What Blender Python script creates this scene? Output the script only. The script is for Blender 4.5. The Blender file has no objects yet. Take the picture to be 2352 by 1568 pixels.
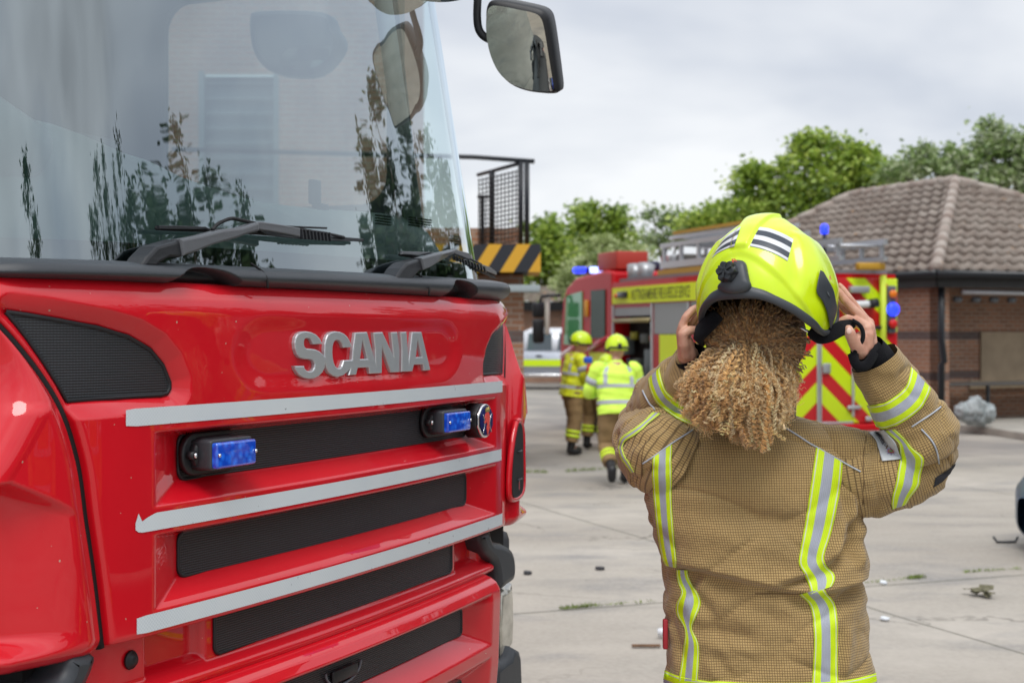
import bpy, bmesh, math, random
import numpy as np
from mathutils import Vector, Matrix, noise

random.seed(7)
RNG = np.random.default_rng(7)
SC = bpy.context.scene
COL = SC.collection
PI = math.pi

# ---------------------------------------------------------------- camera frame
FPX, CXP, HYP, CAMH = 3267.0, 1176.0, 765.0, 1.70     # 50 mm lens, eye height 1.7 m


def P(px, py, d):
    """world point seen at (px, py) of a 2352 px wide frame at depth d metres"""
    return Vector(((px - CXP) / FPX * d, d, CAMH - (py - HYP) / FPX * d))


# ---------------------------------------------------------------- materials
MATS = {}


def nodes_of(m):
    m.use_nodes = True
    nt = m.node_tree
    return nt, nt.nodes, nt.links


def mat(name, color=(.5, .5, .5), rough=.5, metal=0.0, coat=0.0, spec=.5, emit=None, estr=1.0,
        var=0.0, vscale=8.0, bump=0.0, bscale=60.0, trans=0.0, ior=1.45, alpha=1.0, sheen=0.0, coord='Object'):
    if name in MATS:
        return MATS[name]
    m = bpy.data.materials.new(name)
    nt, N, L = nodes_of(m)
    b = N['Principled BSDF']
    b.inputs['Base Color'].default_value = (*color, 1)
    b.inputs['Roughness'].default_value = rough
    b.inputs['Metallic'].default_value = metal
    b.inputs['Coat Weight'].default_value = coat
    b.inputs['Coat Roughness'].default_value = .03
    b.inputs['Specular IOR Level'].default_value = spec
    b.inputs['Transmission Weight'].default_value = trans
    b.inputs['IOR'].default_value = ior
    b.inputs['Alpha'].default_value = alpha
    b.inputs['Sheen Weight'].default_value = sheen
    if emit:
        b.inputs['Emission Color'].default_value = (*emit, 1)
        b.inputs['Emission Strength'].default_value = estr
    if var > 0 or bump > 0:
        tc = N.new('ShaderNodeTexCoord')
        if var > 0:
            nz = N.new('ShaderNodeTexNoise')
            nz.inputs['Scale'].default_value = vscale
            nz.inputs['Detail'].default_value = 6
            L.new(tc.outputs[coord], nz.inputs['Vector'])
            mr = N.new('ShaderNodeMapRange')
            mr.inputs['From Min'].default_value = .25
            mr.inputs['From Max'].default_value = .75
            mr.inputs['To Min'].default_value = 1 - var
            mr.inputs['To Max'].default_value = 1 + var
            L.new(nz.outputs['Fac'], mr.inputs['Value'])
            mx = N.new('ShaderNodeVectorMath')
            mx.operation = 'SCALE'
            mx.inputs[0].default_value = color
            L.new(mr.outputs['Result'], mx.inputs['Scale'])
            L.new(mx.outputs['Vector'], b.inputs['Base Color'])
        if bump > 0:
            n2 = N.new('ShaderNodeTexNoise')
            n2.inputs['Scale'].default_value = bscale
            n2.inputs['Detail'].default_value = 4
            L.new(tc.outputs[coord], n2.inputs['Vector'])
            bp = N.new('ShaderNodeBump')
            bp.inputs['Strength'].default_value = bump
            bp.inputs['Distance'].default_value = .01
            L.new(n2.outputs['Fac'], bp.inputs['Height'])
            L.new(bp.outputs['Normal'], b.inputs['Normal'])
    MATS[name] = m
    return m


class NG:
    """tiny node-graph helper for one material"""

    def __init__(self, name):
        self.m = bpy.data.materials.new(name)
        self.nt, self.N, self.L = nodes_of(self.m)
        self.b = self.N['Principled BSDF']
        self.tc = self.N.new('ShaderNodeTexCoord')
        MATS[name] = self.m

    def new(self, t, **kw):
        n = self.N.new(t)
        for k, v in kw.items():
            setattr(n, k, v)
        return n

    def link(self, a, b):
        self.L.new(a, b)

    def setv(self, sock, v):
        if isinstance(v, bpy.types.NodeSocket):
            self.L.new(v, sock)
        else:
            if sock.type == 'RGBA' and len(v) == 3:
                v = (*v, 1)
            sock.default_value = v

    def math(self, op, a, b=0.0, c=None, clamp=False):
        n = self.new('ShaderNodeMath', operation=op, use_clamp=clamp)
        self.setv(n.inputs[0], a)
        self.setv(n.inputs[1], b)
        if c is not None:
            self.setv(n.inputs[2], c)
        return n.outputs[0]

    def vmath(self, op, a, b=(0, 0, 0)):
        n = self.new('ShaderNodeVectorMath', operation=op)
        self.setv(n.inputs[0], a)
        if op == 'SCALE':
            self.setv(n.inputs['Scale'], b)
        else:
            self.setv(n.inputs[1], b)
        return n.outputs[0]

    def sep(self, v):
        n = self.new('ShaderNodeSeparateXYZ')
        self.L.new(v, n.inputs[0])
        return n.outputs

    def comb(self, x, y, z=0.0):
        n = self.new('ShaderNodeCombineXYZ')
        for i, v in enumerate((x, y, z)):
            self.setv(n.inputs[i], v)
        return n.outputs[0]

    def noise(self, vec, scale, detail=4, rough=.5, out='Fac'):
        n = self.new('ShaderNodeTexNoise')
        self.L.new(vec, n.inputs['Vector'])
        n.inputs['Scale'].default_value = scale
        n.inputs['Detail'].default_value = detail
        n.inputs['Roughness'].default_value = rough
        return n.outputs[out]

    def ramp(self, fac, stops, interp='LINEAR'):
        n = self.new('ShaderNodeValToRGB')
        n.color_ramp.interpolation = interp
        el = n.color_ramp.elements
        while len(el) < len(stops):
            el.new(.5)
        for e, (p, c) in zip(el, stops):
            e.position = p
            e.color = (*c, 1) if len(c) == 3 else c
        self.L.new(fac, n.inputs[0])
        return n.outputs[0]

    def mix(self, fac, a, b, blend='MIX'):
        n = self.new('ShaderNodeMix', data_type='RGBA', blend_type=blend)
        self.setv(n.inputs[0], fac)
        self.setv(n.inputs[6], a)
        self.setv(n.inputs[7], b)
        return n.outputs[2]

    def mapr(self, v, a, b, c=0.0, d=1.0, clamp=True, interp='LINEAR'):
        n = self.new('ShaderNodeMapRange', clamp=clamp, interpolation_type=interp)
        self.setv(n.inputs['Value'], v)
        for k, x in zip(('From Min', 'From Max', 'To Min', 'To Max'), (a, b, c, d)):
            self.setv(n.inputs[k], x)
        return n.outputs[0]

    def bump(self, h, strength=.5, dist=.01):
        n = self.new('ShaderNodeBump')
        n.inputs['Strength'].default_value = strength
        n.inputs['Distance'].default_value = dist
        self.L.new(h, n.inputs['Height'])
        self.L.new(n.outputs['Normal'], self.b.inputs['Normal'])
        return n.outputs[0]

    def out(self, base=None, rough=None, metal=None, coat=None, spec=None):
        for k, v in (('Base Color', base), ('Roughness', rough), ('Metallic', metal),
                     ('Coat Weight', coat), ('Specular IOR Level', spec)):
            if v is not None:
                self.setv(self.b.inputs[k], v)
        return self.m


# ---------------------------------------------------------------- mesh builder
class MB:
    def __init__(self):
        self.v, self.f, self.mi, self.sm, self.uv = [], [], [], [], []
        self.hasuv = False

    def add(self, verts, faces, mi=0, smooth=False, uvs=None, M=None):
        o = len(self.v)
        if M is not None:
            verts = [M @ Vector(p) for p in verts]
        self.v.extend([tuple(p) for p in verts])
        for k, f in enumerate(faces):
            self.f.append(tuple(o + i for i in f))
            self.mi.append(mi)
            self.sm.append(smooth)
            if uvs is not None:
                self.uv.append([tuple(uvs[i]) for i in f])
                self.hasuv = True
            else:
                self.uv.append([(0, 0)] * len(f))
        return self

    def box(self, c, s, mi=0, bev=0.0, M=None, seg=2, rz=0.0):
        R = Matrix.Translation(Vector(c)) @ Matrix.Rotation(rz, 4, 'Z')
        if M is not None:
            R = M @ R
        if bev <= 0:
            x, y, z = s[0] / 2, s[1] / 2, s[2] / 2
            vs = [(-x, -y, -z), (x, -y, -z), (x, y, -z), (-x, y, -z), (-x, -y, z), (x, -y, z), (x, y, z), (-x, y, z)]
            fs = [(0, 3, 2, 1), (4, 5, 6, 7), (0, 1, 5, 4), (1, 2, 6, 5), (2, 3, 7, 6), (3, 0, 4, 7)]
            return self.add(vs, fs, mi, False, None, R)
        bm = bmesh.new()
        bmesh.ops.create_cube(bm, size=1)
        bmesh.ops.scale(bm, vec=s, verts=bm.verts)
        bmesh.ops.bevel(bm, geom=list(bm.edges), offset=min(bev, min(s) * .49), segments=seg, profile=.5, affect='EDGES')
        self.bm(bm, mi, True, R)
        return self

    def bm(self, bm, mi=0, smooth=False, M=None):
        bm.verts.ensure_lookup_table()
        bm.verts.index_update()
        vs = [v.co.copy() for v in bm.verts]
        fs = [tuple(v.index for v in f.verts) for f in bm.faces]
        self.add(vs, fs, mi, smooth, None, M)
        bm.free()
        return self

    def tube(self, pts, r, n=8, mi=0, caps=True, smooth=True, flat=1.0, M=None, up=None):
        """tube along points, r scalar or list; flat scales the second axis"""
        pts = [Vector(p) for p in pts]
        m = len(pts)
        rs = [r] * m if not hasattr(r, '__len__') else list(r)
        vs, fs = [], []
        prev = None
        for i, p in enumerate(pts):
            t = (pts[min(i + 1, m - 1)] - pts[max(i - 1, 0)])
            t = t.normalized() if t.length > 1e-9 else Vector((0, 0, 1))
            if prev is None:
                a = Vector(up) if up is not None else (Vector((0, 0, 1)) if abs(t.z) < .9 else Vector((1, 0, 0)))
            else:
                a = prev
            a = (a - t * a.dot(t)).normalized()
            prev = a
            b = t.cross(a)
            for k in range(n):
                th = 2 * PI * k / n
                vs.append(p + (a * math.cos(th) * rs[i] + b * math.sin(th) * rs[i] * flat))
        for i in range(m - 1):
            for k in range(n):
                k2 = (k + 1) % n
                fs.append((i * n + k, i * n + k2, (i + 1) * n + k2, (i + 1) * n + k))
        if caps:
            fs.append(tuple(reversed(range(n))))
            fs.append(tuple((m - 1) * n + k for k in range(n)))
        return self.add(vs, fs, mi, smooth, None, M)

    def cyl(self, a, b, r, n=16, mi=0, smooth=True, r2=None):
        return self.tube([a, b], [r, r if r2 is None else r2], n, mi, True, smooth)

    def lathe(self, prof, n=24, mi=0, M=None, smooth=True):
        """profile [(r,z)] round local Z"""
        vs, fs = [], []
        for r, z in prof:
            for k in range(n):
                th = 2 * PI * k / n
                vs.append((r * math.cos(th), r * math.sin(th), z))
        for i in range(len(prof) - 1):
            for k in range(n):
                k2 = (k + 1) % n
                fs.append((i * n + k, i * n + k2, (i + 1) * n + k2, (i + 1) * n + k))
        fs.append(tuple(reversed(range(n))))
        fs.append(tuple((len(prof) - 1) * n + k for k in range(n)))
        return self.add(vs, fs, mi, smooth, None, M)

    def prism(self, poly, h, M=None, mi=0, bev=0.0, smooth=False, seg=2):
        """polygon [(x,y)] extruded from z=0 to z=h in frame M, top edge bevelled"""
        bm = bmesh.new()
        vs = [bm.verts.new((x, y, 0)) for x, y in poly]
        try:
            f = bm.faces.new(vs)
        except ValueError:
            return self
        bm.normal_update()
        if f.normal.z < 0:
            f.normal_flip()
        r = bmesh.ops.extrude_face_region(bm, geom=[f])
        nv = [e for e in r['geom'] if isinstance(e, bmesh.types.BMVert)]
        bmesh.ops.translate(bm, vec=(0, 0, h), verts=nv)
        if bev > 0:
            ed = [e for e in bm.edges if all(v.co.z > h * .99 if h > 0 else v.co.z < h * .99 for v in e.verts)]
            bmesh.ops.bevel(bm, geom=ed, offset=bev, segments=seg, profile=.5, affect='EDGES')
        bmesh.ops.recalc_face_normals(bm, faces=bm.faces)
        return self.bm(bm, mi, smooth, M)

    def grid(self, A, mi=0, smooth=True, uv=None, flip=False, closeu=False, M=None):
        """A: (nv, nu, 3) array"""
        A = np.asarray(A, float)
        nv, nu = A.shape[:2]
        vs = A.reshape(-1, 3).tolist()
        fs = []
        uu = nu if closeu else nu - 1
        for j in range(nv - 1):
            r0, r1 = j * nu, (j + 1) * nu
            for i in range(uu):
                i2 = (i + 1) % nu
                q = (r0 + i, r0 + i2, r1 + i2, r1 + i)
                fs.append(q[::-1] if flip else q)
        return self.add(vs, fs, mi, smooth, None if uv is None else np.asarray(uv).reshape(-1, 2).tolist(), M)

    def build(self, name, mats, parent=None, auto=None, loc=None):
        me = bpy.data.meshes.new(name)
        me.from_pydata(self.v, [], self.f)
        if not isinstance(mats, (list, tuple)):
            mats = [mats]
        for m in mats:
            me.materials.append(m)
        if len(me.polygons) == len(self.f):
            me.polygons.foreach_set('material_index', self.mi)
            me.polygons.foreach_set('use_smooth', self.sm)
            if self.hasuv:
                ul = me.uv_layers.new(name='UVMap')
                flat = [c for f in self.uv for p in f for c in p]
                ul.data.foreach_set('uv', flat)
        me.update()
        o = bpy.data.objects.new(name, me)
        COL.objects.link(o)
        if parent is not None:
            o.parent = parent
        if loc is not None:
            o.location = loc
        if auto:
            md = o.modifiers.new('edge', 'BEVEL')
            md.width = auto
            md.segments = 2
            md.limit_method = 'ANGLE'
            md.harden_normals = False
        return o


def empty(name, loc=(0, 0, 0), rz=0.0, parent=None):
    o = bpy.data.objects.new(name, None)
    COL.objects.link(o)
    o.location = loc
    o.rotation_euler = (0, 0, rz)
    o.empty_display_size = .2
    if parent:
        o.parent = parent
    return o


def tag(o, label=None, cat=None, group=None, kind=None):
    if label:
        o['label'] = label
    if cat:
        o['category'] = cat
    if group:
        o['group'] = group
    if kind:
        o['kind'] = kind
    return o


def lerp(a, b, t):
    return a + (b - a) * t


def interp(x, pts):
    xs = [p[0] for p in pts]
    ys = [p[1] for p in pts]
    return np.interp(x, xs, ys)


def smooth_interp(x, pts, k=None):
    """Catmull-like smooth interpolation (cubic hermite, monotone-ish)"""
    xs = np.array([p[0] for p in pts], float)
    ys = np.array([p[1] for p in pts], float)
    m = np.gradient(ys, xs)
    x = np.clip(np.asarray(x, float), xs[0], xs[-1])
    i = np.clip(np.searchsorted(xs, x, side='right') - 1, 0, len(xs) - 2)
    h = xs[i + 1] - xs[i]
    t = (x - xs[i]) / h
    return ((2 * t**3 - 3 * t**2 + 1) * ys[i] + (t**3 - 2 * t**2 + t) * h * m[i]
            + (-2 * t**3 + 3 * t**2) * ys[i + 1] + (t**3 - t**2) * h * m[i + 1])


def spline(pts, n=8, closed=False):
    """Catmull-Rom through points (any dim)"""
    pts = [np.array(p, float) for p in pts]
    m = len(pts)
    out = []
    rng = range(m if closed else m - 1)
    for i in rng:
        if closed:
            p0, p1, p2, p3 = pts[(i - 1) % m], pts[i], pts[(i + 1) % m], pts[(i + 2) % m]
        else:
            p0, p1, p2, p3 = pts[max(i - 1, 0)], pts[i], pts[i + 1], pts[min(i + 2, m - 1)]
        for k in range(n):
            t = k / n
            out.append(.5 * ((2 * p1) + (-p0 + p2) * t + (2 * p0 - 5 * p1 + 4 * p2 - p3) * t * t
                             + (-p0 + 3 * p1 - 3 * p2 + p3) * t**3))
    if not closed:
        out.append(pts[-1])
    return out


def sstep(x, a, b):
    t = np.clip((np.asarray(x, float) - a) / (b - a), 0, 1)
    return t * t * (3 - 2 * t)


def fbm(x, y, z=0.0, oct=3):
    return noise.fractal(Vector((x, y, z)), 1.0, 2.0, oct)


def rrect(x0, y0, x1, y1, r, n=5):
    out = []
    for cx, cy, a0 in ((x1 - r, y1 - r, 0), (x0 + r, y1 - r, PI / 2), (x0 + r, y0 + r, PI), (x1 - r, y0 + r, 1.5 * PI)):
        for k in range(n + 1):
            a = a0 + PI / 2 * k / n
            out.append((cx + r * math.cos(a), cy + r * math.sin(a)))
    return out
# ---------------------------------------------------------------- camera, world, sun
cam_d = bpy.data.cameras.new('camera')
cam = bpy.data.objects.new('camera', cam_d)
COL.objects.link(cam)
cam.location = (0, 0, CAMH)
cam.rotation_euler = (math.radians(90), 0, 0)
cam_d.lens = 50.0
cam_d.sensor_width = 36.0 * 2352 / 2352
cam_d.lens = FPX / 2352 * 36
cam_d.shift_y = -(784 - 765) / 2352
cam_d.clip_start = .05
cam_d.clip_end = 3000
cam_d.dof.use_dof = True
cam_d.dof.focus_distance = 3.3
cam_d.dof.aperture_fstop = 5.2
SC.camera = cam
SC.view_settings.view_transform = 'Standard'
SC.view_settings.look = 'None'
SC.view_settings.exposure = .15
SC.view_settings.gamma = 1.0
SC.cycles.use_denoising = True
SC.cycles.max_bounces = 10
SC.cycles.transparent_max_bounces = 24
SC.cycles.glossy_bounces = 5
SC.cycles.caustics_reflective = False
SC.cycles.caustics_refractive = False
SC.cycles.sample_clamp_indirect = 6

SUN_EL, SUN_AZ = math.radians(58), math.radians(178)      # high, over the photographer's right shoulder
w = bpy.data.worlds.new('World')
SC.world = w
w.use_nodes = True
nt = w.node_tree
N_, L_ = nt.nodes, nt.links
bg = N_['Background']
tc = N_.new('ShaderNodeTexCoord')
sky = N_.new('ShaderNodeTexSky')
sky.sky_type = 'NISHITA'
sky.sun_disc = False
sky.sun_elevation = SUN_EL
sky.sun_rotation = SUN_AZ
sp = N_.new('ShaderNodeSeparateXYZ')
L_.new(tc.outputs['Generated'], sp.inputs[0])


def wm(op, a, b=None, clamp=False):
    n = N_.new('ShaderNodeMath')
    n.operation = op
    n.use_clamp = clamp
    for i, v in enumerate((a, b)):
        if v is None:
            continue
        if isinstance(v, bpy.types.NodeSocket):
            L_.new(v, n.inputs[i])
        else:
            n.inputs[i].default_value = v
    return n.outputs[0]


zc = wm('MAXIMUM', sp.outputs[2], 0.0)
den = wm('ADD', zc, .42)
cb = N_.new('ShaderNodeCombineXYZ')
L_.new(wm('DIVIDE', sp.outputs[0], den), cb.inputs[0])
L_.new(wm('DIVIDE', sp.outputs[1], den), cb.inputs[1])
n1 = N_.new('ShaderNodeTexNoise')
n1.inputs['Scale'].default_value = 1.5
n1.inputs['Detail'].default_value = 5
n1.inputs['Roughness'].default_value = .48
n1.inputs['Distortion'].default_value = .25
L_.new(cb.outputs[0], n1.inputs['Vector'])
rp = N_.new('ShaderNodeValToRGB')
el = rp.color_ramp.elements
el[0].position, el[0].color = .40, (5.9, 6.3, 7.05, 1)
el[1].position, el[1].color = .58, (9.0, 9.15, 9.35, 1)
L_.new(n1.outputs['Fac'], rp.inputs[0])
# brighter overhead, as an overcast sky is
gr = N_.new('ShaderNodeMapRange')
gr.inputs['From Min'].default_value = .22
gr.inputs['From Max'].default_value = 1.0
gr.inputs['To Min'].default_value = 1.0
gr.inputs['To Max'].default_value = 1.9
L_.new(zc, gr.inputs['Value'])
sc_ = N_.new('ShaderNodeVectorMath')
sc_.operation = 'SCALE'
L_.new(rp.outputs[0], sc_.inputs[0])
L_.new(gr.outputs[0], sc_.inputs['Scale'])
n2_ = N_.new('ShaderNodeTexNoise')
n2_.inputs['Scale'].default_value = 2.2
n2_.inputs['Detail'].default_value = 3
L_.new(cb.outputs[0], n2_.inputs['Vector'])
dk = N_.new('ShaderNodeMapRange')
dk.inputs['From Min'].default_value = .35
dk.inputs['From Max'].default_value = .60
dk.inputs['To Min'].default_value = .70
dk.inputs['To Max'].default_value = 1.12
L_.new(n2_.outputs['Fac'], dk.inputs['Value'])
up = N_.new('ShaderNodeMapRange')
up.inputs['From Min'].default_value = .22
up.inputs['From Max'].default_value = .42
L_.new(zc, up.inputs['Value'])
mk = wm('ADD', wm('MULTIPLY', wm('SUBTRACT', dk.outputs[0], 1.0), up.outputs[0]), 1.0)
sc2_ = N_.new('ShaderNodeVectorMath')
sc2_.operation = 'SCALE'
L_.new(sc_.outputs[0], sc2_.inputs[0])
L_.new(mk, sc2_.inputs['Scale'])
sc_ = sc2_
mxs = N_.new('ShaderNodeMix')
mxs.data_type = 'RGBA'
mxs.inputs[0].default_value = .93
L_.new(sky.outputs[0], mxs.inputs[6])
L_.new(sc_.outputs[0], mxs.inputs[7])
L_.new(mxs.outputs[2], bg.inputs[0])
bg.inputs[1].default_value = .10

sd = bpy.data.lights.new('sun', 'SUN')
sd.energy = 1.5
sd.angle = math.radians(25)
sd.color = (1.0, .97, .93)
so = bpy.data.objects.new('sun', sd)
COL.objects.link(so)
dv = Vector((math.sin(SUN_AZ) * math.cos(SUN_EL), math.cos(SUN_AZ) * math.cos(SUN_EL), math.sin(SUN_EL)))
so.rotation_euler = dv.to_track_quat('Z', 'Y').to_euler()
so.location = dv * 50
# ================================================================= near fire engine
TU = np.array((.400, .916))
TU = TU / np.linalg.norm(TU)
TN = np.array((TU[1], -TU[0]))
T_ORG = np.array((-.726, 2.745)) + TU * .93
T_RZ = math.atan2(TU[1], TU[0])
TM = Matrix.Translation((T_ORG[0], T_ORG[1], 0)) @ Matrix.Rotation(T_RZ, 4, 'Z')
TMI = TM.inverted()
CAM_L = TMI @ Vector((0, 0, CAMH))


def hit(px, py, surf):
    """truck-local point where the sight line of (px,py) meets y = surf(x,z)"""
    q = TMI @ P(px, py, 1.0)
    d = q - CAM_L
    f = lambda t: (CAM_L.y + d.y * t) - surf(CAM_L.x + d.x * t, CAM_L.z + d.z * t)
    # walk out from the camera to the first crossing, then refine
    t0, st = 1.8, .05
    while f(t0) * f(t0 + st) > 0 and t0 < 8:
        t0 += st
    t1 = t0 + st
    for _ in range(6):
        tm_ = (t0 + t1) / 2
        if f(t0) * f(tm_) <= 0:
            t1 = tm_
        else:
            t0 = tm_
    f0, f1 = f(t0), f(t1)
    for _ in range(40):
        if abs(f1 - f0) < 1e-12:
            break
        t2 = t1 - f1 * (t1 - t0) / (f1 - f0)
        t2 = min(max(t2, .5), 12)
        t0, f0, t1 = t1, f1, t2
        f1 = f(t1)
        if abs(f1) < 1e-7:
            break
    return CAM_L + d * t1


def S0(X, Z=0):
    a = np.abs(X)
    return .045 * a * a + .8 * np.maximum(0, a - .85)**2


def PL(y):
    return lambda X, Z: y


def SW(X, Z):
    a = np.abs(X)
    return .075 + .06 * a * a + .8 * np.maximum(0, a - .8)**2 + .15 * (Z - 1.86)


def SW2(X, Z):
    return .13 + .06 * (X - .5) + .25 * np.maximum(0, X - .9) + .15 * (Z - 1.86) if X > .5 else SW(X, Z)


# ---- materials
red = NG('red_paint')
n = red.noise(red.tc.outputs['Object'], 3, 3)
red.out(base=red.mix(red.mapr(n, .3, .7), (.62, .004, .014), (.55, .003, .012)), rough=.5, coat=1.0, spec=.15)
red.b.inputs['Coat Roughness'].default_value = .008
red.b.inputs['Coat IOR'].default_value = 1.52
spk_ = red.mapr(red.noise(red.tc.outputs['Object'], 95, 1), .80, .81)
red.out(base=red.mix(spk_, red.b.inputs['Base Color'].links[0].from_socket, (.45, .32, .25)))
red = red.m
gm = NG('grille_mesh')
sx = gm.sep(gm.tc.outputs['Object'])
rz_ = gm.math('FRACT', gm.math('MULTIPLY', sx[2], 190))
hx = gm.math('FRACT', gm.math('MULTIPLY', sx[0], 160))
line = gm.math('MULTIPLY', gm.mapr(gm.math('ABSOLUTE', gm.math('SUBTRACT', rz_, .5)), .18, .32), 1.0)
dots = gm.mapr(gm.math('ABSOLUTE', gm.math('SUBTRACT', hx, .5)), .2, .35, .55, 1)
gm.out(base=gm.mix(gm.math('MULTIPLY', line, dots), (.004, .005, .006), (.045, .052, .062)), rough=.5)
gm.bump(line, .6, .002)
gm = gm.m
plastic = mat('grey_plastic', (.036, .041, .048), .42, bump=.12, bscale=900, var=.1, vscale=6)
blackp = mat('black_plastic', (.012, .013, .016), .45, bump=.1, bscale=500)
blackd = mat('dark_recess', (.006, .006, .007), .8)
rubber = mat('black_rubber', (.012, .012, .013), .7, bump=.2, bscale=200)
chrome = mat('chrome', (.75, .76, .78), .12, metal=1)
silver = mat('silver_lettering', (.50, .53, .56), .38, metal=.55, bump=.03, bscale=400)
tp = NG('silver_tape')
v = tp.tc.outputs['Object']
s_ = tp.sep(v)
k1 = tp.math('ABSOLUTE', tp.math('SUBTRACT', tp.math('FRACT', tp.math('MULTIPLY', tp.math('ADD', s_[0], s_[2]), 120)), .5))
k2 = tp.math('ABSOLUTE', tp.math('SUBTRACT', tp.math('FRACT', tp.math('MULTIPLY', tp.math('SUBTRACT', s_[0], s_[2]), 120)), .5))
kk = tp.mapr(tp.math('MINIMUM', k1, k2), .0, .12)
nz = tp.noise(v, 9, 4)
c1 = tp.mix(kk, (.72, .76, .79), (.52, .58, .62))
spk = tp.mapr(tp.noise(v, 60, 2), .72, .76)
c1 = tp.mix(tp.mapr(nz, .3, .7), c1, (.60, .65, .68))
tp.out(base=tp.mix(spk, c1, (.2, .22, .24)), rough=.33)
tape = tp.m
bl = NG('blue_lens')
sv = bl.sep(bl.tc.outputs['Object'])
vo = bl.new('ShaderNodeTexVoronoi')
vo.inputs['Scale'].default_value = 55
bl.link(bl.tc.outputs['Object'], vo.inputs['Vector'])
fl = bl.math('ABSOLUTE', bl.math('SUBTRACT', bl.math('FRACT', bl.math('MULTIPLY', sv[0], 260)), .5))
b0 = bl.mix(bl.mapr(vo.outputs['Distance'], .05, .6), (.02, .18, .75), (.004, .03, .26))
bl.out(base=bl.mix(bl.mapr(fl, .3, .5, 0, .35), b0, (.03, .12, .55)), rough=.12, coat=1)
bl.b.inputs['Emission Color'].default_value = (.0, .06, .6, 1)
bl.b.inputs['Emission Strength'].default_value = .30
bl = bl.m
interior = mat('cab_interior', (.07, .085, .10), .75, var=.15, vscale=5)
dashm = mat('dash_plastic', (.18, .26, .26), .6, var=.2, vscale=4, bump=.1, bscale=400)
seatm = mat('seat_fabric', (.12, .15, .18), .85)

gl = NG('windscreen_glass')
N_ = gl.N
tr = gl.new('ShaderNodeBsdfTransparent')
tr.inputs[0].default_value = (.70, .84, .80, 1)
go = gl.new('ShaderNodeBsdfGlossy')
go.inputs['Color'].default_value = (.84, .94, 1.0, 1)
go.inputs['Roughness'].default_value = .0
fr = gl.new('ShaderNodeFresnel')
fr.inputs[0].default_value = 1.55
nzs = gl.vmath('MULTIPLY', gl.tc.outputs['Object'], (5.0, 1.0, .9))
wob = gl.noise(nzs, 1.0, 3)
fac = gl.math('ADD', gl.math('MULTIPLY', fr.outputs[0], 2.0), .19, clamp=True)
ms = gl.new('ShaderNodeMixShader')
gl.link(fac, ms.inputs[0])
gl.link(tr.outputs[0], ms.inputs[1])
gl.link(go.outputs[0], ms.inputs[2])
bpn = gl.new('ShaderNodeBump')
bpn.inputs['Strength'].default_value = .25
bpn.inputs['Distance'].default_value = .003
gl.link(gl.noise(gl.vmath('MULTIPLY', gl.tc.outputs['Object'], (9.0, 1.0, 3.0)), 1.0, 1), bpn.inputs['Height'])
gl.link(bpn.outputs[0], go.inputs['Normal'])
gl.link(ms.outputs[0], gl.N['Material Output'].inputs['Surface'])
glass = gl.m


def sideglass(name, tint=(.55, .62, .62), f=.12):
    g = NG(name)
    t = g.new('ShaderNodeBsdfTransparent')
    t.inputs[0].default_value = (*tint, 1)
    o = g.new('ShaderNodeBsdfGlossy')
    o.inputs['Roughness'].default_value = .02
    fr = g.new('ShaderNodeFresnel')
    fr.inputs[0].default_value = 1.5
    m_ = g.new('ShaderNodeMixShader')
    g.link(g.math('ADD', g.math('MULTIPLY', fr.outputs[0], 1.5), f, clamp=True), m_.inputs[0])
    g.link(t.outputs[0], m_.inputs[1])
    g.link(o.outputs[0], m_.inputs[2])
    g.link(m_.outputs[0], g.N['Material Output'].inputs['Surface'])
    return g.m


cabglass = sideglass('cab_side_glass')

truck = empty('fire_engine', TM.translation, T_RZ)
tag(truck, 'bright red fire engine seen close from the front, with silver lettering and black grilles', 'fire engine')


# ---- polygon distance
def poly_sdf(X, Z, poly):
    X = np.asarray(X, float)
    d = np.full(X.shape, 1e9)
    ins = np.zeros(X.shape, bool)
    n = len(poly)
    for i in range(n):
        ax, ay = poly[i][0], poly[i][1]
        bx, by = poly[(i + 1) % n][0], poly[(i + 1) % n][1]
        ex, ey = bx - ax, by - ay
        t = np.clip(((X - ax) * ex + (Z - ay) * ey) / (ex * ex + ey * ey + 1e-12), 0, 1)
        d = np.minimum(d, np.hypot(X - ax - t * ex, Z - ay - t * ey))
        c = ((ay > Z) != (by > Z)) & (X < (bx - ax) * (Z - ay) / ((by - ay) if abs(by - ay) > 1e-12 else 1e-12) + ax)
        ins ^= c
    return np.where(ins, -d, d)


def recess(X, Z, x1, z0, z1, ox, oz0, oz1, D):
    """mitred tray: inner half width x1, inner z0..z1, outer half width ox, outer oz0..oz1"""
    qx = (ox - np.abs(X)) / (ox - x1)
    qb = (Z - oz0) / (z0 - oz0)
    qt = (oz1 - Z) / (oz1 - z1)
    q = np.minimum(np.minimum(qx, qb), qt)
    q = np.clip(q, 0, 1)
    # slightly rounded lip
    e = .10
    q = np.where(q < e, q * q / (2 * e), np.where(q > 1 - e, 1 - e - (1 - q)**2 / (2 * e) + 0, q - e / 2))
    return D * np.clip(q / (1 - e), 0, 1)


GA = (.69, 1.397, 1.484)
GB = (.69, 1.193, 1.279)
cg_px = [(10, 716), (60, 723), (130, 735), (220, 752), (290, 773), (340, 802), (370, 838), (386, 878), (386, 893), (380, 903), (365, 907),
         (260, 913), (150, 920), (128, 880), (98, 832), (62, 780), (35, 745)]
SC_ = lambda X, Z: S0(X) + .03
CGL = [(h.x, h.z) for h in (hit(x, y, SC_) for x, y in cg_px)]
CGR = [(-x, z) for x, z in CGL]
SEAM = [(1.09, .942), (1.24, .962), (1.34, .978), (1.465, .998), (1.57, 1.035), (1.62, 1.065), (1.67, 1.10), (1.72, 1.14), (1.76, 1.18), (1.82, 1.20)]


def SP(X):
    a = abs(X)
    return .045 * a * a + .5 * max(0, a - .95)**2


def seamx(Z):
    return smooth_interp(Z, SEAM)


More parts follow.
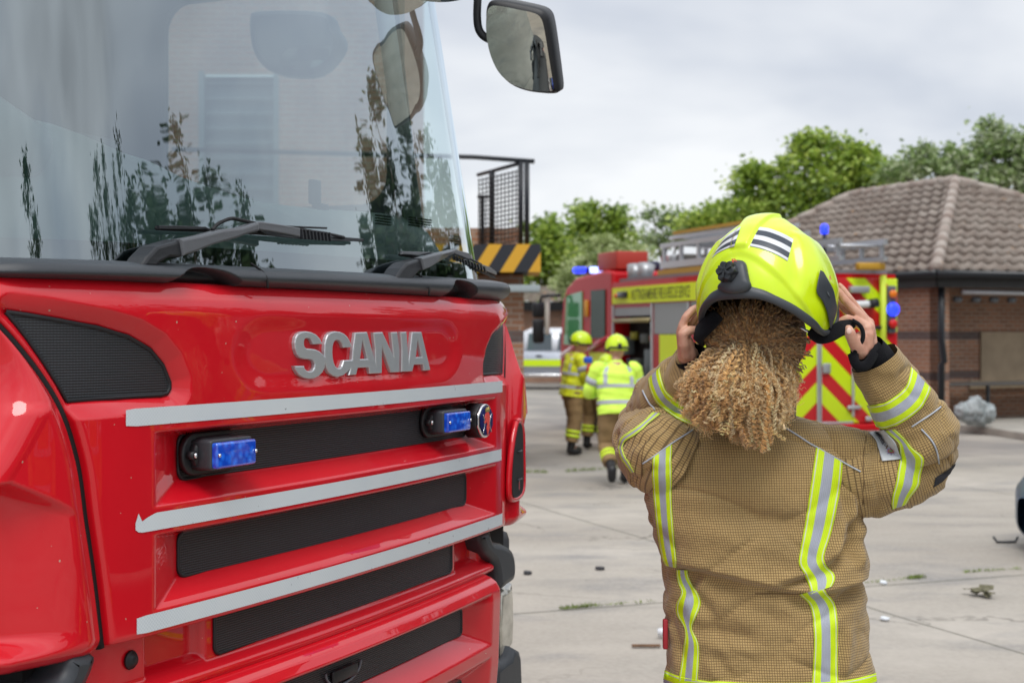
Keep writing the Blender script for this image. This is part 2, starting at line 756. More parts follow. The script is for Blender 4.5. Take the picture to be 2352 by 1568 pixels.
def hood_y(X, Z):
    y = S0(X) + 0 * Z
    y = y + recess(X, Z, GA[0], GA[1], GA[2], .84, 1.350, 1.503, .055)
    y = y + recess(X, Z, GB[0], GB[1], GB[2], .84, 1.143, 1.297, .055)
    # shallow dish behind the lettering
    dd = np.hypot(np.maximum(0, np.abs(X + .02) - .42) / .16, (Z - 1.655) / .095)
    y = y + .007 * (1 - sstep(dd, .45, 1.0))
    # corner grille trays
    for pg in (CGL, CGR):
        d = poly_sdf(X, Z, pg)
        y = y + .03 * (1 - np.clip((d - .002) / .034, 0, 1)**.8)
    # roll back at top
    t = np.maximum(0, Z - 1.735)
    y = y + 6.0 * t * t
    # cabin corner rounding
    y = y + 6 * np.maximum(0, np.abs(X) - 1.17)**2
    # edges
    for dist in (seamx(Z) - np.abs(X), Z - 1.095, 1.806 - Z):
        r = .010
        q = np.clip((r - dist) / r, 0, 1)
        y = y + r * (1 - np.sqrt(np.maximum(0, 1 - q * q)))
    return y


nu, nv = 620, 230
tt = np.linspace(0, 1, nv)
tt = np.concatenate([tt[:4] * .5, tt[4:-4], 1 - (1 - tt[-4:]) * .5])
Zs = 1.095 + (1.806 - 1.095) * tt
ss = np.concatenate([[-1, -.9985, -.996, -.993, -.99], np.linspace(-.985, .985, nu - 10), [.99, .993, .996, .9985, 1]])
XX = ss[None, :] * seamx(Zs)[:, None]
ZZ = np.repeat(Zs[:, None], nu, 1)
YY = hood_y(XX, ZZ)
A = np.stack([XX, YY, ZZ], -1)
# skirts
A = np.concatenate([A[:1] + [0, .03, .0], A, A[-1:] + [0, .05, .004]], 0)
A = np.concatenate([A[:, :1] + [0, .04, 0], A, A[:, -1:] + [0, .04, 0]], 1)
mb = MB().grid(A)
hood = mb.build('hood_panel', red, truck)
tag(hood, 'red front hood panel with two long sunken grilles')


def surf_sheet(name, xs, zs, yfun, m, parent, mask=None):
    X, Z = np.meshgrid(xs, zs)
    return MB().grid(np.stack([X, yfun(X, Z), Z], -1)).build(name, m, parent)


def curved_poly(mb, pts, yfun, h, bev=.002, mi=0, holes=(), res=0.04):
    """flat polygon (x,z) extruded outward (-y) by h following yfun"""
    vs, fs = curve_shape([pts] + list(holes), h, bev)
    vv = [(x, float(yfun(x, y)) - z, y) for x, y, z in vs]
    mb.add(vv, fs, mi, False)


def curve_shape(loops, h, bev=0.0):
    cu = bpy.data.curves.new('tmp', 'CURVE')
    cu.dimensions = '2D'
    cu.fill_mode = 'BOTH'
    cu.extrude = max(h / 2 - bev, 1e-5)
    cu.bevel_depth = bev
    cu.bevel_resolution = 1
    cu.offset = -bev
    for lp in loops:
        sp = cu.splines.new('POLY')
        sp.points.add(len(lp) - 1)
        for p, q in zip(sp.points, lp):
            p.co = (q[0], q[1], 0, 1)
        sp.use_cyclic_u = True
    o = bpy.data.objects.new('tmp', cu)
    COL.objects.link(o)
    dg = bpy.context.evaluated_depsgraph_get()
    me = bpy.data.meshes.new_from_object(o.evaluated_get(dg))
    vs = [(v.co.x, v.co.y, v.co.z + h / 2) for v in me.vertices]
    fs = [tuple(p.vertices) for p in me.polygons]
    bpy.data.objects.remove(o)
    bpy.data.curves.remove(cu)
    bpy.data.meshes.remove(me)
    return vs, fs


def grille(name, x0, x1, z0, z1, r, yoff, label=None, par=None):
    mbb = MB()
    poly = rrect(x0, z0, x1, z1, r)
    # fine horizontal strips so it follows the bow of the panel
    n = 24
    xs = np.linspace(x0, x1, n + 1)
    outer = []
    X = np.linspace(x0, x1, 60)
    # rounded ends by z-limits
    def zlim(x):
        e = min(x - x0, x1 - x)
        if e >= r:
            return z0, z1
        k = r - math.sqrt(max(0, r * r - (r - e)**2))
        return z0 + k, z1 - k
    X = np.concatenate([x0 + r * (1 - np.cos(np.linspace(0, PI / 2, 7))), np.linspace(x0 + r, x1 - r, 50)[1:-1],
                        x1 - r * (1 - np.cos(np.linspace(PI / 2, 0, 7)))])
    rows = 6
    G = np.zeros((rows, len(X), 3))
    for i, x in enumerate(X):
        a, b = zlim(x)
        for j in range(rows):
            z = a + (b - a) * j / (rows - 1)
            G[j, i] = (x, float(S0(x)) + yoff, z)
    mbb.grid(G)
    o = mbb.build(name, gm, par or truck)
    if label:
        tag(o, label)
    # rubber lip round it
    rim = []
    for j, (x, z) in enumerate(poly):
        rim.append((x, float(S0(x)) + yoff + .001, z))
    rim.append(rim[0])
    mb2 = MB().tube(rim, .0045, 6, caps=False)
    mb2.build('grille_seal', blackp, o)
    return o


gA = grille('grille', -.70, .70, 1.392, 1.488, .022, .050, 'upper ribbed black grille carrying two blue strobe lamps')
gB = grille('grille', -.70, .70, 1.188, 1.283, .022, .050, 'second ribbed black grille')
for pg, nm in ((CGL, 1), (CGR, -1)):
    mb = MB()
    n = len(pg)
    cx, cz = sum(p[0] for p in pg) / n, sum(p[1] for p in pg) / n
    rings = []
    big = spline([(p[0], p[1]) for p in pg], 1, True)
    for t in (0, .25, .5, .75, .98):
        rings.append([(cx + (p[0] - cx) * t, float(S0(cx + (p[0] - cx) * t)) + .026, cz + (p[1] - cz) * t) for p in big])
    mb.grid(np.array(rings), closeu=True, flip=nm < 0)
    o = mb.build('corner_grille', gm, truck)
    rim = [(p[0], float(S0(p[0])) + .027, p[1]) for p in big]
    rim.append(rim[0])
    MB().tube(rim, .005, 6, caps=False).build('grille_seal', blackp, o)


# ---- silver reflective tapes
def tape_strip(pxl, pyl, pxr, zc_, hh=.0175, torn=False):
    l, r = hit(pxl, pyl, lambda X, Z: S0(X)), hit(pxr, 1000, lambda X, Z: S0(X))
    xs = np.linspace(l.x, r.x, 70)
    Z0 = np.full(70, zc_ - hh)
    Z1 = np.full(70, zc_ + hh)
    if torn:
        xs = np.concatenate([[l.x, l.x + .008, l.x + .018, l.x + .03, l.x + .05], np.linspace(l.x + .06, r.x, 65)])
        Z1[:5] = zc_ + hh * np.array([.15, 1.2, .25, .55, .9])
        Z0[:2] = zc_ - hh * np.array([.6, .9])
    else:
        Z1[0] -= .002
        Z0[0] += .002
    G = np.zeros((2, 70, 3))
    for i, x in enumerate(xs):
        G[0, i] = (x, hood_y(np.array([x]), np.array([zc_]))[0] * 0 + float(S0(x)) - .0015, Z0[i])
        G[1, i] = (x, float(S0(x)) - .0015, Z1[i])
    o = MB().grid(G).build('silver_stripe', tape, truck)
    return o


tape_strip(288, 963, 1153, 1.5345)
tag(tape_strip(310, 1210, 1151, 1.3235, torn=True), 'silver stripe with a torn corner')
tape_strip(313, 1450, 1153, 1.123)

# ---- lettering
def bp(cx, cy):
    return ((1140 + cx * .26361) / 1.7415, (1290 + cy * .26361) / 1.7415)


LH = .014
L_SC = [(143, 655), (290, 655), (297, 690), (318, 715), (350, 735), (395, 737), (430, 715), (450, 680), (454, 630), (440, 590), (415, 568), (370, 556), (290, 552), (230, 530), (185, 480), (158, 400), (150, 310), (162, 230), (195, 172), (245, 140), (320, 130), (400, 143), (470, 178), (522, 230), (555, 290), (567, 325), (432, 330), (415, 290), (395, 255), (365, 238), (330, 234), (300, 250), (288, 290), (290, 340), (303, 372), (330, 392), (400, 395), (470, 407), (530, 437), (570, 477), (604, 517),
        (602, 430), (607, 330), (622, 250), (650, 185), (690, 148), (760, 130), (840, 140), (900, 168), (950, 218), (985, 280), (1008, 340), (1016, 372), (888, 382), (872, 330), (852, 295), (825, 270), (790, 262), (758, 275), (736, 312), (723, 370), (720, 450), (727, 540), (742, 612), (766, 662), (798, 690), (835, 690), (863, 662), (882, 610), (892, 570), (1022, 563),
        (1035, 400), (1068, 150), (1245, 140), (1312, 380), (1376, 615), (1372, 400), (1345, 150), (1480, 142), (1650, 520), (1632, 330), (1612, 148), (1703, 140), (1738, 400), (1735, 750), (1610, 756), (1472, 360), (1470, 766), (1290, 776), (1275, 680), (1105, 686), (1080, 790), (968, 798), (992, 705), (940, 755), (880, 802), (800, 823), (730, 810), (670, 765), (635, 700), (612, 618), (600, 690), (565, 760), (510, 812), (440, 845), (360, 853), (280, 838), (210, 790), (165, 720)]
H_A = [(1178, 258), (1254, 547), (1140, 551)]
L_IA = [(1757, 142), (1843, 137), (1880, 600), (1932, 140), (2070, 140), (2206, 720), (2110, 728), (2098, 635), (1957, 638), (1932, 738), (1772, 745), (1776, 400)]
H_A2 = [(2015, 250), (2082, 517), (1986, 521)]


def letter_pts(L, k):
    out = []
    for cx, cy in L:
        h = hit(*bp(cx, cy), lambda X, Z: S0(X) + .012 - LH)
        out.append((h.x, h.z))
    return out


lmb = MB()
for L, H in ((L_SC, H_A), (L_IA, H_A2)):
    curved_poly(lmb, letter_pts(L, 1), lambda X, Z: S0(X) + .011, LH, .0028, holes=[letter_pts(H, 1)])
tag(lmb.build('lettering', silver, truck), 'raised silver capital letters SCANIA')


# ---- blue strobes
def strobe(xc, zc_):
    y0 = float(S0(xc)) + .045
    plate = MB()
    M = Matrix(((1, 0, 0, xc), (0, 0, -1, y0), (0, 1, 0, zc_), (0, 0, 0, 1)))
    W, H = .104, .045
    plate.prism(rrect(-W, -H, W, H, .044, 8), .012, M, 0, .004, True)
    plate.prism(rrect(-W * .80, -H * .80, W * .80, H * .80, .034, 8), .030, M, 0, .008, True)
    for s in (-1, 1):
        plate.cyl(M @ Vector((s * W * .84, 0, .01)), M @ Vector((s * W * .84, 0, .030)), .009, 12)
    o = plate.build('strobe_housing', blackp, truck)
    body = MB().prism(rrect(-.076, -.032, .076, .032, .008, 4), .062, M, 0, .004, True)
    body.build('lamp_body', plastic, o)
    lens = MB().prism(rrect(-.072, -.027, .072, .027, .006, 4), .024, M @ Matrix.Translation((0, -.001, .052)), 0, .005, True)
    lens.build('blue_lens', bl, o)
    for s in (-1, 1):
        MB().lathe([(.0045, 0), (.004, .003), (.001, .0045)], 10, 0, M @ Matrix.Translation((s * .067, 0, .0762))).build('screw', chrome, o)
        MB().lathe([(.0065, 0), (.006, .004), (.002, .006)], 10, 0, M @ Matrix.Translation((s * W * .84, 0, .0302))).build('screw', chrome, o)
    return o


def at_x(px, py, yoff):
    return hit(px, py, lambda X, Z: S0(X) + yoff)


hl = at_x(545, 1040, -.03)
hr = at_x(1056, 967, -.03)
strobe(hl.x, hl.z)
strobe(hr.x, hr.z)

# ---- round shield emblem
he = at_x(1114, 966, -.02)
M = Matrix(((1, 0, 0, he.x), (0, 0, -1, float(S0(he.x)) + .03), (0, 1, 0, he.z), (0, 0, 0, 1)))
shield = [(math.sin(a) * .052 * (1 - .10 * max(0, math.cos(a * 1.0 + PI))**2), math.cos(a) * .052) for a in np.linspace(0, 2 * PI, 40, endpoint=False)]
shield = [(x * (1 + .07 * (abs(math.sin(4 * math.atan2(x, z + 1e-9))) > .95)), z) for x, z in shield]
em = MB().prism(shield[::-1], .045, M, 0, .004, True)
emo = em.build('emblem_base', blackp, truck)
MB().prism([(x * .97, z * .97) for x, z in shield][::-1], .008, M @ Matrix.Translation((0, 0, .0455)), 0, .004, True).build('emblem_rim', chrome, emo)
MB().prism([(x * .84, z * .84) for x, z in shield][::-1], .003, M @ Matrix.Translation((0, 0, .0535)), 0, .001, True).build('emblem_face', mat('navy_enamel', (.008, .015, .10), .5, spec=.2), emo)
griff = [(-14, 8), (-10, 16), (-4, 20), (6, 20), (12, 14), (13, 4), (10, -8), (12, -18), (6, -28), (2, -34), (-1, -26), (-3, -18), (0, -8), (-4, -2), (-12, -6), (-18, -2), (-10, 2)]
mbx = MB()
vs, fs = curve_shape([[(x * .0013, z * .0013) for x, z in griff]], .002, .0004)
mbx.add(vs, fs, 0, False, None, M @ Matrix.Translation((0, 0, .0566)))
mbx.build('emblem_crest', mat('red_enamel', (.7, .08, .06), .3), emo)
crown = [(-10, 22), (-13, 33), (-6, 27), (-2, 35), (2, 27), (7, 35), (9, 27), (15, 32), (12, 22)]
mbx = MB()
vs, fs = curve_shape([[(x * .0012, z * .0012) for x, z in crown]], .002, .0003)
mbx.add(vs, fs, 0, False, None, M @ Matrix.Translation((0, 0, .0566)))
mbx.build('emblem_crown', mat('brass', (.6, .45, .15), .3, metal=.7), emo)
for s in (-1, 1):
    arc = [M @ Vector((s * (.030 - .012 * math.sin(t * PI)), lerp(.02, -.034, t), .0575)) for t in np.linspace(0, 1, 9)]
    MB().tube(arc, .0013, 5).build('emblem_line', chrome, emo)


# ---- corner panels (both sides) with air scoop
def corner_panel(sg):
    nzr, nxr = 170, 90
    Z = 1.088 + (1.790 - 1.088) * np.linspace(0, 1, nzr)
    rows = []
    for z in Z:
        x0 = float(seamx(z)) + .012
        x1 = max(float(smooth_interp(z, [(1.08, 1.22), (1.14, 1.25), (1.42, 1.255), (1.50, 1.205), (1.60, 1.155), (1.70, 1.165), (1.80, 1.225)])), x0 + .012)
        row = []
        rr = min(.07, (x1 - x0) * .6)
        m1 = 60
        xs = x0 + (x1 - rr - x0) * np.linspace(0, 1, m1)
        if x1 - rr < x0:
            xs = np.full(m1, x0)
        for x in xs:
            e = x - x0
            y = lerp(float(S0(x)), SP(x), float(sstep(e, .0, .07)))
            if e < .02:
                y += .018 * (1 - e / .02)**2
            # swelling just outside the seam, then the scoop
            sc = float(sstep(x, 1.03, 1.20)) * float(sstep(z, 1.105, 1.150)) * (1 - float(sstep(z, 1.345 + (x - 1.03) * .45, 1.365 + (x - 1.03) * .45)))
            y += .060 * sc
            y -= .012 * float(sstep(x, x0, x0 + .05))
            zb = z - 1.088
            if zb < .03:
                y += .02 * (1 - zb / .03)**2
            row.append((x, y, z))
        yb, xb = row[-1][1], row[-1][0]
        for k in range(1, 13):
            a = PI / 2 * k / 12
            row.append((xb + (x1 - xb) * math.sin(a), yb + .09 * (1 - math.cos(a)), z))
        for k in range(1, 8):
            row.append((x1, yb + .09 + .04 * k, z))
        rows.append([(sg * a, b, c) for a, b, c in row])
    A = np.array(rows)
    bot = A[:1] + [0, .04, -.0]
    A = np.concatenate([bot, A], 0)
    A = np.concatenate([A[:, :1] + [0, .04, 0], A], 1)
    o = MB().grid(A, flip=sg < 0).build('corner_panel', red, truck)
    return o


cpl = corner_panel(-1)
cpr = corner_panel(1)
tag(cpl, 'large red corner panel with a deep air scoop')
for sg in (-1, 1):
    MB().tube([(sg * (float(seamx(z)) + .006), float(S0(seamx(z))) + .026, z) for z in np.linspace(1.09, 1.76, 30)], .0095, 6).build('seam_gap', blackd, truck)
# side air vent on the outer corner
for sg in (1, -1):
    a = hit(1190, 1065, lambda X, Z: S0(X) + .03)
    xc, zc_ = (1.188 if sg > 0 else -1.235), 1.30
    vm = MB()
    vp = spline([(-.028, -.15), (.022, -.14), (.030, -.06), (.030, .10), (.022, .15), (-.002, .12), (-.022, .0)], 5, True)
    if sg > 0:
        hv_ = [hit(a_, b_, lambda X, Z: SP(X) - .014) for a_, b_ in spline([(1191, 975), (1201, 985), (1203, 1050), (1203, 1115), (1196, 1137), (1181, 1142), (1177, 1120), (1180, 1050)], 4, True)]
        hx_, hz_ = sum(h.x for h in hv_) / len(hv_), sum(h.z for h in hv_) / len(hv_)
        vp = [(h.x - hx_, h.z - hz_) for h in hv_]
        xc, zc_ = hx_, hz_
    vv, ff = curve_shape([[(p[0], p[1]) for p in vp]], .02, .002)
    dyo = .048 if sg < 0 else .006
    vm.add([(xc + sg * x, SP(abs(xc) + x) + dyo - z, zc_ + y) for x, y, z in vv], ff)
    vo_ = vm.build('side_vent', blackd, truck)
    for zz in (-.04, .05):
        MB().tube([(xc - sg * .02, SP(abs(xc) - .02) + dyo - .022, zc_ + zz), (xc + sg * .028, SP(abs(xc) + .028) + dyo - .022, zc_ + zz)], .003, 6).build('vent_slat', plastic, vo_)
    fr_ = [(xc + sg * p[0] * 1.14, SP(abs(xc) + p[0]) + dyo - .012, zc_ + p[1] * 1.05) for p in vp]
    MB().tube(fr_ + [fr_[0]], .010, 8, caps=False).build('vent_rim', red, vo_)

# ---- lower trim panel below the hood
nx = 300
Xs = np.linspace(-.955, .865, nx)
prof = []
Zt = np.concatenate([np.linspace(1.10, 1.0, 26), [.992, .985, .980, .976, .972, .966, .958]])
G = np.zeros((len(Zt), nx, 3))
for j, z in enumerate(Zt):
    for i, x in enumerate(Xs):
        y = float(S0(x)) + .050
        if z < .995:
            k = (.995 - z) / .037
            y -= .030 * math.sin(min(1, k * 1.9) * PI / 2)
            if k > .75:
                y += .012 * (k - .75) / .25
        # square pockets beside the grille
        ax = abs(x)
        pk = min(np.clip((ax - .615) / .012, 0, 1), np.clip((.80 - ax) / .012, 0, 1), np.clip((z - 1.0) / .012, 0, 1))
        y += .03 * pk
        G[j, i] = (x, y, z)
o = MB().grid(G, flip=True).build('lower_trim', red, truck)
gC = grille('grille', -.585, .585, 1.003, 1.10, .018, .047, 'third ribbed black grille below the hood')
MB().box((-.71, .105, 1.088), (.10, .05, .016), bev=.004).build('latch_slot', blackd, truck)
for sx_ in (-1, 1):
    hb = MB().lathe([(.020, 0), (.018, .004), (.014, .004), (.012, .010), (.003, .011)], 14, 0,
                    Matrix(((1, 0, 0, sx_ * .845), (0, 0, -1, float(S0(.845)) + .048), (0, 1, 0, 1.045), (0, 0, 0, 1))))
    hb.build('trim_bolt', blackp, truck)

# ---- bumper
XB = .808


def bump_prof(z):
    return interp(z, [(.35, .05), (.5, -.005), (.70, -.025), (.90, -.032), (.925, -.030), (.945, -.018), (.957, .0), (.966, .03), (.970, .08)])


zb = np.concatenate([np.linspace(.35, .92, 150), np.linspace(.925, .957, 12), [.961, .966, .969, .970]])
xb = np.concatenate([[-XB, -XB + .002, -XB + .006], np.linspace(-XB + .012, XB - .012, 380), [XB - .006, XB - .002, XB]])
X, Z = np.meshgrid(xb, zb)
Y = S0(X) + bump_prof(Z)
Y = Y + recess(X, Z, .585, .826, .893, .73, .765, .922, .055) + recess(X, Z, .585, .56, .68, .73, .52, .735, .05)
r = .025
q = np.clip((r - (XB - np.abs(X))) / r, 0, 1)
Y = Y + r * (1 - np.sqrt(np.maximum(0, 1 - q * q)))
G = np.stack([X, Y, Z], -1)
G = np.concatenate([G[:, :1] + [0, .12, 0], G, G[:, -1:] + [0, .12, 0]], 1)
bump_o = MB().grid(G).build('bumper', red, truck)
g4 = grille('grille', -.592, .592, .822, .897, .014, .018, 'bumper grille', bump_o)
g5 = grille('grille', -.592, .592, .55, .69, .014, .02, None, bump_o)
# badge hollow in the bumper mesh
hb = hit(800, 1500, lambda X, Z: S0(X) + .0)
arc = [(hb.x + .085 * math.cos(a) * 1.0, float(S0(hb.x)) + .013, .882 + .042 * math.sin(a)) for a in np.linspace(PI, 2 * PI, 20)]
MB().tube(arc, .0035, 6).build('grille_bulge', mat('grille_edge', (.11, .12, .14), .4), g4)
MB().box((hb.x, float(S0(hb.x)) + .010, .866), (.12, .006, .03), bev=.002).build('camera_window', blackp, g4)
# dark body behind the gaps
MB().box((0, .30, .82), (2.2, .35, .90)).build('front_frame', blackd, truck)


# ---- corner trims and headlamps
def trace_solid(name, pxs, yf, depth, m, bev, mirror=True, sm=True):
    pts = []
    for a, b in pxs:
        h = hit(a, b, PL(yf))
        pts.append((h.x, h.z))
    out = []
    for sg in ((1, -1) if mirror else (1,)):
        ox = 0 if sg > 0 else -.22
        vs, fs = curve_shape([[(sg * a, b) for a, b in pts]], depth, bev)
        mbb = MB().add([(x + ox, yf + depth - z, y) for x, y, z in vs], fs, 0, sm)
        out.append(mbb.build(name, m, truck))
    return out


sp1 = [(1108, 1229), (1128, 1215), (1133, 1233), (1141, 1243), (1163, 1249), (1180, 1262), (1188, 1285), (1189, 1315), (1184, 1333), (1168, 1345), (1151, 1357), (1148, 1325), (1142, 1296), (1128, 1281), (1115, 1263)]
trims = trace_solid('headlamp_surround', [(p[0], p[1]) for p in spline(sp1, 3, True)], .045, .20, plastic, .022)
lens_m = NG('headlamp_lens')
vv_ = lens_m.tc.outputs['Object']
ln = lens_m.math('ABSOLUTE', lens_m.math('SUBTRACT', lens_m.math('FRACT', lens_m.math('MULTIPLY', lens_m.sep(vv_)[0], 140)), .5))
nn = lens_m.noise(vv_, 14, 3)
c = lens_m.mix(lens_m.mapr(nn, .35, .65), (.30, .29, .24), (.62, .60, .52))
lens_m.out(base=lens_m.mix(lens_m.mapr(ln, .2, .5, 0, .5), c, (.72, .70, .62)), rough=.12, coat=1, metal=.35)
lens_m = lens_m.m
trace_solid('headlamp', [(1152, 1362), (1165, 1352), (1180, 1336), (1183, 1370), (1184, 1420), (1182, 1478), (1170, 1500), (1150, 1514), (1149, 1440)], .065, .16, lens_m, .018)
trace_solid('headlamp_gasket', [(1144, 1360), (1152, 1360), (1149, 1440), (1149, 1520), (1140, 1530)], .06, .16, blackp, .003, sm=False)
trace_solid('bumper_corner', [(1142, 1534), (1160, 1518), (1176, 1507), (1183, 1484), (1197, 1492), (1202, 1510), (1204, 1560), (1206, 1640), (1204, 1760), (1140, 1800)], .03, .30, plastic, .022)
# black wheel-arch trims below the corner panels
for sg in (1, -1):
    MB().box((sg * 1.09, .30, .86), (.26, .32, .38), bev=.04).build('corner_step', plastic, truck)

# ---- cowl below the windscreen
nx = 700
Xs = np.linspace(-1.19, 1.10, nx)
prof = [(.045, 1.800), (.020, 1.806), (.004, 1.813), (-.004, 1.820), (-.006, 1.828), (-.003, 1.836), (.006, 1.845), (.020, 1.849), (.035, 1.852), (.055, 1.855), (.075, 1.856), (.10, 1.855), (.14, 1.850)]
prof = [tuple(p) for p in spline(prof, 4)]
G = np.zeros((len(prof), nx, 3))


def scoop_mask(X, Z, x0, x1):
    c_, w_ = (x0 + x1) / 2, (x1 - x0) / 2
    zt = 1.848 - .030 * np.clip(np.abs((X - c_) / w_), 0, 1)**3 - .01 * np.clip((X - c_) / w_, 0, 1)
    return (1 - sstep(np.abs(X - c_), w_ - .012, w_)) * (1 - sstep(Z, zt - .006, zt))


sc1a, sc1b = hit(410, 650, PL(0.02)).x, hit(555, 665, PL(.02)).x
sc2a, sc2b = hit(1012, 670, PL(.04)).x, hit(1085, 670, PL(.04)).x
for j, (dy, z) in enumerate(prof):
    endr = np.where(Xs > 0, np.clip((Xs - 1.0) / .10, 0, 1), np.clip((-Xs - 1.08) / .11, 0, 1))
    y = S0(Xs) + dy + .05 * endr**2.5
    zz = z - (.022 * endr**3 if z > 1.83 else 0) + .013 * Xs * np.clip((z - 1.80) / .03, 0, 1)
    m_ = np.maximum(scoop_mask(Xs, z, sc1a, sc1b), scoop_mask(Xs, z, sc2a, sc2b))
    if dy < .03:
        y = y + .06 * m_
    G[j, :, 0] = Xs
    G[j, :, 1] = y
    G[j, :, 2] = zz
# parting lines
cowl = MB().grid(G).build('cowl', plastic, truck)
for pxs in ([(575, 605), (600, 622), (612, 640), (614, 662)], [(955, 628), (975, 642), (985, 660), (984, 678)]):
    pts = []
    for a, b in pxs:
        h = hit(a, b, lambda X, Z: .045 * X * X + max(-.004, (Z - 1.83) * 1.0))
        pts.append((h.x, h.y - .001, h.z))
    MB().tube([tuple(p) for p in spline(pts, 4)], .0028, 6).build('cowl_joint', blackd, cowl)
for a, b, c, d in ((785, 616, 958, 640),):
    h1, h2 = hit(a, b, PL(.10)), hit(c, d, PL(.12))
    MB().tube([h1, h2], .010, 6, flat=.5).build('cowl_slot', blackd, cowl)
MB().box((0, .24, 1.80), (2.2, .12, .03)).build('cowl_gap', blackd, truck)

# ---- windscreen
gx = np.linspace(-1.14, 1.14, 120)
gz = np.linspace(0, 1, 40)
G = np.zeros((40, 120, 3))
for j, t in enumerate(gz):
    zb_ = 1.834 + .013 * gx
    z = zb_ + (2.98 - zb_) * t
    sc2 = 1 - .055 * t
    x = gx * sc2
    G[j, :, 0] = x
    G[j, :, 1] = SW(x / sc2 * 1.0, z)
    G[j, :, 2] = z
ws = MB().grid(G).build('windscreen', glass, truck)
# ceramic band along the foot of the glass
frit = NG('glass_band')
s3 = frit.sep(frit.tc.outputs['Object'])
frit.out(base=(.01, .014, .014), rough=.3)
G2 = G[:2].copy()
G2[0] = G[0] + [0, .006, 0]
G2[1] = G[0] + [0, .020, .062]
MB().grid(G2).build('glass_band', frit.m, ws)
MB().tube([tuple(p) for p in G[:, -1]], .008, 6).build('glass_seal', mat('glass_edge', (.35, .5, .46), .2), ws)

# ---- dashboard
cp_ = [(-40, 268), (60, 290), (150, 330), (187, 352), (215, 352), (300, 395), (430, 440), (520, 464), (640, 478), (830, 492), (960, 505), (1040, 535)]
crest = [(h.x, h.z) for h in (hit(a, b, PL(.60)) for a, b in cp_)]
xs = np.linspace(-1.12, 1.12, 140)
cz = np.interp(xs, [c[0] for c in crest], [c[1] for c in crest])
rows = []
for t, (yy, k) in enumerate([(0, 0), (.12, .30), (.3, .75), (.42, .92), (.52, 1.0), (.60, .99), (.70, .7), (.74, 0)]):
    r_ = np.stack([xs, np.where(True, SW(xs, 1.86) + .05, 0) * (1 - min(1, yy * 2)) + yy, 1.852 + (cz - 1.852) * k], -1)
    rows.append(r_)
dash = MB().grid(np.array(rows)).build('dashboard', dashm, truck)
bn = hit(60, 350, PL(.40))
dm = MB()
dm.tube([(-1.25, .36, bn.z + .02), (-1.0, .36, bn.z + .015), (-.86, .36, bn.z - .01), (-.80, .37, bn.z - .03)], [.085, .09, .07, .02], 20, flat=1.3)
dm.build('instrument_hood', mat('dash_light', (.28, .38, .40), .55), dash)
for a, b, l in ((230, 508, .12), (500, 530, .1), (560, 555, .08), (965, 520, .14), (880, 515, .08), (1045, 560, .07), (35, 500, .1)):
    h = hit(a, b, PL(.30))
    v_ = MB()
    for k in range(4):
        v_.box((h.x, h.y, h.z + .008 * k), (l, .012, .0035))
    v_.build('air_vent', blackd, dash)
# radio handset on the dash
hh_ = hit(735, 455, PL(.50))
hs = MB()
hs.box((hh_.x - .03, .50, hh_.z + .015), (.05, .02, .075), bev=.006)
hs.box((hh_.x + .02, .51, hh_.z - .03), (.06, .03, .03), bev=.006)
hs.tube([(hh_.x, .5, hh_.z - .02), (hh_.x + .02, .55, hh_.z - .12)], .008, 8)
hs.build('radio_handset', blackp, truck)

# ---- cab shell
shell = MB()
T = .04
shell.box((-1.19, 1.50, 1.5), (T, 2.0, 1.2))
shell.box((1.19, 1.50, 1.5), (T, 2.0, 1.2))
shell.box((0, 2.50, 1.9), (2.48, T, 2.6))
shell.box((0, 1.5, 3.22), (2.48, 2.2, .06))
shell.box((0, 1.5, .95), (2.40, 2.2, .05))
shell.build('cab_shell', red, truck)
doorL = None
for sg in (1, -1):
    dmb = MB()
    x = sg * 1.12
    # pillars and rails round the side window (y .42 .. 1.50, z 2.13 .. 2.92)
    hole = rrect(.56, 2.14, 1.49, 2.90, .10, 6)
    vs, fs = curve_shape([[(.44, 2.04), (2.5, 2.04), (2.5, 3.2), (.58, 3.2)], hole], T, .004)
    dmb.add([(x + z - T / 2, a, b) for a, b, z in vs], fs)
    d_ = dmb.build('cab_door', interior, truck)
    # rounded corner fillets
    MB().grid(np.array([[(x, .50, 2.13), (x, 1.5, 2.13)], [(x, .50, 2.92), (x, 1.5, 2.92)]])).build('door_window', cabglass, d_)
    # seats
    st = MB()
    st.box((sg * .62, 1.40, 1.75), (.52, .16, .75), bev=.06)
    st.box((sg * .62, 1.15, 1.38), (.52, .52, .14), bev=.05)
    s_o = st.build('cab_seat', seatm, truck)
    MB().box((sg * .62, 1.43, 2.26), (.28, .10, .20), bev=.04).build('headrest', seatm, s_o)
inl = MB()
inl.box((0, 2.44, 2.1), (2.3, .04, 2.1))
inl.box((0, 1.4, 3.16), (2.3, 2.0, .03))
inl.build('cab_lining', mat('cab_lining', (.10, .13, .16), .8), truck)
for sg in (1, -1):
    MB().tube([(sg * 1.10, .42, 1.86), (sg * 1.03, .56, 2.98)], .032, 8).build('screen_pillar', mat('pillar_trim', (.35, .40, .42), .6), truck)

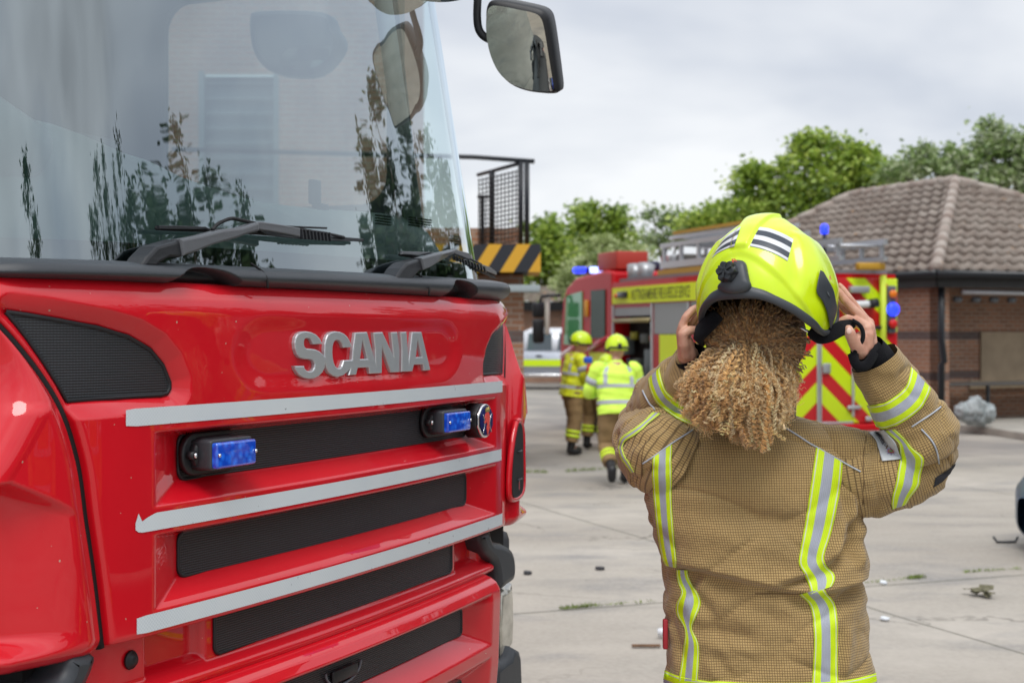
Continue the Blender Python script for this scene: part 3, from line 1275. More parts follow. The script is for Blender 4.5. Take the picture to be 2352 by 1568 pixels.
# ---- rear body, chassis and wheels (out of this view but part of the engine)
rb = MB()
rb.box((0, 5.3, 1.75), (2.46, 5.4, 2.3), bev=.03)
body = rb.build('rear_body', red, truck)
for sg in (1, -1):
    for k in range(3):
        MB().box((sg * 1.235, 3.6 + 1.6 * k, 1.75), (.02, 1.4, 1.7), bev=.008).build('locker_shutter', mat('shutter', (.45, .47, .5), .4, metal=.5), body)
MB().box((0, 4.3, .68), (.9, 7.2, .25)).build('chassis', blackd, truck)
for y in (1.45, 6.2):
    for sg in (1, -1):
        wm_ = MB()
        Mw = Matrix.Translation((sg * .95, y, .50)) @ Matrix.Rotation(sg * PI / 2, 4, 'Y')
        wm_.lathe([(.30, 0), (.47, .0), (.50, .04), (.50, .24), (.47, .28), (.30, .28)], 32, 0, Mw)
        w_o = wm_.build('wheel', rubber, truck)
        MB().lathe([(.05, .20), (.16, .22), (.20, .16), (.29, .18), (.31, .27)], 24, 0, Mw).build('rim', mat('wheel_rim', (.4, .4, .42), .4, metal=.6), w_o)


# ---- wipers
def Wp(px, py, off=.03):
    return hit(px, py, lambda X, Z: SW2(X, Z) - off)


def ribbon_shape(name, outline, off, depth, m, parent, bev=.003):
    """outline in px on a plane just off the glass, real thickness"""
    hs_ = [Wp(a, b, off) for a, b in outline]
    loops = [(h.x, h.z) for h in hs_]
    vs, fs = curve_shape([loops], depth, bev)
    return MB().add([(x, float(SW2(x, y)) - off + depth / 2 - z, y) for x, y, z in vs], fs, 0, False).build(name, m, parent)


wip = mat('wiper_metal', (.10, .105, .115), .4, metal=.2, bump=.08, bscale=400)
w1 = ribbon_shape('wiper_arm', [(300, 613), (318, 588), (340, 566), (372, 557), (396, 550), (406, 552), (409, 586), (392, 592), (368, 592), (345, 605), (338, 613)], .045, .05, blackp, truck, .006)
ribbon_shape('arm_blade', [(403, 550), (450, 541), (500, 528), (545, 523), (578, 512), (583, 512), (584, 531), (560, 537), (530, 548), (480, 562), (440, 578), (410, 588)], .062, .03, wip, w1, .005)
ribbon_shape('arm_tip', [(583, 511), (592, 509), (640, 516), (684, 524), (684, 545), (650, 538), (610, 531), (594, 529), (586, 527)], .060, .016, wip, w1, .003)
MB().tube([Wp(a, b, .02) for a, b in spline([(358, 524), (400, 526), (480, 529), (590, 535), (700, 545), (780, 548), (833, 552)], 5)], .0045, 6).build('wiper_rubber', rubber, w1)
ribbon_shape('wiper_blade', [(362, 518), (400, 518), (470, 521), (480, 527), (440, 527), (364, 526)], .028, .008, blackp, w1, .001)
ribbon_shape('wiper_blade', [(590, 528), (610, 531), (690, 537), (755, 544), (832, 549), (832, 555), (760, 553), (690, 549), (610, 540)], .026, .008, blackp, w1, .001)
for k in range(9):
    x = 690 + k * 8
    ribbon_shape('blade_rib', [(x, 527 + k * .9), (x + 3, 527 + k * .9), (x + 6, 549 + k * .6), (x + 3, 549 + k * .6)], .034, .008, blackp, w1, .0005)
MB().tube([Wp(a, b, .032) for a, b in spline([(684, 526), (720, 532), (748, 536), (790, 545)], 4)], .004, 6).build('blade_bar', blackp, w1)
MB().tube([Wp(a, b, .035) for a, b in ((625, 519), (750, 524))], .0025, 6).build('blade_bar', blackp, w1)
MB().tube([Wp(a, b, .055) for a, b in spline([(488, 528), (500, 515), (520, 505), (535, 502), (555, 506), (590, 514)], 5)], .0042, 8).build('washer_hose', rubber, w1)
w2 = ribbon_shape('wiper_arm', [(889, 650), (895, 632), (905, 616), (918, 604), (945, 596), (960, 593), (964, 618), (955, 621), (945, 624), (930, 640), (920, 652)], .045, .05, blackp, truck, .006)
ribbon_shape('arm_blade', [(958, 593), (980, 587), (1005, 581), (1030, 575), (1036, 573), (1038, 581), (1020, 590), (995, 604), (975, 616), (964, 620)], .062, .03, wip, w2, .004)
ribbon_shape('arm_tip', [(1036, 572), (1042, 573), (1072, 581), (1080, 592), (1072, 596), (1055, 588), (1040, 583)], .055, .014, wip, w2, .002)
MB().tube([Wp(a, b, .02) for a, b in spline([(918, 584), (960, 591), (1010, 600), (1060, 610), (1100, 622), (1135, 637)], 5)], .005, 6).build('wiper_rubber', rubber, w2)
ribbon_shape('wiper_blade', [(922, 577), (985, 579), (1010, 582), (1010, 587), (960, 586), (922, 584)], .028, .008, wip, w2, .001)
ribbon_shape('wiper_blade', [(1105, 607), (1125, 614), (1138, 624), (1139, 631), (1120, 624), (1100, 616)], .028, .008, wip, w2, .001)
for k in range(11):
    x = 1040 + k * 7
    y = 586 + k * 2.6
    ribbon_shape('blade_rib', [(x, y), (x + 3, y), (x + 6, y + 12), (x + 3, y + 12)], .034, .008, blackp, w2, .0005)
MB().tube([Wp(a, b, .034) for a, b in spline([(1040, 583), (1075, 593), (1105, 607)], 4)], .004, 6).build('blade_bar', blackp, w2)

# ---- mirrors
mirror_m = mat('mirror_glass', (.52, .52, .47), .0, metal=1)


def mirror_unit(name, c, nrm, out, inner, parent, thick=.10, curv=.42):
    """outline in metres in mirror plane (x right, y up as seen from its front)"""
    nrm = Vector(nrm).normalized()
    xa = Vector((0, 0, 1)).cross(nrm).normalized()
    ya = nrm.cross(xa)
    M = Matrix((xa, ya, nrm)).transposed().to_4x4()
    M.translation = Vector(c)
    M = TMI @ M
    vs, fs = curve_shape([out], thick, .02)
    h = MB().add(vs, fs, 0, True, None, M @ Matrix.Translation((0, 0, -thick))).build(name, blackp, parent)
    cx = sum(p[0] for p in inner) / len(inner)
    cy = sum(p[1] for p in inner) / len(inner)
    rings = []
    for t in np.linspace(0, 1, 12):
        rings.append([(cx + (x - cx) * t, cy + (y - cy) * t, .012 - curv * ((x - cx)**2 + (y - cy)**2) * t * t) for x, y in inner])
    MB().grid(np.array(rings), closeu=True, M=M).build('mirror_face', mirror_m, h)
    return h


mc = P(1195, 110, 4.50)
mpx = 3267 / 4.50
out_px = [(1114, 85), (1115, 45), (1120, 15), (1133, 1), (1160, 2), (1200, 12), (1245, 25), (1262, 38), (1268, 60), (1272, 110), (1276, 180), (1276, 212), (1266, 220), (1235, 218), (1195, 210), (1160, 193), (1135, 165), (1120, 130)]
in_px = [(1119, 85), (1120, 50), (1126, 22), (1138, 12), (1160, 14), (1200, 24), (1236, 34), (1252, 48), (1258, 80), (1263, 140), (1267, 200), (1262, 212), (1235, 211), (1200, 204), (1165, 188), (1140, 162), (1125, 125)]
mo = [((a - 1195) / mpx, -(b - 110) / mpx) for a, b in out_px]
mi_ = [((a - 1195) / mpx, -(b - 110) / mpx) for a, b in in_px]
MIRN = (-.27, -.92, -.31)
m1 = mirror_unit('front_mirror', mc, MIRN, [tuple(p) for p in spline(mo, 3, True)], [tuple(p) for p in spline(mi_, 3, True)], truck, curv=.28)
arm_pts = [P(a, b, 4.53) for a, b in ((1100, -60), (1097, 0), (1096, 40), (1100, 68), (1113, 85), (1135, 95))]
MB().tube([TMI @ p for p in [Vector(q) for q in spline(arm_pts, 5)]], .013, 10).build('mirror_arm', blackp, m1)
mc2 = P(1010, -58, 4.35)
m2 = mirror_unit('front_mirror', mc2, (.05, -.75, -.85), [(.17 * math.cos(a), .11 * math.sin(a)) for a in np.linspace(0, 2 * PI, 36, endpoint=False)],
                 [(.155 * math.cos(a), .096 * math.sin(a)) for a in np.linspace(0, 2 * PI, 36, endpoint=False)], truck, thick=.07)
# door mirror outside the far window
h = CAM_L
q = TMI @ P(672, 95, 5.6)
wq = TM @ q
m3 = mirror_unit('door_mirror', wq, (-.25, -.95, 0), [tuple(p) for p in spline([(-.19, .10), (-.14, .13), (.12, .11), (.17, .05), (.20, -.03), (.10, -.13), (-.08, -.12), (-.17, -.04)], 4, True)],
                 [tuple(p) for p in spline([(-.17, .085), (-.13, .11), (.11, .09), (.15, .04), (.18, -.03), (.09, -.11), (-.07, -.10), (-.15, -.03)], 4, True)], truck)
# ================================================================= foreground firefighter
from mathutils.bvhtree import BVHTree

# ---- cloth and skin materials


def check_cloth(name, base, dark, pitch=.0062, amt=.75):
    g = NG(name)
    uv = g.tc.outputs['UV']
    s = g.sep(uv)
    wob = g.noise(uv, 40, 2)
    fx = g.math('ABSOLUTE', g.math('SUBTRACT', g.math('FRACT', g.math('DIVIDE', s[0], pitch)), .5))
    fy = g.math('ABSOLUTE', g.math('SUBTRACT', g.math('FRACT', g.math('DIVIDE', s[1], pitch)), .5))
    ln = g.math('MAXIMUM', g.mapr(fx, .34, .44), g.mapr(fy, .34, .44))
    n1 = g.noise(uv, 7, 4)
    n2 = g.noise(uv, 420, 2)
    c = g.mix(g.mapr(n1, .3, .7), tuple(v * .86 for v in base), tuple(v * 1.1 for v in base))
    c = g.mix(g.mapr(n2, .3, .7, 0, .35), c, tuple(v * .55 for v in base))
    c = g.mix(g.math('MULTIPLY', ln, amt), c, dark)
    g.out(base=c, rough=.85, spec=.25)
    g.b.inputs['Sheen Weight'].default_value = .25
    h = g.math('ADD', g.math('MULTIPLY', ln, -.35), g.math('MULTIPLY', g.noise(uv, 28, 4), 2.6))
    g.bump(h, .55, .006)
    return g.m


tan = check_cloth('tan_ripstop', (.49, .335, .140), (.06, .036, .018))


def hivis(name='hi_vis_tape', yel=(.60, .82, .008)):
    g = NG(name)
    uv = g.tc.outputs['UV']
    s = g.sep(uv)
    c = g.ramp(s[0], [(0, yel), (.055, (.62, .66, .52)), (.095, yel), (.32, (.37, .40, .47)), (.68, yel), (.905, (.62, .66, .52)), (.945, yel)], 'CONSTANT')
    fx = g.math('ABSOLUTE', g.math('SUBTRACT', g.math('FRACT', g.math('MULTIPLY', s[0], 16)), .5))
    fy = g.math('ABSOLUTE', g.math('SUBTRACT', g.math('FRACT', g.math('MULTIPLY', s[1], 300)), .5))
    d = g.mapr(g.math('ADD', fx, fy), .12, .30, .55, 1)
    g.out(base=g.mix(1.0, c, g.comb(d, d, d), 'MULTIPLY'), rough=.5, spec=.4)
    g.bump(g.noise(uv, 18, 3), .3, .004)
    return g.m


tape_y = hivis()
piping_m = mat('grey_piping', (.42, .46, .52), .45)
black_knit = mat('black_knit', (.006, .0065, .009), .95, spec=.15, bump=.6, bscale=700, sheen=.05)
skin = NG('skin')
v = skin.tc.outputs['Object']
nn = skin.noise(v, 30, 4)
n2 = skin.noise(v, 350, 3)
c = skin.mix(skin.mapr(nn, .3, .7), (.52, .25, .175), (.70, .42, .31))
skin.out(base=c, rough=.48, spec=.4)
skin.b.inputs['Subsurface Weight'].default_value = .12
skin.b.inputs['Subsurface Radius'].default_value = (.01, .004, .002)
skin.b.inputs['Subsurface Scale'].default_value = .4
vor = skin.new('ShaderNodeTexVoronoi')
vor.inputs['Scale'].default_value = 260
skin.link(v, vor.inputs['Vector'])
skin.bump(skin.math('ADD', skin.math('MULTIPLY', skin.noise(v, 60, 5), 1.5), skin.math('MULTIPLY', vor.outputs[0], .4)), .35, .002)
skin = skin.m

PD = 3.62        # depth of the torso axis
person = empty('person', (P(1750, 1200, PD).x, PD, 0))
tag(person, 'firefighter in tan checked jacket with curly blonde ponytail, back turned, both hands raised', 'person')
PO = Vector(person.location)


def W2(v_):
    return Vector(v_) - PO


def rm(px, d):
    return px * d / FPX


# ---- torso surface
TOR = [  # py, left, right, half depth
    (940, 1668, 1812, .062), (952, 1650, 1825, .070), (966, 1600, 1866, .085), (982, 1552, 1905, .10), (1000, 1518, 1940, .115), (1025, 1496, 1966, .130),
    (1060, 1484, 1982, .145), (1100, 1480, 1986, .155), (1160, 1486, 1984, .160), (1220, 1503, 1984, .160), (1281, 1520, 1990, .158),
    (1330, 1528, 1988, .156), (1382, 1530, 1992, .156), (1450, 1531, 1998, .158), (1534, 1532, 2005, .162), (1600, 1528, 2014, .165), (1680, 1522, 2022, .170)]
TZ = [(CAMH - (r[0] - HYP) / FPX * PD) for r in TOR][::-1]
TXL = [((r[1] - CXP) / FPX * PD) for r in TOR][::-1]
TXR = [((r[2] - CXP) / FPX * PD) for r in TOR][::-1]
TDP = [r[3] for r in TOR][::-1]
CRY = [(1480, 1285), (1530, 1292), (1600, 1302), (1700, 1325), (1800, 1350), (1870, 1364), (1950, 1340), (2010, 1320)]


def folds(px, py):
    """outward relief of the back of the jacket, metres"""
    px = np.asarray(px, float)
    py = np.asarray(py, float)
    d = np.zeros(np.broadcast(px, py).shape)
    yc = np.interp(px, [c[0] for c in CRY], [c[1] for c in CRY])
    t = py - yc
    d += .020 * np.exp(-np.maximum(0, -t) / 60) * (1 - sstep(t, -6, 16))
    d += -.010 * np.exp(-((t - 26) / 22)**2)
    # sway of the waist
    d += -.010 * np.exp(-((py - 1185 - (px - 1700) * .12) / 22)**2) * np.exp(-((px - 1760) / 110)**2)
    d += .010 * np.exp(-((py - 1235 - (px - 1700) * .15) / 35)**2) * np.exp(-((px - 1720) / 150)**2)

    def cr(x0, y0, x1, y1, w, a):
        ex, ey = x1 - x0, y1 - y0
        L = math.hypot(ex, ey)
        u = ((px - x0) * ex + (py - y0) * ey) / L
        v = (-(px - x0) * ey + (py - y0) * ex) / L
        m_ = sstep(u, -.15 * L, .2 * L) * (1 - sstep(u, .75 * L, 1.15 * L))
        return a * m_ * (np.exp(-(v / w)**2) - .6 * np.exp(-((v - 1.9 * w) / w)**2))
    d = d + cr(1975, 1180, 1925, 1290, 12, -.016)
    d = d + cr(1990, 1230, 1880, 1330, 13, -.013)
    d = d + cr(1985, 1205, 1965, 1300, 9, .012)
    d = d + cr(1860, 1330, 1790, 1345, 9, -.010)
    d = d + cr(1990, 1350, 1900, 1420, 14, -.008)
    d = d + cr(1955, 1120, 1960, 1210, 9, .010)
    d = d + cr(1550, 1310, 1640, 1420, 16, -.009)
    d = d + cr(1620, 1330, 1570, 1400, 12, .008)
    d = d + cr(1600, 1440, 1740, 1470, 18, -.008)
    d = d + cr(1640, 1500, 1680, 1560, 14, -.006)
    d = d + cr(1690, 1340, 1830, 1400, 20, .008)
    d = d + cr(1535, 1400, 1575, 1540, 10, -.008)
    d = d + cr(1500, 1100, 1520, 1240, 10, .006)
    d = d + cr(1700, 1060, 1780, 1090, 30, -.005)
    d = d + cr(1950, 1440, 1940, 1560, 12, .008)
    return d


NT, NR = 260, 300
zz = np.linspace(TZ[0], TZ[-1], NR)
zz = np.sort(zz)
xl = smooth_interp(zz, list(zip(TZ, TXL)))
xr = smooth_interp(zz, list(zip(TZ, TXR)))
dp = smooth_interp(zz, list(zip(TZ, TDP)))
cxs, ax = (xl + xr) / 2, (xr - xl) / 2
th = np.linspace(0, 2 * PI, NT, endpoint=False)
EXP = 2 / 2.5
A = np.zeros((NR, NT, 3))
UVt = np.zeros((NR, NT, 2))
for j in range(NR):
    z = zz[j]
    c_, s_ = np.cos(th), np.sin(th)
    x = cxs[j] + ax[j] * np.sign(c_) * np.abs(c_)**EXP
    y = PD - dp[j] * np.sign(s_) * np.abs(s_)**EXP     # s>0 is the back
    y = y + .02
    px = CXP + x / np.minimum(y, PD) * FPX
    py = HYP + (CAMH - z) / np.minimum(y, PD) * FPX
    back = np.clip(s_ * 1.6, 0, 1)
    f = folds(px, py)
    nx_, ny_ = c_ / ax[j], -s_ / dp[j]
    ln_ = np.hypot(nx_, ny_)
    nz1 = np.array([noise.fractal(Vector((a_ * 7, z * 9 + 3, b_ * 7)), 1.0, 2.0, 3) for a_, b_ in zip(x[::4], y[::4])])
    nz1 = np.interp(np.arange(NT), np.arange(0, NT, 4), nz1)
    cr_ = np.array([(1 - abs(noise.noise(Vector((a_ * 4 + .6 * noise.noise(Vector((a_ * 3, 5, z * 3))), b_ * 4, z * 7 + 2)))))**10 for a_, b_ in zip(x[::2], y[::2])])
    cr_ = np.interp(np.arange(NT), np.arange(0, NT, 2), cr_)
    off = 1.35 * f * back - .009 * cr_ + .006 * nz1 + .004 * np.sin(z * 75 + 5 * nz1) * (1 - back) * (np.abs(c_) > .5)
    A[j, :, 0] = x + off * nx_ / ln_
    A[j, :, 1] = y + off * ny_ / ln_
    A[j, :, 2] = z
    dl = np.hypot(np.diff(A[j, :, 0], append=A[j, 0, 0]), np.diff(A[j, :, 1], append=A[j, 0, 1]))
    cum = np.concatenate([[0], np.cumsum(dl)[:-1]])
    UVt[j, :, 0] = cum - cum[NT // 4]
    UVt[j, :, 1] = z


def loft(pts, n=72, fold=.0, seed=0, capend=True, wr=None, flat=1.0, up=(0, 0, 1)):
    """pts: list of (px,py,depth,radius px); returns array, uv"""
    S = spline([(*P(a, b, d), rm(r, d)) for a, b, d, r in pts], 14)
    m = len(S)
    A_ = np.zeros((m, n, 3))
    U_ = np.zeros((m, n, 2))
    prev = Vector(up)
    L = 0
    rbar = sorted(s_[3] for s_ in S)[int(len(S) * .7)] * .95
    phs = np.linspace(0, 2 * PI, n, endpoint=False)
    for i in range(m):
        p = Vector(S[i][:3])
        t = (Vector(S[min(i + 1, m - 1)][:3]) - Vector(S[max(0, i - 1)][:3])).normalized()
        a = (prev - t * prev.dot(t)).normalized()
        prev = a
        b = t.cross(a)
        if i:
            L += (p - Vector(S[i - 1][:3])).length
        r = max(S[i][3], .002)
        for k, ph in enumerate(phs):
            d = a * math.cos(ph) + b * math.sin(ph) * flat
            q = p + d * r
            nz_ = noise.fractal(Vector((q.x * 9 + seed, q.y * 9, q.z * 9)), 1, 2, 3)
            rr = r + fold * nz_
            if fold > .004 and r > .03:
                w2 = Vector((q.x * 5 + seed * 3, q.y * 5 + nz_ * .8, q.z * 8))
                rr -= fold * .75 * (1 - abs(noise.noise(w2)))**9
            if wr:
                rr += wr(L, ph, nz_)
            q = p + d * rr
            A_[i, k] = q
            U_[i, k] = (ph * rbar, L)
    return A_, U_


def wr_elbow(L0, amp, freq, ph0, w=.10):
    return lambda L, ph, nz_: amp * math.exp(-((L - L0) / w)**2) * math.sin((L + .02 * math.sin(ph * 2 + 1)) * freq + 2.5 * nz_) * (.35 + .65 * max(0, math.cos(ph - ph0)))


jk = MB()
Al = A - np.array(PO)
uvc = np.concatenate([UVt, UVt[:, :1] + [[0, 0]]], 1)
uvc[:, -1, 0] = UVt[:, -1, 0] + .005
jk.grid(np.concatenate([Al, Al[:, :1]], 1), uv=uvc)
SLV = []
# right arm: upper arm, then forearm folded back up
SLV.append(loft([(1945, 1096, 3.62, 84), (1965, 1093, 3.61, 97), (2010, 1087, 3.60, 95), (2060, 1080, 3.58, 87), (2110, 1066, 3.57, 79), (2150, 1050, 3.56, 64), (2183, 1044, 3.56, 34), (2200, 1043, 3.56, 3)],
                fold=.014, seed=3, wr=wr_elbow(.20, .006, 85, 0, .12)))
SLV.append(loft([(2150, 1075, 3.56, 2), (2146, 1062, 3.56, 40), (2136, 1038, 3.56, 70), (2118, 1006, 3.55, 86), (2098, 968, 3.54, 84), (2066, 914, 3.52, 78), (2036, 868, 3.505, 68), (2008, 824, 3.495, 60)],
                fold=.012, seed=9, wr=wr_elbow(.08, .006, 85, PI, .09)))
# left arm: swung away from the camera
SLV.append(loft([(1560, 1060, 3.60, 88), (1535, 1045, 3.60, 96), (1512, 1030, 3.63, 92), (1492, 1016, 3.70, 80), (1482, 1004, 3.79, 70), (1474, 994, 3.87, 56), (1470, 990, 3.93, 28), (1469, 989, 3.95, 3)],
                fold=.014, seed=5, wr=wr_elbow(.2, .003, 90, PI / 2, .14)))
SLV.append(loft([(1452, 1006, 3.90, 3), (1456, 1001, 3.89, 34), (1472, 984, 3.86, 58), (1497, 958, 3.80, 72), (1532, 925, 3.73, 78), (1566, 890, 3.66, 74), (1600, 852, 3.59, 65), (1618, 832, 3.57, 60)],
                fold=.012, seed=12, wr=wr_elbow(.1, .006, 120, PI, .1)))
for a_, u_ in SLV:
    al = a_ - np.array(PO)
    uu = np.concatenate([u_, u_[:, :1] + [[.0, 0]]], 1)
    uu[:, -1, 0] = u_[:, -1, 0] + (u_[:, -1, 0] - u_[:, -2, 0])
    jk.grid(np.concatenate([al, al[:, :1]], 1), uv=uu, flip=True)
# shoulder yoke lobes
for pts in ([(1850, 985, 3.62, 26), (1885, 1012, 3.61, 44), (1930, 1034, 3.60, 60), (1968, 1056, 3.60, 66), (1990, 1075, 3.60, 50), (1995, 1085, 3.6, 10)],
            [(1640, 985, 3.62, 26), (1600, 1008, 3.61, 44), (1560, 1022, 3.59, 58), (1525, 1034, 3.58, 62), (1500, 1046, 3.58, 48), (1492, 1052, 3.6, 10)]):
    a_, u_ = loft(pts, fold=.005, seed=21)
    al = a_ - np.array(PO)
    al2 = np.concatenate([al, al[:, :1]], 1)
    jk.grid(al2, uv=np.stack([al2[:, :, 0], al2[:, :, 2]], -1), flip=True)
# stand collar
co = [(1738, 962, 3.60), (1742, 900, 3.585), (1744, 858, 3.57)]
cA = []
for k, (a, b, d) in enumerate(co):
    c0 = P(a, b, d)
    rx, ry = (.098, .095, .092)[k], (.085, .082, .080)[k]
    cA.append([c0 + Vector((rx * math.cos(t), -ry * math.sin(t), .012 * math.sin(3 * t))) for t in np.linspace(0, 2 * PI, 48)])
cin = [[p + (c0 - p) * .10 for p in cA[-1]], [p + (P(1742, 900, 3.585) - p) * .12 for p in cA[1]]]
cAr = np.array([[tuple(p) for p in r_] for r_ in cA + cin]) - np.array(PO)
uvv = np.array([[(k * .012, j * .05) for k in range(48)] for j in range(5)])
jk.grid(cAr, uv=uvv)
jacket = jk.build('jacket', tan, person)
tag(jacket, 'tan checked fire jacket with yellow and silver bands')

# hi-vis hem below the jacket and skirt edge
bvh_j = BVHTree.FromPolygons([Vector(v_) + PO for v_ in jk.v], jk.f)
EYE = Vector((0, 0, CAMH))


def proj(bvh, px, py, eps=.002, dflt=3.55):
    d = (P(px, py, 1) - EYE).normalized()
    loc, nrm, idx, dist = bvh.ray_cast(EYE, d, 20)
    if loc is None:
        return P(px, py, dflt)
    if nrm.dot(d) > 0:
        nrm = -nrm
    return loc + nrm * eps


def band(bvh, name, L, R, m, parent, org, n=70, k=13, eps=.003, smoothit=2):
    """ribbon between two traced px edges laid on a surface"""
    L = np.array(spline(L, 10))
    R = np.array(spline(R, 10))

    def resample(Q):
        s = np.concatenate([[0], np.cumsum(np.hypot(*(np.diff(Q, axis=0).T)))])
        t = np.linspace(0, s[-1], n)
        return np.stack([np.interp(t, s, Q[:, 0]), np.interp(t, s, Q[:, 1])], 1)
    L, R = resample(L), resample(R)
    G = np.zeros((n, k, 3))
    U = np.zeros((n, k, 2))
    for i in range(n):
        for j in range(k):
            t = j / (k - 1)
            p = proj(bvh, lerp(L[i, 0], R[i, 0], t), lerp(L[i, 1], R[i, 1], t), eps)
            G[i, j] = p - org
            U[i, j] = (t, i * .006)
    for _ in range(smoothit):
        H = G.copy()
        H[1:-1] = .5 * G[1:-1] + .25 * (G[:-2] + G[2:])
        H[:, 1:-1] = .5 * H[:, 1:-1] + .25 * (H[:, :-2] + H[:, 2:])
        G = H
    # thickness: tuck the two long edges in a little
    E0 = G[:, :1] + (G[:, :1] - G[:, 1:2]) * .05
    E1 = G[:, -1:] + (G[:, -1:] - G[:, -2:-1]) * .05
    vd = G / 1.0 + org - EYE
    vd = vd / np.linalg.norm(vd, axis=2, keepdims=True)
    E0 = E0 + vd[:, :1] * .005
    E1 = E1 + vd[:, -1:] * .005
    G = np.concatenate([E0, G, E1], 1)
    U = np.concatenate([U[:, :1], U, U[:, -1:]], 1)
    return MB().grid(G, uv=U).build(name, m, parent)


def pipe(bvh, name, pts, r, m, parent, org, eps=.002):
    q = [proj(bvh, a, b, eps) - org for a, b in spline(pts, 8)]
    for _ in range(2):
        q = [q[0]] + [(q[i - 1] + q[i] * 2 + q[i + 1]) / 4 for i in range(1, len(q) - 1)] + [q[-1]]
    return MB().tube(q, r, 6).build(name, m, parent)


B = lambda nm, L, R, **kw: band(bvh_j, nm, L, R, tape_y, jacket, PO, **kw)
B('back_band', [(1874, 1028), (1859, 1129), (1848, 1205), (1836, 1270), (1834, 1295), (1848, 1320), (1858, 1345), (1862, 1362)],
  [(1934, 1061), (1927, 1129), (1909, 1220), (1893, 1275), (1899, 1301), (1915, 1316), (1918, 1331), (1909, 1347)])
B('back_band', [(1836, 1362), (1858, 1387), (1867, 1427), (1869, 1483), (1864, 1575)],
  [(1892, 1352), (1914, 1382), (1922, 1412), (1923, 1483), (1925, 1575)])
B('back_band', [(1500, 1051), (1500, 1104), (1510, 1205), (1521, 1272), (1530, 1296)],
  [(1543, 1020), (1543, 1129), (1548, 1215), (1555, 1281), (1554, 1301)])
B('back_band', [(1555, 1306), (1558, 1337), (1566, 1362), (1555, 1387), (1557, 1412), (1575, 1448), (1568, 1508), (1560, 1562)],
  [(1580, 1306), (1585, 1331), (1604, 1362), (1609, 1387), (1598, 1417), (1590, 1443), (1606, 1483), (1603, 1562)])
B('arm_band', [(2034, 989), (2063, 1014), (2068, 1039), (2061, 1085), (2058, 1105), (2049, 1140), (2048, 1168)],
  [(2057, 985), (2079, 1006), (2096, 1028), (2119, 1047), (2121, 1062), (2113, 1091), (2110, 1113), (2091, 1138), (2080, 1156)])
B('forearm_band', [(1990, 930), (2015, 928), (2042, 919), (2077, 891), (2088, 863), (2091, 843)],
  [(2012, 980), (2030, 984), (2050, 979), (2088, 959), (2116, 934), (2131, 908), (2136, 893)])
B('forearm_band', [(1518, 843), (1517, 855), (1528, 892), (1549, 914), (1580, 932), (1612, 945)],
  [(1491, 870), (1495, 894), (1510, 924), (1543, 955), (1575, 972), (1605, 984)])
B('arm_band', [(1500, 947), (1483, 965), (1466, 979), (1448, 991), (1428, 1006), (1421, 1030)], [(1518, 952), (1492, 972), (1478, 986), (1458, 1001), (1438, 1014), (1430, 1034)], k=7)
B('arm_band', [(1422, 1030), (1427, 1050), (1438, 1066), (1452, 1084)], [(1431, 1030), (1437, 1047), (1446, 1060), (1458, 1082)], k=7)
B('hem_band', [(1526, 1538), (1580, 1556), (1700, 1567), (1850, 1567), (1950, 1560), (2010, 1545)], [(1526, 1600), (1580, 1615), (1700, 1625), (1850, 1625), (1950, 1618), (2014, 1605)], n=120)
for pts in ([(1783, 970), (1830, 999), (1876, 1028), (1930, 1058), (1977, 1083)], [(1590, 988), (1540, 1020), (1508, 1044), (1477, 1064)],
            [(2160, 934), (2130, 956), (2094, 980)], [(2116, 985), (2141, 1014), (2152, 1040), (2156, 1064)], [(1477, 897), (1490, 922), (1504, 942)]):
    pipe(bvh_j, 'piping', pts, .0022, piping_m, jacket, PO)
seam_m = mat('seam_thread', (.16, .10, .045), .9)
for pts in ([(1990, 1000), (1983, 1050), (1984, 1110), (1980, 1190)], [(1484, 1010), (1474, 1050), (1476, 1090)], [(2045, 1010), (2020, 1060), (2022, 1100)][:2], [(1735, 1362), (1870, 1364)][:2]):
    pipe(bvh_j, 'seam', pts, .0014, seam_m, jacket, PO, .0004)
band(bvh_j, 'elbow_patch', [(2147, 1096), (2172, 1080), (2194, 1062)], [(2143, 1118), (2166, 1102), (2186, 1080)], mat('elbow_leather', (.02, .02, .025), .8, bump=.4, bscale=300), jacket, PO, n=24, k=8)
MB().box(W2(P(1528, 1455, 3.60)), (.012, .02, .075), bev=.003).build('red_tab', mat('red_tab', (.35, .02, .03), .6), jacket)
# badge patch on the sleeve
patch_m = mat('grey_patch', (.50, .53, .56), .4, bump=.1, bscale=200)
pa = band(bvh_j, 'sleeve_patch', [(1994, 997), (2010, 1014), (2018, 1036), (2026, 1060)], [(2034, 985), (2056, 1010), (2068, 1035), (2076, 1056)], patch_m, jacket, PO, n=24, k=14, eps=.006)
tag(pa, 'grey badge patch with printed name and crest')


def text_mesh(body, size=1.0, bold=.015):
    cu = bpy.data.curves.new('t', 'FONT')
    cu.body = body
    cu.size = size
    cu.offset = bold
    cu.resolution_u = 3
    o = bpy.data.objects.new('t', cu)
    COL.objects.link(o)
    dg = bpy.context.evaluated_depsgraph_get()
    me = bpy.data.meshes.new_from_object(o.evaluated_get(dg))
    vs = [(v_.co.x, v_.co.y) for v_ in me.vertices]
    fs = [tuple(p.vertices) for p in me.polygons]
    bpy.data.objects.remove(o)
    bpy.data.curves.remove(cu)
    bpy.data.meshes.remove(me)
    x0, x1 = min(p[0] for p in vs), max(p[0] for p in vs)
    y0, y1 = min(p[1] for p in vs), max(p[1] for p in vs)
    return [((x - x0) / (x1 - x0), (y - y0) / (y1 - y0)) for x, y in vs], fs


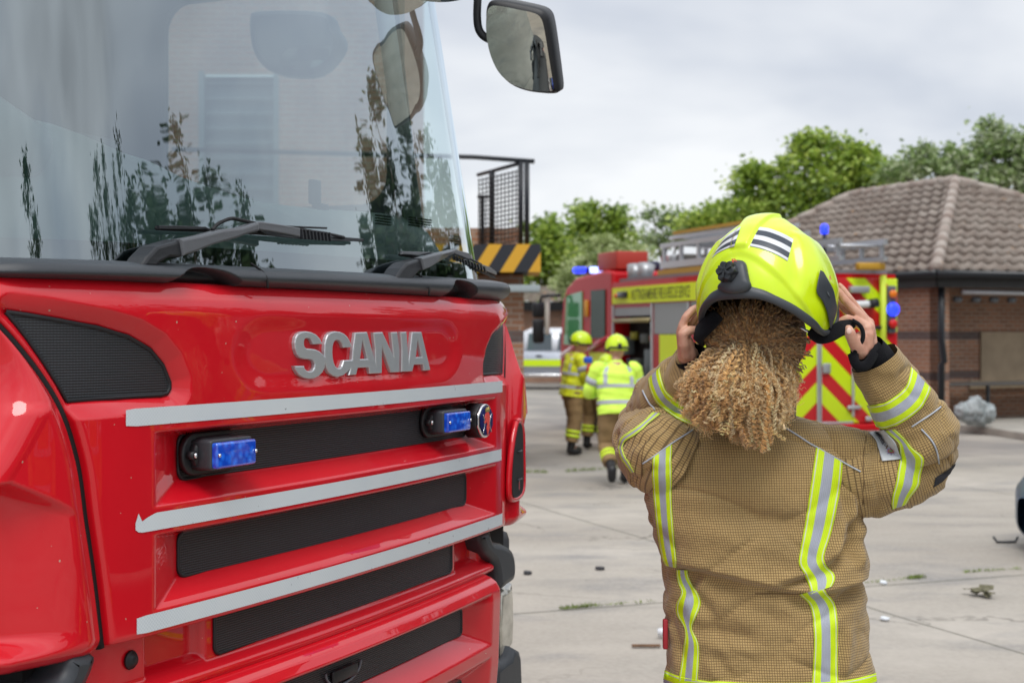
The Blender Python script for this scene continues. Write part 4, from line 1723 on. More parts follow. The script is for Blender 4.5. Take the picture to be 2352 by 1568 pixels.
def text_on(bvh, name, body, c00, c10, c01, m, parent, org, eps=.0075):
    """text whose unit box has corners c00 (start, base), c10 (end, base), c01 (start, top) in px"""
    vs, fs = text_mesh(body)
    out = []
    for u, v_ in vs:
        a = c00[0] + (c10[0] - c00[0]) * u + (c01[0] - c00[0]) * v_
        b = c00[1] + (c10[1] - c00[1]) * u + (c01[1] - c00[1]) * v_
        out.append(proj(bvh, a, b, eps) - org)
    return MB().add(out, fs).build(name, m, parent)


ink = mat('black_ink', (.02, .02, .03), .6)
text_on(bvh_j, 'patch_text', 'NOTTINGHAMSHIRE', (2032, 1022), (2012, 992), (2026, 1025), ink, pa, PO)
text_on(bvh_j, 'patch_text', 'Fire & Rescue', (2042, 1018), (2024, 990), (2038, 1020), ink, pa, PO)
for i_, (r, colr) in enumerate(((13, (.25, .22, .35)), (9, (.55, .08, .08)), (6, (.10, .35, .12)))):
    star = []
    for k in range(16):
        rr = r * (1 if k % 2 == 0 else .6)
        star.append((2046 + rr * math.cos(k * PI / 8), 1040 + rr * .8 * math.sin(k * PI / 8)))
    c0 = proj(bvh_j, 2046, 1040, .0078 + .001 * i_) - PO
    vs = [c0] + [proj(bvh_j, a, b, .0078 + .001 * i_) - PO for a, b in star]
    MB().add(vs, [(0, 1 + k, 1 + (k + 1) % 16) for k in range(16)]).build('patch_crest', mat('crest_ink%d' % i_, colr, .6), pa)

# ---- body: one continuous skin surface (head, neck, trunk, arms, hands)
bd = MB()


def cap(a, b, r0, r1, n=14):
    a, b = Vector(a), Vector(b)
    t = (b - a)
    L = max(t.length, 1e-6)
    t = t / L
    pts, rs = [], []
    for k in range(5):
        an = PI / 2 * k / 4
        pts.append(a - t * r0 * math.cos(an) * .999)
        rs.append(max(r0 * math.sin(an), 2e-4))
    for k in range(5):
        an = PI / 2 * k / 4
        pts.append(b + t * r1 * math.sin(an) * .999)
        rs.append(max(r1 * math.cos(an), 2e-4))
    bd.tube([W2(p) for p in pts], rs, n)


def chain(pts, rs):
    for i in range(len(pts) - 1):
        cap(pts[i], pts[i + 1], rs[i], rs[i + 1])


def ell(c, r, M=Matrix.Identity(4), n=20):
    pr = [(max(math.cos(a), .001), math.sin(a)) for a in np.linspace(-PI / 2, PI / 2, 13)]
    bd.lathe(pr, n, 0, Matrix.Translation(W2(c)) @ M @ Matrix.Diagonal((*r, 1)))


HC = P(1744, 775, 3.555)                     # head centre
HY_ = math.radians(24)                      # she looks ahead and a little to the right
HM = Matrix.Rotation(-HY_, 4, 'Z') @ Matrix.Rotation(math.radians(-14), 4, 'X')


def hp(x, y, z):
    return HC + HM @ Vector((x, y, z))


ell(HC + HM @ Vector((0, -.005, .02)), (.076, .096, .10), HM)
ell(hp(0, .045, -.045), (.055, .055, .07), HM)
ell(hp(0, .075, -.095), (.028, .022, .022), HM)      # chin
chain([hp(0, .098, .01), hp(0, .118, -.028)], [.008, .013])     # nose
for s in (-1, 1):
    ell(hp(s * .076, .0, -.015), (.010, .022, .033), HM @ Matrix.Rotation(s * .3, 4, 'Z'))
    ell(hp(s * .036, .078, -.02), (.022, .018, .022), HM)     # cheek
    ell(hp(s * .030, .088, .028), (.020, .010, .008), HM)     # brow
    cap(hp(-.018 * s, .098, -.055), hp(0, .102, -.055), .005, .006)
    cap(hp(-.016 * s, .096, -.064), hp(0, .099, -.065), .005, .007)
chain([hp(0, -.02, -.06), P(1742, 900, 3.62), P(1742, 985, 3.62)], [.056, .054, .07])
chain([P(1742, 1010, 3.64), P(1750, 1200, 3.64), P(1756, 1450, 3.64), P(1760, 1640, 3.64)], [.10, .12, .115, .13])
chain([P(1790, 1030, 3.64), P(1930, 1070, 3.62), P(2140, 1052, 3.56), P(2020, 845, 3.50)], [.07, .062, .042, .029])
chain([P(1690, 1030, 3.64), P(1560, 1050, 3.62), P(1460, 1000, 3.88), P(1600, 852, 3.58)], [.07, .062, .042, .029])
for s in (-1, 1):
    hx_ = P(1760, 1640, 3.64).x + s * .10
    chain([(hx_, 3.64, .80), (hx_ + s * .02, 3.63, .48), (hx_ + s * .03, 3.66, .08)], [.09, .06, .042])
    chain([(hx_ + s * .03, 3.66, .06), (hx_ + s * .05, 3.80, .04)], [.04, .035])

# right hand (all px, depth)
RH = lambda a, b, d=3.47: P(a, b, d)
chain([RH(2012, 835, 3.50), RH(1998, 806, 3.48), RH(1990, 788, 3.475)], [.028, .026, .027])
# palm built from metacarpal ridges
for (b0, b1, r0, r1) in (((1984, 802, 3.460), (1990, 756, 3.450), .019, .0150), ((1994, 800, 3.470), (1996, 750, 3.464), .019, .0145),
                         ((2002, 800, 3.482), (1996, 742, 3.480), .017, .0135), ((2005, 802, 3.492), (1993, 738, 3.497), .015, .012),
                         ((1978, 808, 3.455), (1976, 778, 3.442), .0195, .018), ((1990, 796, 3.455), (1992, 768, 3.450), .018, .018)):
    cap(RH(*b0), RH(*b1), r0, r1)
chain([RH(1990, 752, 3.455), RH(1966, 737, 3.445), RH(1946, 731, 3.44), RH(1928, 739, 3.445), RH(1916, 747, 3.45)], [.0132, .0108, .0100, .0090, .0078])   # index, hooked over the strap
chain([RH(1993, 746, 3.470), RH(1962, 712, 3.455), RH(1940, 689, 3.45), RH(1928, 672, 3.45), RH(1920, 662, 3.455)], [.0130, .0112, .0104, .0092, .0076])     # middle
chain([RH(1992, 740, 3.487), RH(1968, 708, 3.480), RH(1948, 682, 3.475), RH(1936, 665, 3.475), RH(1929, 656, 3.478)], [.0122, .0104, .0096, .0086, .0072])    # ring
chain([RH(1988, 740, 3.503), RH(1962, 722, 3.505), RH(1942, 712, 3.50), RH(1930, 698, 3.50), RH(1924, 690, 3.50)], [.0108, .0090, .0085, .0076, .0066])      # little
chain([RH(1978, 808, 3.450), RH(1966, 793, 3.430), RH(1957, 777, 3.415), RH(1951, 763, 3.408), RH(1949, 756, 3.409)], [.019, .0165, .0138, .0135, .0108])       # thumb
# left hand
LHd = 3.66
LH_ = lambda a, b, d=LHd: P(a, b, d - .12)
chain([LH_(1604, 850, 3.70), LH_(1590, 832, 3.69), LH_(1580, 815, 3.67)], [.028, .025, .027])
for (b0, b1, r0, r1) in (((1572, 818, 3.66), (1567, 768, 3.645), .017, .014), ((1572, 818, 3.675), (1564, 762, 3.665), .016, .0125),
                         ((1578, 815, 3.69), (1567, 758, 3.68), .016, .012), ((1584, 812, 3.70), (1574, 758, 3.695), .015, .011),
                         ((1585, 815, 3.655), (1578, 785, 3.64), .018, .016)):
    cap(LH_(*b0), LH_(*b1), r0, r1)
chain([LH_(1567, 765, 3.645), LH_(1567, 750, 3.64), LH_(1575, 730, 3.635), LH_(1588, 716, 3.64), LH_(1598, 710, 3.645)], [.0135, .0115, .0108, .0098, .0080])
chain([LH_(1565, 760, 3.665), LH_(1568, 745, 3.665), LH_(1578, 724, 3.665), LH_(1590, 711, 3.67), LH_(1600, 705, 3.675)], [.0125, .0110, .0100, .0090, .0075])
chain([LH_(1569, 757, 3.682), LH_(1580, 752, 3.68), LH_(1591, 740, 3.68), LH_(1599, 728, 3.68), LH_(1604, 720, 3.685)], [.0120, .0104, .0098, .0090, .0075])
chain([LH_(1575, 757, 3.697), LH_(1588, 755, 3.70), LH_(1600, 747, 3.70), LH_(1608, 738, 3.70)], [.0108, .0090, .0084, .0070])
chain([LH_(1576, 812, 3.65), LH_(1570, 790, 3.632), LH_(1568, 768, 3.625), LH_(1582, 759, 3.625), LH_(1597, 757, 3.628)], [.018, .0158, .0135, .0120, .0098])
body = bd.build('body', skin, person)
md = body.modifiers.new('r', 'REMESH')
md.mode = 'VOXEL'
md.voxel_size = .0026
ms_ = body.modifiers.new('s', 'SMOOTH')
ms_.iterations = 3
ms_.factor = .5
dg = bpy.context.evaluated_depsgraph_get()
me2 = bpy.data.meshes.new_from_object(body.evaluated_get(dg))
old = body.data
body.modifiers.clear()
body.data = me2
bpy.data.meshes.remove(old)
me2.materials.clear()
me2.materials.append(skin)
me2.polygons.foreach_set('use_smooth', [True] * len(me2.polygons))
# eyes
for s in (-1, 1):
    MB().lathe([(max(.012 * math.cos(a), .0001), .012 * math.sin(a)) for a in np.linspace(-PI / 2, PI / 2, 9)], 14, 0, Matrix.Translation(W2(hp(s * .031, .078, .010)))).build('eye', mat('eye_white', (.7, .7, .68), .2), body)
nail = mat('finger_nail', (.80, .55, .47), .25)
tn = MB()
nc = RH(1950, 760, 3.3945)
tn.lathe([(.0068, 0), (.0062, .0012), (.003, .002), (.0002, .0022)], 14, 0, Matrix.Translation(W2(nc)) @ Matrix.Rotation(PI / 2, 4, 'X') @ Matrix.Diagonal((1, 1.15, 1, 1)))
tn.build('thumb_nail', nail, body)

# knitted wristlets
for pts, rr in (([(2018, 845, 3.50), (2003, 822, 3.485), (1990, 796, 3.470)], [.050, .049, .041]), ([(1612, 852, 3.59), (1598, 836, 3.575), (1582, 812, 3.56)], [.048, .046, .038])):
    A_, U_ = loft([(a, b, d, r / d * FPX) for (a, b, d), r in zip(pts, rr)], 32, fold=.003)
    MB().grid(A_ - np.array(PO), closeu=True, flip=True).build('wristlet', black_knit, person)
# thumb loop
q = spline([RH(1966, 838, 3.445), RH(1962, 815, 3.428), RH(1970, 797, 3.422), RH(1981, 780, 3.422), RH(1982, 762, 3.425), RH(1974, 746, 3.428), RH(1958, 736, 3.425)], 6)
MB().tube([W2(Vector(p)) for p in q], [.0115] * 8 + [.0062] * (len(q) - 8), 10, flat=.6, up=(1, 0, .6)).build('thumb_loop', black_knit, person)
wl_ = spline([RH(1958, 812, 3.43), RH(1968, 838, 3.42), RH(1990, 838, 3.425), RH(2008, 812, 3.44), RH(2016, 792, 3.47)], 6)
MB().tube([W2(Vector(p)) for p in wl_], .0125, 10, flat=.7).build('wristlet_edge', black_knit, person)

# ---- trousers and boots
tr_ = MB()
hx0 = P(1760, 1640, 3.64).x
tr_.tube([W2((hx0, 3.64, .86)), W2((hx0, 3.64, .72)), W2((hx0, 3.64, .66))], [.20, .205, .19], 40, flat=.78, up=(1, 0, 0))
for s in (-1, 1):
    tr_.tube([W2((hx0 + s * .09, 3.64, .82)), W2((hx0 + s * .11, 3.63, .55)), W2((hx0 + s * .12, 3.64, .30)), W2((hx0 + s * .125, 3.66, .12))], [.12, .115, .10, .095], 28)
trou = tr_.build('trousers', mat('tan_trousers', (.42, .27, .115), .85, bump=.3, bscale=50), person)
for s in (-1, 1):
    MB().tube([W2((hx0 + s * .121, 3.645, .26)), W2((hx0 + s * .123, 3.65, .20))], [.101, .099], 28).build('leg_band', mat('hi_vis_yellow', (.60, .82, .008), .5), trou)
    bt = MB()
    bt.tube([W2((hx0 + s * .125, 3.66, .16)), W2((hx0 + s * .125, 3.66, .06))], [.06, .058], 20)
    bt.tube([W2((hx0 + s * .125, 3.62, .048)), W2((hx0 + s * .13, 3.72, .05)), W2((hx0 + s * .14, 3.84, .042))], [.045, .052, .042], 16)
    bt.build('boot', mat('black_leather', (.012, .012, .013), .4), person)
# ================================================================= the helmet she holds
HP = (.1621, .1824, .2100, -.6257, -.1284, -.0394)
hel_c = P(1763.4, 703.5, 3.46)
helmet = empty('fire_helmet', hel_c)
tag(helmet, 'bright yellow helmet with striped silver stickers and rear knob, held over the curly hair', 'helmet')
HMx = Matrix.Rotation(HP[3], 4, 'Z') @ Matrix.Rotation(HP[5], 4, 'Y') @ Matrix.Rotation(HP[4], 4, 'X')
helmet.rotation_euler = HMx.to_euler()
HW = Matrix.Translation(hel_c) @ HMx
HWI = HW.inverted()
D2 = math.degrees


def rim_e(al):
    a = abs(D2(al))
    return math.radians(float(smooth_interp(a, [(0, -2.5), (22, -3.5), (45, -12), (70, -23), (95, -27), (112, -14), (130, 4), (180, 8)])))


def hdisp(al, e):
    a, ee = D2(al), D2(e)
    aa = abs(a)
    x = .16 * math.sin(al) * math.cos(e)
    d = 0.0
    if aa < 90:
        w_ = .018 + .010 * max(0, (ee - 35) / 40)
        d += .0085 * (1 - float(sstep(abs(x), w_, w_ + .004))) * float(sstep(ee, 31, 35)) * (1 - .0 * ee)
    d += .004 * float(sstep(ee, 56, 74)) * (1 - float(sstep(abs(x), .040, .066)))
    arch = 29 - 40 * min(1.4, (aa / 62))**1.6
    if aa < 100:
        d += .0055 * float(sstep(ee, arch - 3, arch + 3)) * (1 - float(sstep(aa, 70, 95)))
    side = float(sstep(aa, 52, 62)) * (1 - float(sstep(aa, 118, 130)))
    d += .007 * side * float(sstep(ee, -2, 14)) * (1 - float(sstep(ee, 44, 54)))
    d += -.005 * math.exp(-((aa - 50) / 5)**2) * float(sstep(ee, 0, 12)) * (1 - float(sstep(ee, 38, 46)))
    return d


def hpt(al, e, off=0.0, sc=1.0):
    a, b, H = HP[:3]
    if e <= 0:
        H = .16
    ce, se = math.cos(e), math.sin(e)
    k = (a + off) / a
    x, y, z = a * math.sin(al) * ce, -b * math.cos(al) * ce, H * se
    n = Vector((x / a**2, y / b**2, z / H**2)).normalized()
    return Vector((x, y, z)) * sc + n * off


na, ne = 220, 110
rows = []
for j in range(ne):
    t = j / (ne - 1)
    row = []
    for i in range(na):
        al = -PI + 2 * PI * i / na
        e = lerp(rim_e(al), PI / 2, t)
        row.append(hpt(al, e, hdisp(al, e) * (1 - float(sstep(t, .93, .98))) + .0095 * float(sstep(t, .93, .98))))
    rows.append(row)
# rolled lip and inner shell
inn = []
for j in range(24):
    t = j / 23
    inn.append([hpt(-PI + 2 * PI * i / na, lerp(rim_e(-PI + 2 * PI * i / na), PI / 2, t), -.014 if j else -.006) for i in range(na)])
hy = NG('helmet_yellow')
nzz = hy.noise(hy.tc.outputs['Object'], 12, 4)
scr = hy.mapr(hy.noise(hy.tc.outputs['Object'], 120, 2), .76, .78)
hy.out(base=hy.mix(scr, hy.mix(hy.mapr(nzz, .3, .7), (.58, .80, .004), (.66, .88, .006)), (.30, .42, .03)), rough=.27, coat=.5, spec=.5)
hy.bump(hy.noise(hy.tc.outputs['Object'], 14, 3), .08, .004)
hy = hy.m
hm = MB().grid(np.array([[tuple(p) for p in r_] for r_ in rows]), closeu=True)
shell_o = hm.build('helmet_shell', hy, helmet)
lin = MB().grid(np.array([[tuple(p) for p in r_] for r_ in [rows[0]] + inn]), closeu=True, flip=True)
lin.build('helmet_liner', mat('liner_black', (.012, .012, .013), .9), helmet)
bvh_h = BVHTree.FromPolygons([HW @ Vector(v_) for v_ in hm.v], hm.f)


def band_h(name, L, R, m, par, **kw):
    """project to helmet, then bring into its local frame"""
    o = band(bvh_h, name, L, R, m, par, Vector((0, 0, 0)), **kw)
    o.data.transform(HWI)
    return o


gry = mat('helmet_grey', (.045, .052, .060), .38, bump=.1, bscale=800)
# grey rim band
rb_ = []
for j in range(5):
    t = j / 4
    row = []
    for i in range(na):
        al = -PI + 2 * PI * i / na
        wdt = 7.8 - 4.5 * float(sstep(-D2(al), 20, 62)) - 2.5 * float(sstep(D2(al), 60, 85)) - 2 * float(sstep(abs(D2(al)), 90, 120))
        wdt += 5.0 * math.exp(-(D2(al) / 13)**4)
        e = rim_e(al) - .01 + math.radians(wdt) * t
        row.append(tuple(hpt(al, e, [.0035, .0065, .006, .0055, .0005][j] + hdisp(al, e) * .8)))
    rb_.append(row)
rb_ = [[tuple(hpt(-PI + 2 * PI * i / na, rim_e(-PI + 2 * PI * i / na) - .01, -.008)) for i in range(na)]] + rb_
MB().grid(np.array(rb_), closeu=True).build('rim_band', gry, helmet)
stk = NG('reflective_sticker')
u_ = stk.sep(stk.tc.outputs['UV'])
stk.out(base=stk.ramp(u_[0], [(0, (.62, .64, .66)), (.16, (.02, .03, .045)), (.40, (.66, .68, .70)), (.62, (.02, .03, .045)), (.86, (.62, .64, .66))], 'CONSTANT'), rough=.3, coat=.4)
band_h('reflective_sticker', [(1744, 522), (1765, 525), (1786, 532), (1806, 541), (1822, 550)], [(1722, 566), (1745, 571), (1768, 579), (1788, 588), (1808, 600)], stk.m, helmet, n=40, k=21, eps=.0012, smoothit=1)
band_h('reflective_sticker', [(1702, 521), (1688, 530), (1672, 541), (1661, 552), (1655, 560)], [(1687, 566), (1672, 571), (1658, 577), (1646, 584), (1636, 593)], stk.m, helmet, n=36, k=21, eps=.0012, smoothit=1)
pnl = band_h('side_panel', [(1880, 622), (1874, 648), (1872, 672), (1884, 690), (1895, 717), (1902, 752)], [(1887, 626), (1896, 642), (1909, 666), (1914, 690), (1917, 712), (1904, 752)], gry, helmet, n=40, k=9, eps=.006)
band_h('vent_slot', [(1893, 668), (1896, 672)], [(1896, 676), (1900, 682)], mat('slot_grey', (.2, .22, .24), .4), pnl, n=6, k=4, eps=.0075, smoothit=0)
# knob mount and knob on the nape
mnt = [(1654, 664), (1664, 650), (1668, 630), (1676, 610), (1684, 603), (1700, 601), (1714, 606), (1719, 625), (1723, 645), (1727, 660), (1715, 672), (1690, 677), (1668, 674)]
mnt = [tuple(p) for p in spline(mnt, 3, True)]
cxm, cym = 1694, 642
rings = []
for t, e_ in ((1.0, .0045), (.97, .011), (.88, .017), (.70, .020), (.4, .021), (.02, .021)):
    rings.append([tuple(HWI @ proj(bvh_h, cxm + (a - cxm) * t, cym + (b - cym) * t, e_)) for a, b in mnt])
MB().grid(np.array(rings), closeu=True).build('knob_mount', gry, helmet)
kc = proj(bvh_h, 1683, 633, .018)
kd = (proj(bvh_h, 1683, 633, .05) - kc).normalized()
kd = (kd + Vector((-.25, -.2, .05))).normalized()
Q = kd.to_track_quat('Z', 'Y').to_matrix().to_4x4()
Q.translation = kc
star = []
for k in range(72):
    t = 2 * PI * k / 72
    rr = .0195 + .0065 * abs(math.cos(3 * t))**1.5
    star.append((rr * math.cos(t), rr * math.sin(t)))
kb = MB()
kb.prism(star, .020, HWI @ Q, 0, .003, False)
kb.prism(rrect(-.003, -.020, .003, .020, .0025, 3), .024, HWI @ Q, 0, .001)
for aa in (PI / 3, -PI / 3):
    kb.prism(rrect(-.003, -.020, .003, .020, .0025, 3), .024, HWI @ Q @ Matrix.Rotation(aa, 4, 'Z'), 0, .001)
kb.lathe([(.024, -.006), (.0235, .006), (.019, .010)], 24, 0, HWI @ Q)
kb.build('adjusting_knob', mat('knob_black', (.02, .023, .027), .35), helmet)
redink = mat('red_ink', (.6, .04, .03), .5)
for c00, c10, c01, ee in (((1692, 613), (1702, 610), (1690, 606), .0225), ((1900, 646), (1904, 643), (1898, 636), .0075)):
    o = text_on(bvh_h, 'red_mark', 'R', c00, c10, c01, redink, helmet, Vector((0, 0, 0)), ee)
    o.data.transform(HWI)
# chin strap pulled to her right hand, ear flap on the left
sp_ = spline([P(1862, 757, 3.40), P(1882, 771, 3.385), P(1905, 768, 3.385), P(1930, 755, 3.40), P(1948, 748, 3.425), P(1962, 742, 3.437)], 8)
MB().tube([HWI @ Vector(p) for p in sp_], list(np.interp(np.arange(len(sp_)), [0, 8, 26, len(sp_) - 1], [.015, .019, .0185, .010])), 16, flat=.30, up=(.1, 0, 1)).build('chin_strap', black_knit, helmet)
MB().tube([HWI @ P(*p) for p in ((1650, 722, 3.43), (1628, 742, 3.43), (1610, 762, 3.44), (1604, 778, 3.45), (1614, 792, 3.46))], [.020, .024, .022, .018, .008], 14, flat=.6, up=(1, 0, 0)).build('ear_flap', black_knit, helmet)
MB().tube([HWI @ P(*p) for p in ((1838, 752, 3.42), (1850, 759, 3.42), (1866, 765, 3.41))], .004, 8).build('visor_pin', chrome, helmet)

# ================================================================= curly hair
hair_m = NG('curly_hair')
at = hair_m.new('ShaderNodeAttribute', attribute_name='tint')
hair_m.out(base=at.outputs['Color'], rough=.36, spec=.6)
hair_m.b.inputs['Sheen Weight'].default_value = .3
hair_m.b.inputs['Transmission Weight'].default_value = 0
hair_m = hair_m.m
RH_ = np.random.default_rng(11)


def strands_mesh(name, paths, radius, tints, parent, org):
    """paths (n, m, 3), tints (n, m, 3)"""
    n, m = paths.shape[:2]
    T_ = np.gradient(paths, axis=1)
    T_ /= np.linalg.norm(T_, axis=2, keepdims=True) + 1e-9
    ref = np.array([.3, .5, .81])
    a = np.cross(T_, ref)
    a /= np.linalg.norm(a, axis=2, keepdims=True) + 1e-9
    b = np.cross(T_, a)
    tt_ = np.linspace(0, 1, m)
    rad = np.asarray(radius).reshape(-1, 1, 1) * (1 - .35 * tt_**2)[None, :, None]
    V = np.stack([paths + rad * (a * math.cos(t) + b * math.sin(t)) for t in (0, 2 * PI / 3, 4 * PI / 3)], 2) - np.array(org)
    V = V.reshape(-1, 3)
    base = (np.arange(n)[:, None] * m + np.arange(m - 1)[None, :]) * 3
    base = base.reshape(-1)
    F_ = []
    for k in range(3):
        k2 = (k + 1) % 3
        F_.append(np.stack([base + k, base + k2, base + 3 + k2, base + 3 + k], 1))
    F_ = np.concatenate(F_)
    me = bpy.data.meshes.new(name)
    me.vertices.add(len(V))
    me.vertices.foreach_set('co', V.ravel())
    me.loops.add(F_.size)
    me.loops.foreach_set('vertex_index', F_.ravel().astype(np.int32))
    me.polygons.add(len(F_))
    me.polygons.foreach_set('loop_start', (np.arange(len(F_)) * 4).astype(np.int32))
    me.polygons.foreach_set('use_smooth', np.ones(len(F_), bool))
    ca = me.color_attributes.new('tint', 'FLOAT_COLOR', 'POINT')
    C_ = np.ones((len(V), 4), np.float32)
    C_[:, :3] = np.repeat(tints.reshape(-1, 3), 3, axis=0)
    ca.data.foreach_set('color', C_.ravel())
    me.materials.append(hair_m)
    me.update(calc_edges=True)
    me.validate()
    o = bpy.data.objects.new(name, me)
    COL.objects.link(o)
    o.parent = parent
    return o


def curl(base, R0, R1, turns, ph, jitter, hand=1):
    """wrap a helix round a base path (m,3)"""
    m = len(base)
    T_ = np.gradient(base, axis=0)
    T_ /= np.linalg.norm(T_, axis=1, keepdims=True) + 1e-9
    a = np.cross(T_, np.array([.1, .2, .95]))
    a /= np.linalg.norm(a, axis=1, keepdims=True) + 1e-9
    b = np.cross(T_, a)
    t = np.linspace(0, 1, m)
    R = (R0 + (R1 - R0) * t)[:, None]
    w_ = (ph + hand * 2 * PI * turns * t)[:, None]
    return base + R * (a * np.cos(w_) + b * np.sin(w_)) + jitter


def bez(p0, p1, p2, p3, m):
    t = np.linspace(0, 1, m)[:, None]
    return (1 - t)**3 * p0 + 3 * (1 - t)**2 * t * p1 + 3 * (1 - t) * t * t * p2 + t**3 * p3


TIE = np.array(P(1708, 812, 3.46))
M_ = 124
paths, tints, radii = [], [], []
gold = np.array([(.95, .64, .29), (.95, .70, .38), (.74, .43, .16), (.97, .74, .42), (.86, .52, .20), (.54, .29, .09), (.72, .42, .15)])
BOT = [(1566, 925), (1585, 962), (1612, 984), (1650, 992), (1690, 1002), (1715, 1030), (1742, 1044), (1762, 1026), (1778, 985), (1800, 950), (1822, 905)]


def lock(wp, Rr, pitch, nstr, tint0, bright=(.80, .28), spread=.0022, cohere=.28):
    """one ringlet: way points (px,py,depth) -> bundle of strands"""
    pts = np.array([np.array(P(*q)) for q in wp])
    S = np.array(spline([tuple(q) for q in pts], 24))
    seg = np.concatenate([[0], np.cumsum(np.linalg.norm(np.diff(S, axis=0), axis=1))])
    t = np.linspace(0, seg[-1], M_)
    base = np.stack([np.interp(t, seg, S[:, k]) for k in range(3)], 1)
    turns = seg[-1] / pitch
    hand = RH_.choice([-1, 1])
    ph = RH_.uniform(0, 6.28)
    u = np.linspace(0, 1, M_)[:, None]
    for k in range(nstr):
        loose = 1.0 if RH_.random() < .9 else 2.4
        jit = (RH_.normal(size=3) * spread * .6 + RH_.normal(size=3) * spread * u**1.5 + RH_.normal(size=3) * spread * .7 * np.sin(u * RH_.uniform(6, 14) + RH_.uniform(0, 6))) * loose
        f_ = RH_.uniform(.6, 1.2)
        q = curl(base, Rr * .35 * f_, Rr * f_, turns * (1 + RH_.normal() * .012 * loose), ph + RH_.normal() * cohere * loose, jit, hand)
        paths.append(q)
        radii.append(.00105 if nstr > 2 else .00062)
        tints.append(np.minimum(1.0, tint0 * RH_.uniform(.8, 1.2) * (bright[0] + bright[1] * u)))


for c_ in range(620):
    xe = RH_.uniform(1568, 1822)
    ybot = float(np.interp(xe, [b[0] for b in BOT], [b[1] for b in BOT]))
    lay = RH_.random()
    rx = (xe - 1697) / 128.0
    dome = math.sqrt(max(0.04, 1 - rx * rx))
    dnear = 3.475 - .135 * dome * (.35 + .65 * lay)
    ytip = ybot - (1 - lay) * RH_.uniform(0, 30) - abs(RH_.normal()) * 26
    ytip = max(ytip, 880)
    ymid = lerp(812, ytip, .42)
    xs_ = lerp(1708, xe, .34) + RH_.normal() * 16
    xm_ = lerp(1708, xe, .84) + RH_.normal() * 13
    wp = [(1708 + RH_.normal() * 26, 818 + RH_.normal() * 10, 3.47), (xs_, 800 + 10 * abs(rx) + RH_.normal() * 7, lerp(3.46, dnear, .55)), (xm_, ymid - 14 * (1 - abs(rx)), dnear - .004),
          (xe + RH_.normal() * 9, lerp(ymid, ytip, .6), dnear + RH_.normal() * .004), (xe + RH_.normal() * 14 - rx * 4, ytip, dnear + .012)]
    big = RH_.random() < .5
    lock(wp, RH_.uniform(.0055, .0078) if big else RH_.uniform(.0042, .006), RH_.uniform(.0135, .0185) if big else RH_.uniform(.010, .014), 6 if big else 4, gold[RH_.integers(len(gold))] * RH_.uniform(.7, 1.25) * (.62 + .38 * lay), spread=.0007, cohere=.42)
# frizz: short curls lying over the mass in every direction
for c_ in range(420):
    a, q_ = RH_.uniform(0, 2 * PI), math.sqrt(RH_.random())
    x0, y0 = 1697 + 122 * q_ * math.cos(a), 905 + 96 * q_ * math.sin(a)
    if q_ * math.sin(a) > .75 and abs(x0 - 1735) > 60:
        y0 -= 12
    d0 = 3.47 - .138 * math.sqrt(max(.02, 1 - q_ * q_)) - RH_.uniform(0, .012)
    b_ = RH_.uniform(0, 2 * PI)
    ln_ = RH_.uniform(10, 34)
    x1, y1 = x0 + ln_ * .8 * math.cos(b_), y0 + ln_ * (.35 + .65 * math.sin(b_))
    lock([(x0, y0, d0 + .01), ((x0 + x1) / 2 + RH_.normal() * 4, (y0 + y1) / 2 - 3, d0 - .004), (x1, y1, d0 + .004)], RH_.uniform(.0025, .0062), RH_.uniform(.009, .016), 2, gold[RH_.integers(len(gold))] * RH_.uniform(.8, 1.2), bright=(.95, .1), spread=.0012)
# loose single hairs and small curls breaking the outline
for c_ in range(1300):
    a = RH_.uniform(-.1, 2 * PI)
    x0, y0 = 1697 + 118 * math.cos(a), 905 + 92 * math.sin(a)
    if y0 > 985:
        x0 += (1738 - x0) * .4
    f_ = RH_.uniform(1.02, 1.16)
    x1, y1 = 1697 + (x0 - 1697) * f_ + RH_.normal() * 6, 905 + (y0 - 905) * f_ + RH_.uniform(0, 16)
    lock([(lerp(1697, x0, .8), lerp(905, y0, .8), 3.41), (x0, y0, 3.42), (x1, y1, 3.43)], RH_.uniform(.002, .006), RH_.uniform(.010, .02), 1, gold[RH_.integers(4)], spread=.0008)
# wavy hair drawn back over the scalp to the tie, from under the rim and from her right temple
edge = [(1600, 790), (1598, 755), (1612, 715), (1640, 690), (1680, 676), (1720, 672), (1760, 678), (1800, 695), (1835, 722), (1862, 755), (1872, 790), (1868, 825), (1850, 858), (1826, 880)]


def scalp_d(x, y):
    rx_, ry_ = (x - 1738) / 150, (y - 785) / 130
    rr = min(.97, math.hypot(rx_, ry_))
    return 3.545 - .112 * math.sqrt(1 - rr * rr)


for c_ in range(380):
    t = RH_.uniform(0, len(edge) - 1.001)
    k = int(t)
    ex_, ey_ = lerp(edge[k][0], edge[k + 1][0], t - k), lerp(edge[k][1], edge[k + 1][1], t - k)
    f_ = RH_.uniform(.35, 1.0)**.7
    ex_, ey_ = lerp(1718, ex_, f_) + RH_.normal() * 4, lerp(812, ey_, f_) + RH_.normal() * 4
    wp = []
    for q in (0, .33, .66, 1.0):
        x_, y_ = lerp(ex_, 1712, q), lerp(ey_, 818, q) - 14 * math.sin(q * PI) * (1 if ex_ > 1730 else .4)
        wp.append((x_ + RH_.normal() * 5 * math.sin(q * PI), y_ + RH_.normal() * 4, scalp_d(x_, y_) - .004 - RH_.random() * .012))
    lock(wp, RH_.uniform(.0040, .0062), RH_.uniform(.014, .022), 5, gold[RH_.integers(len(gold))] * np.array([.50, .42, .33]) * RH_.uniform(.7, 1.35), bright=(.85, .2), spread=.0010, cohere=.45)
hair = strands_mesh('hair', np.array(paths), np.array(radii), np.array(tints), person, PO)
tag(hair, 'long curly dark blonde hair tied in a ponytail')
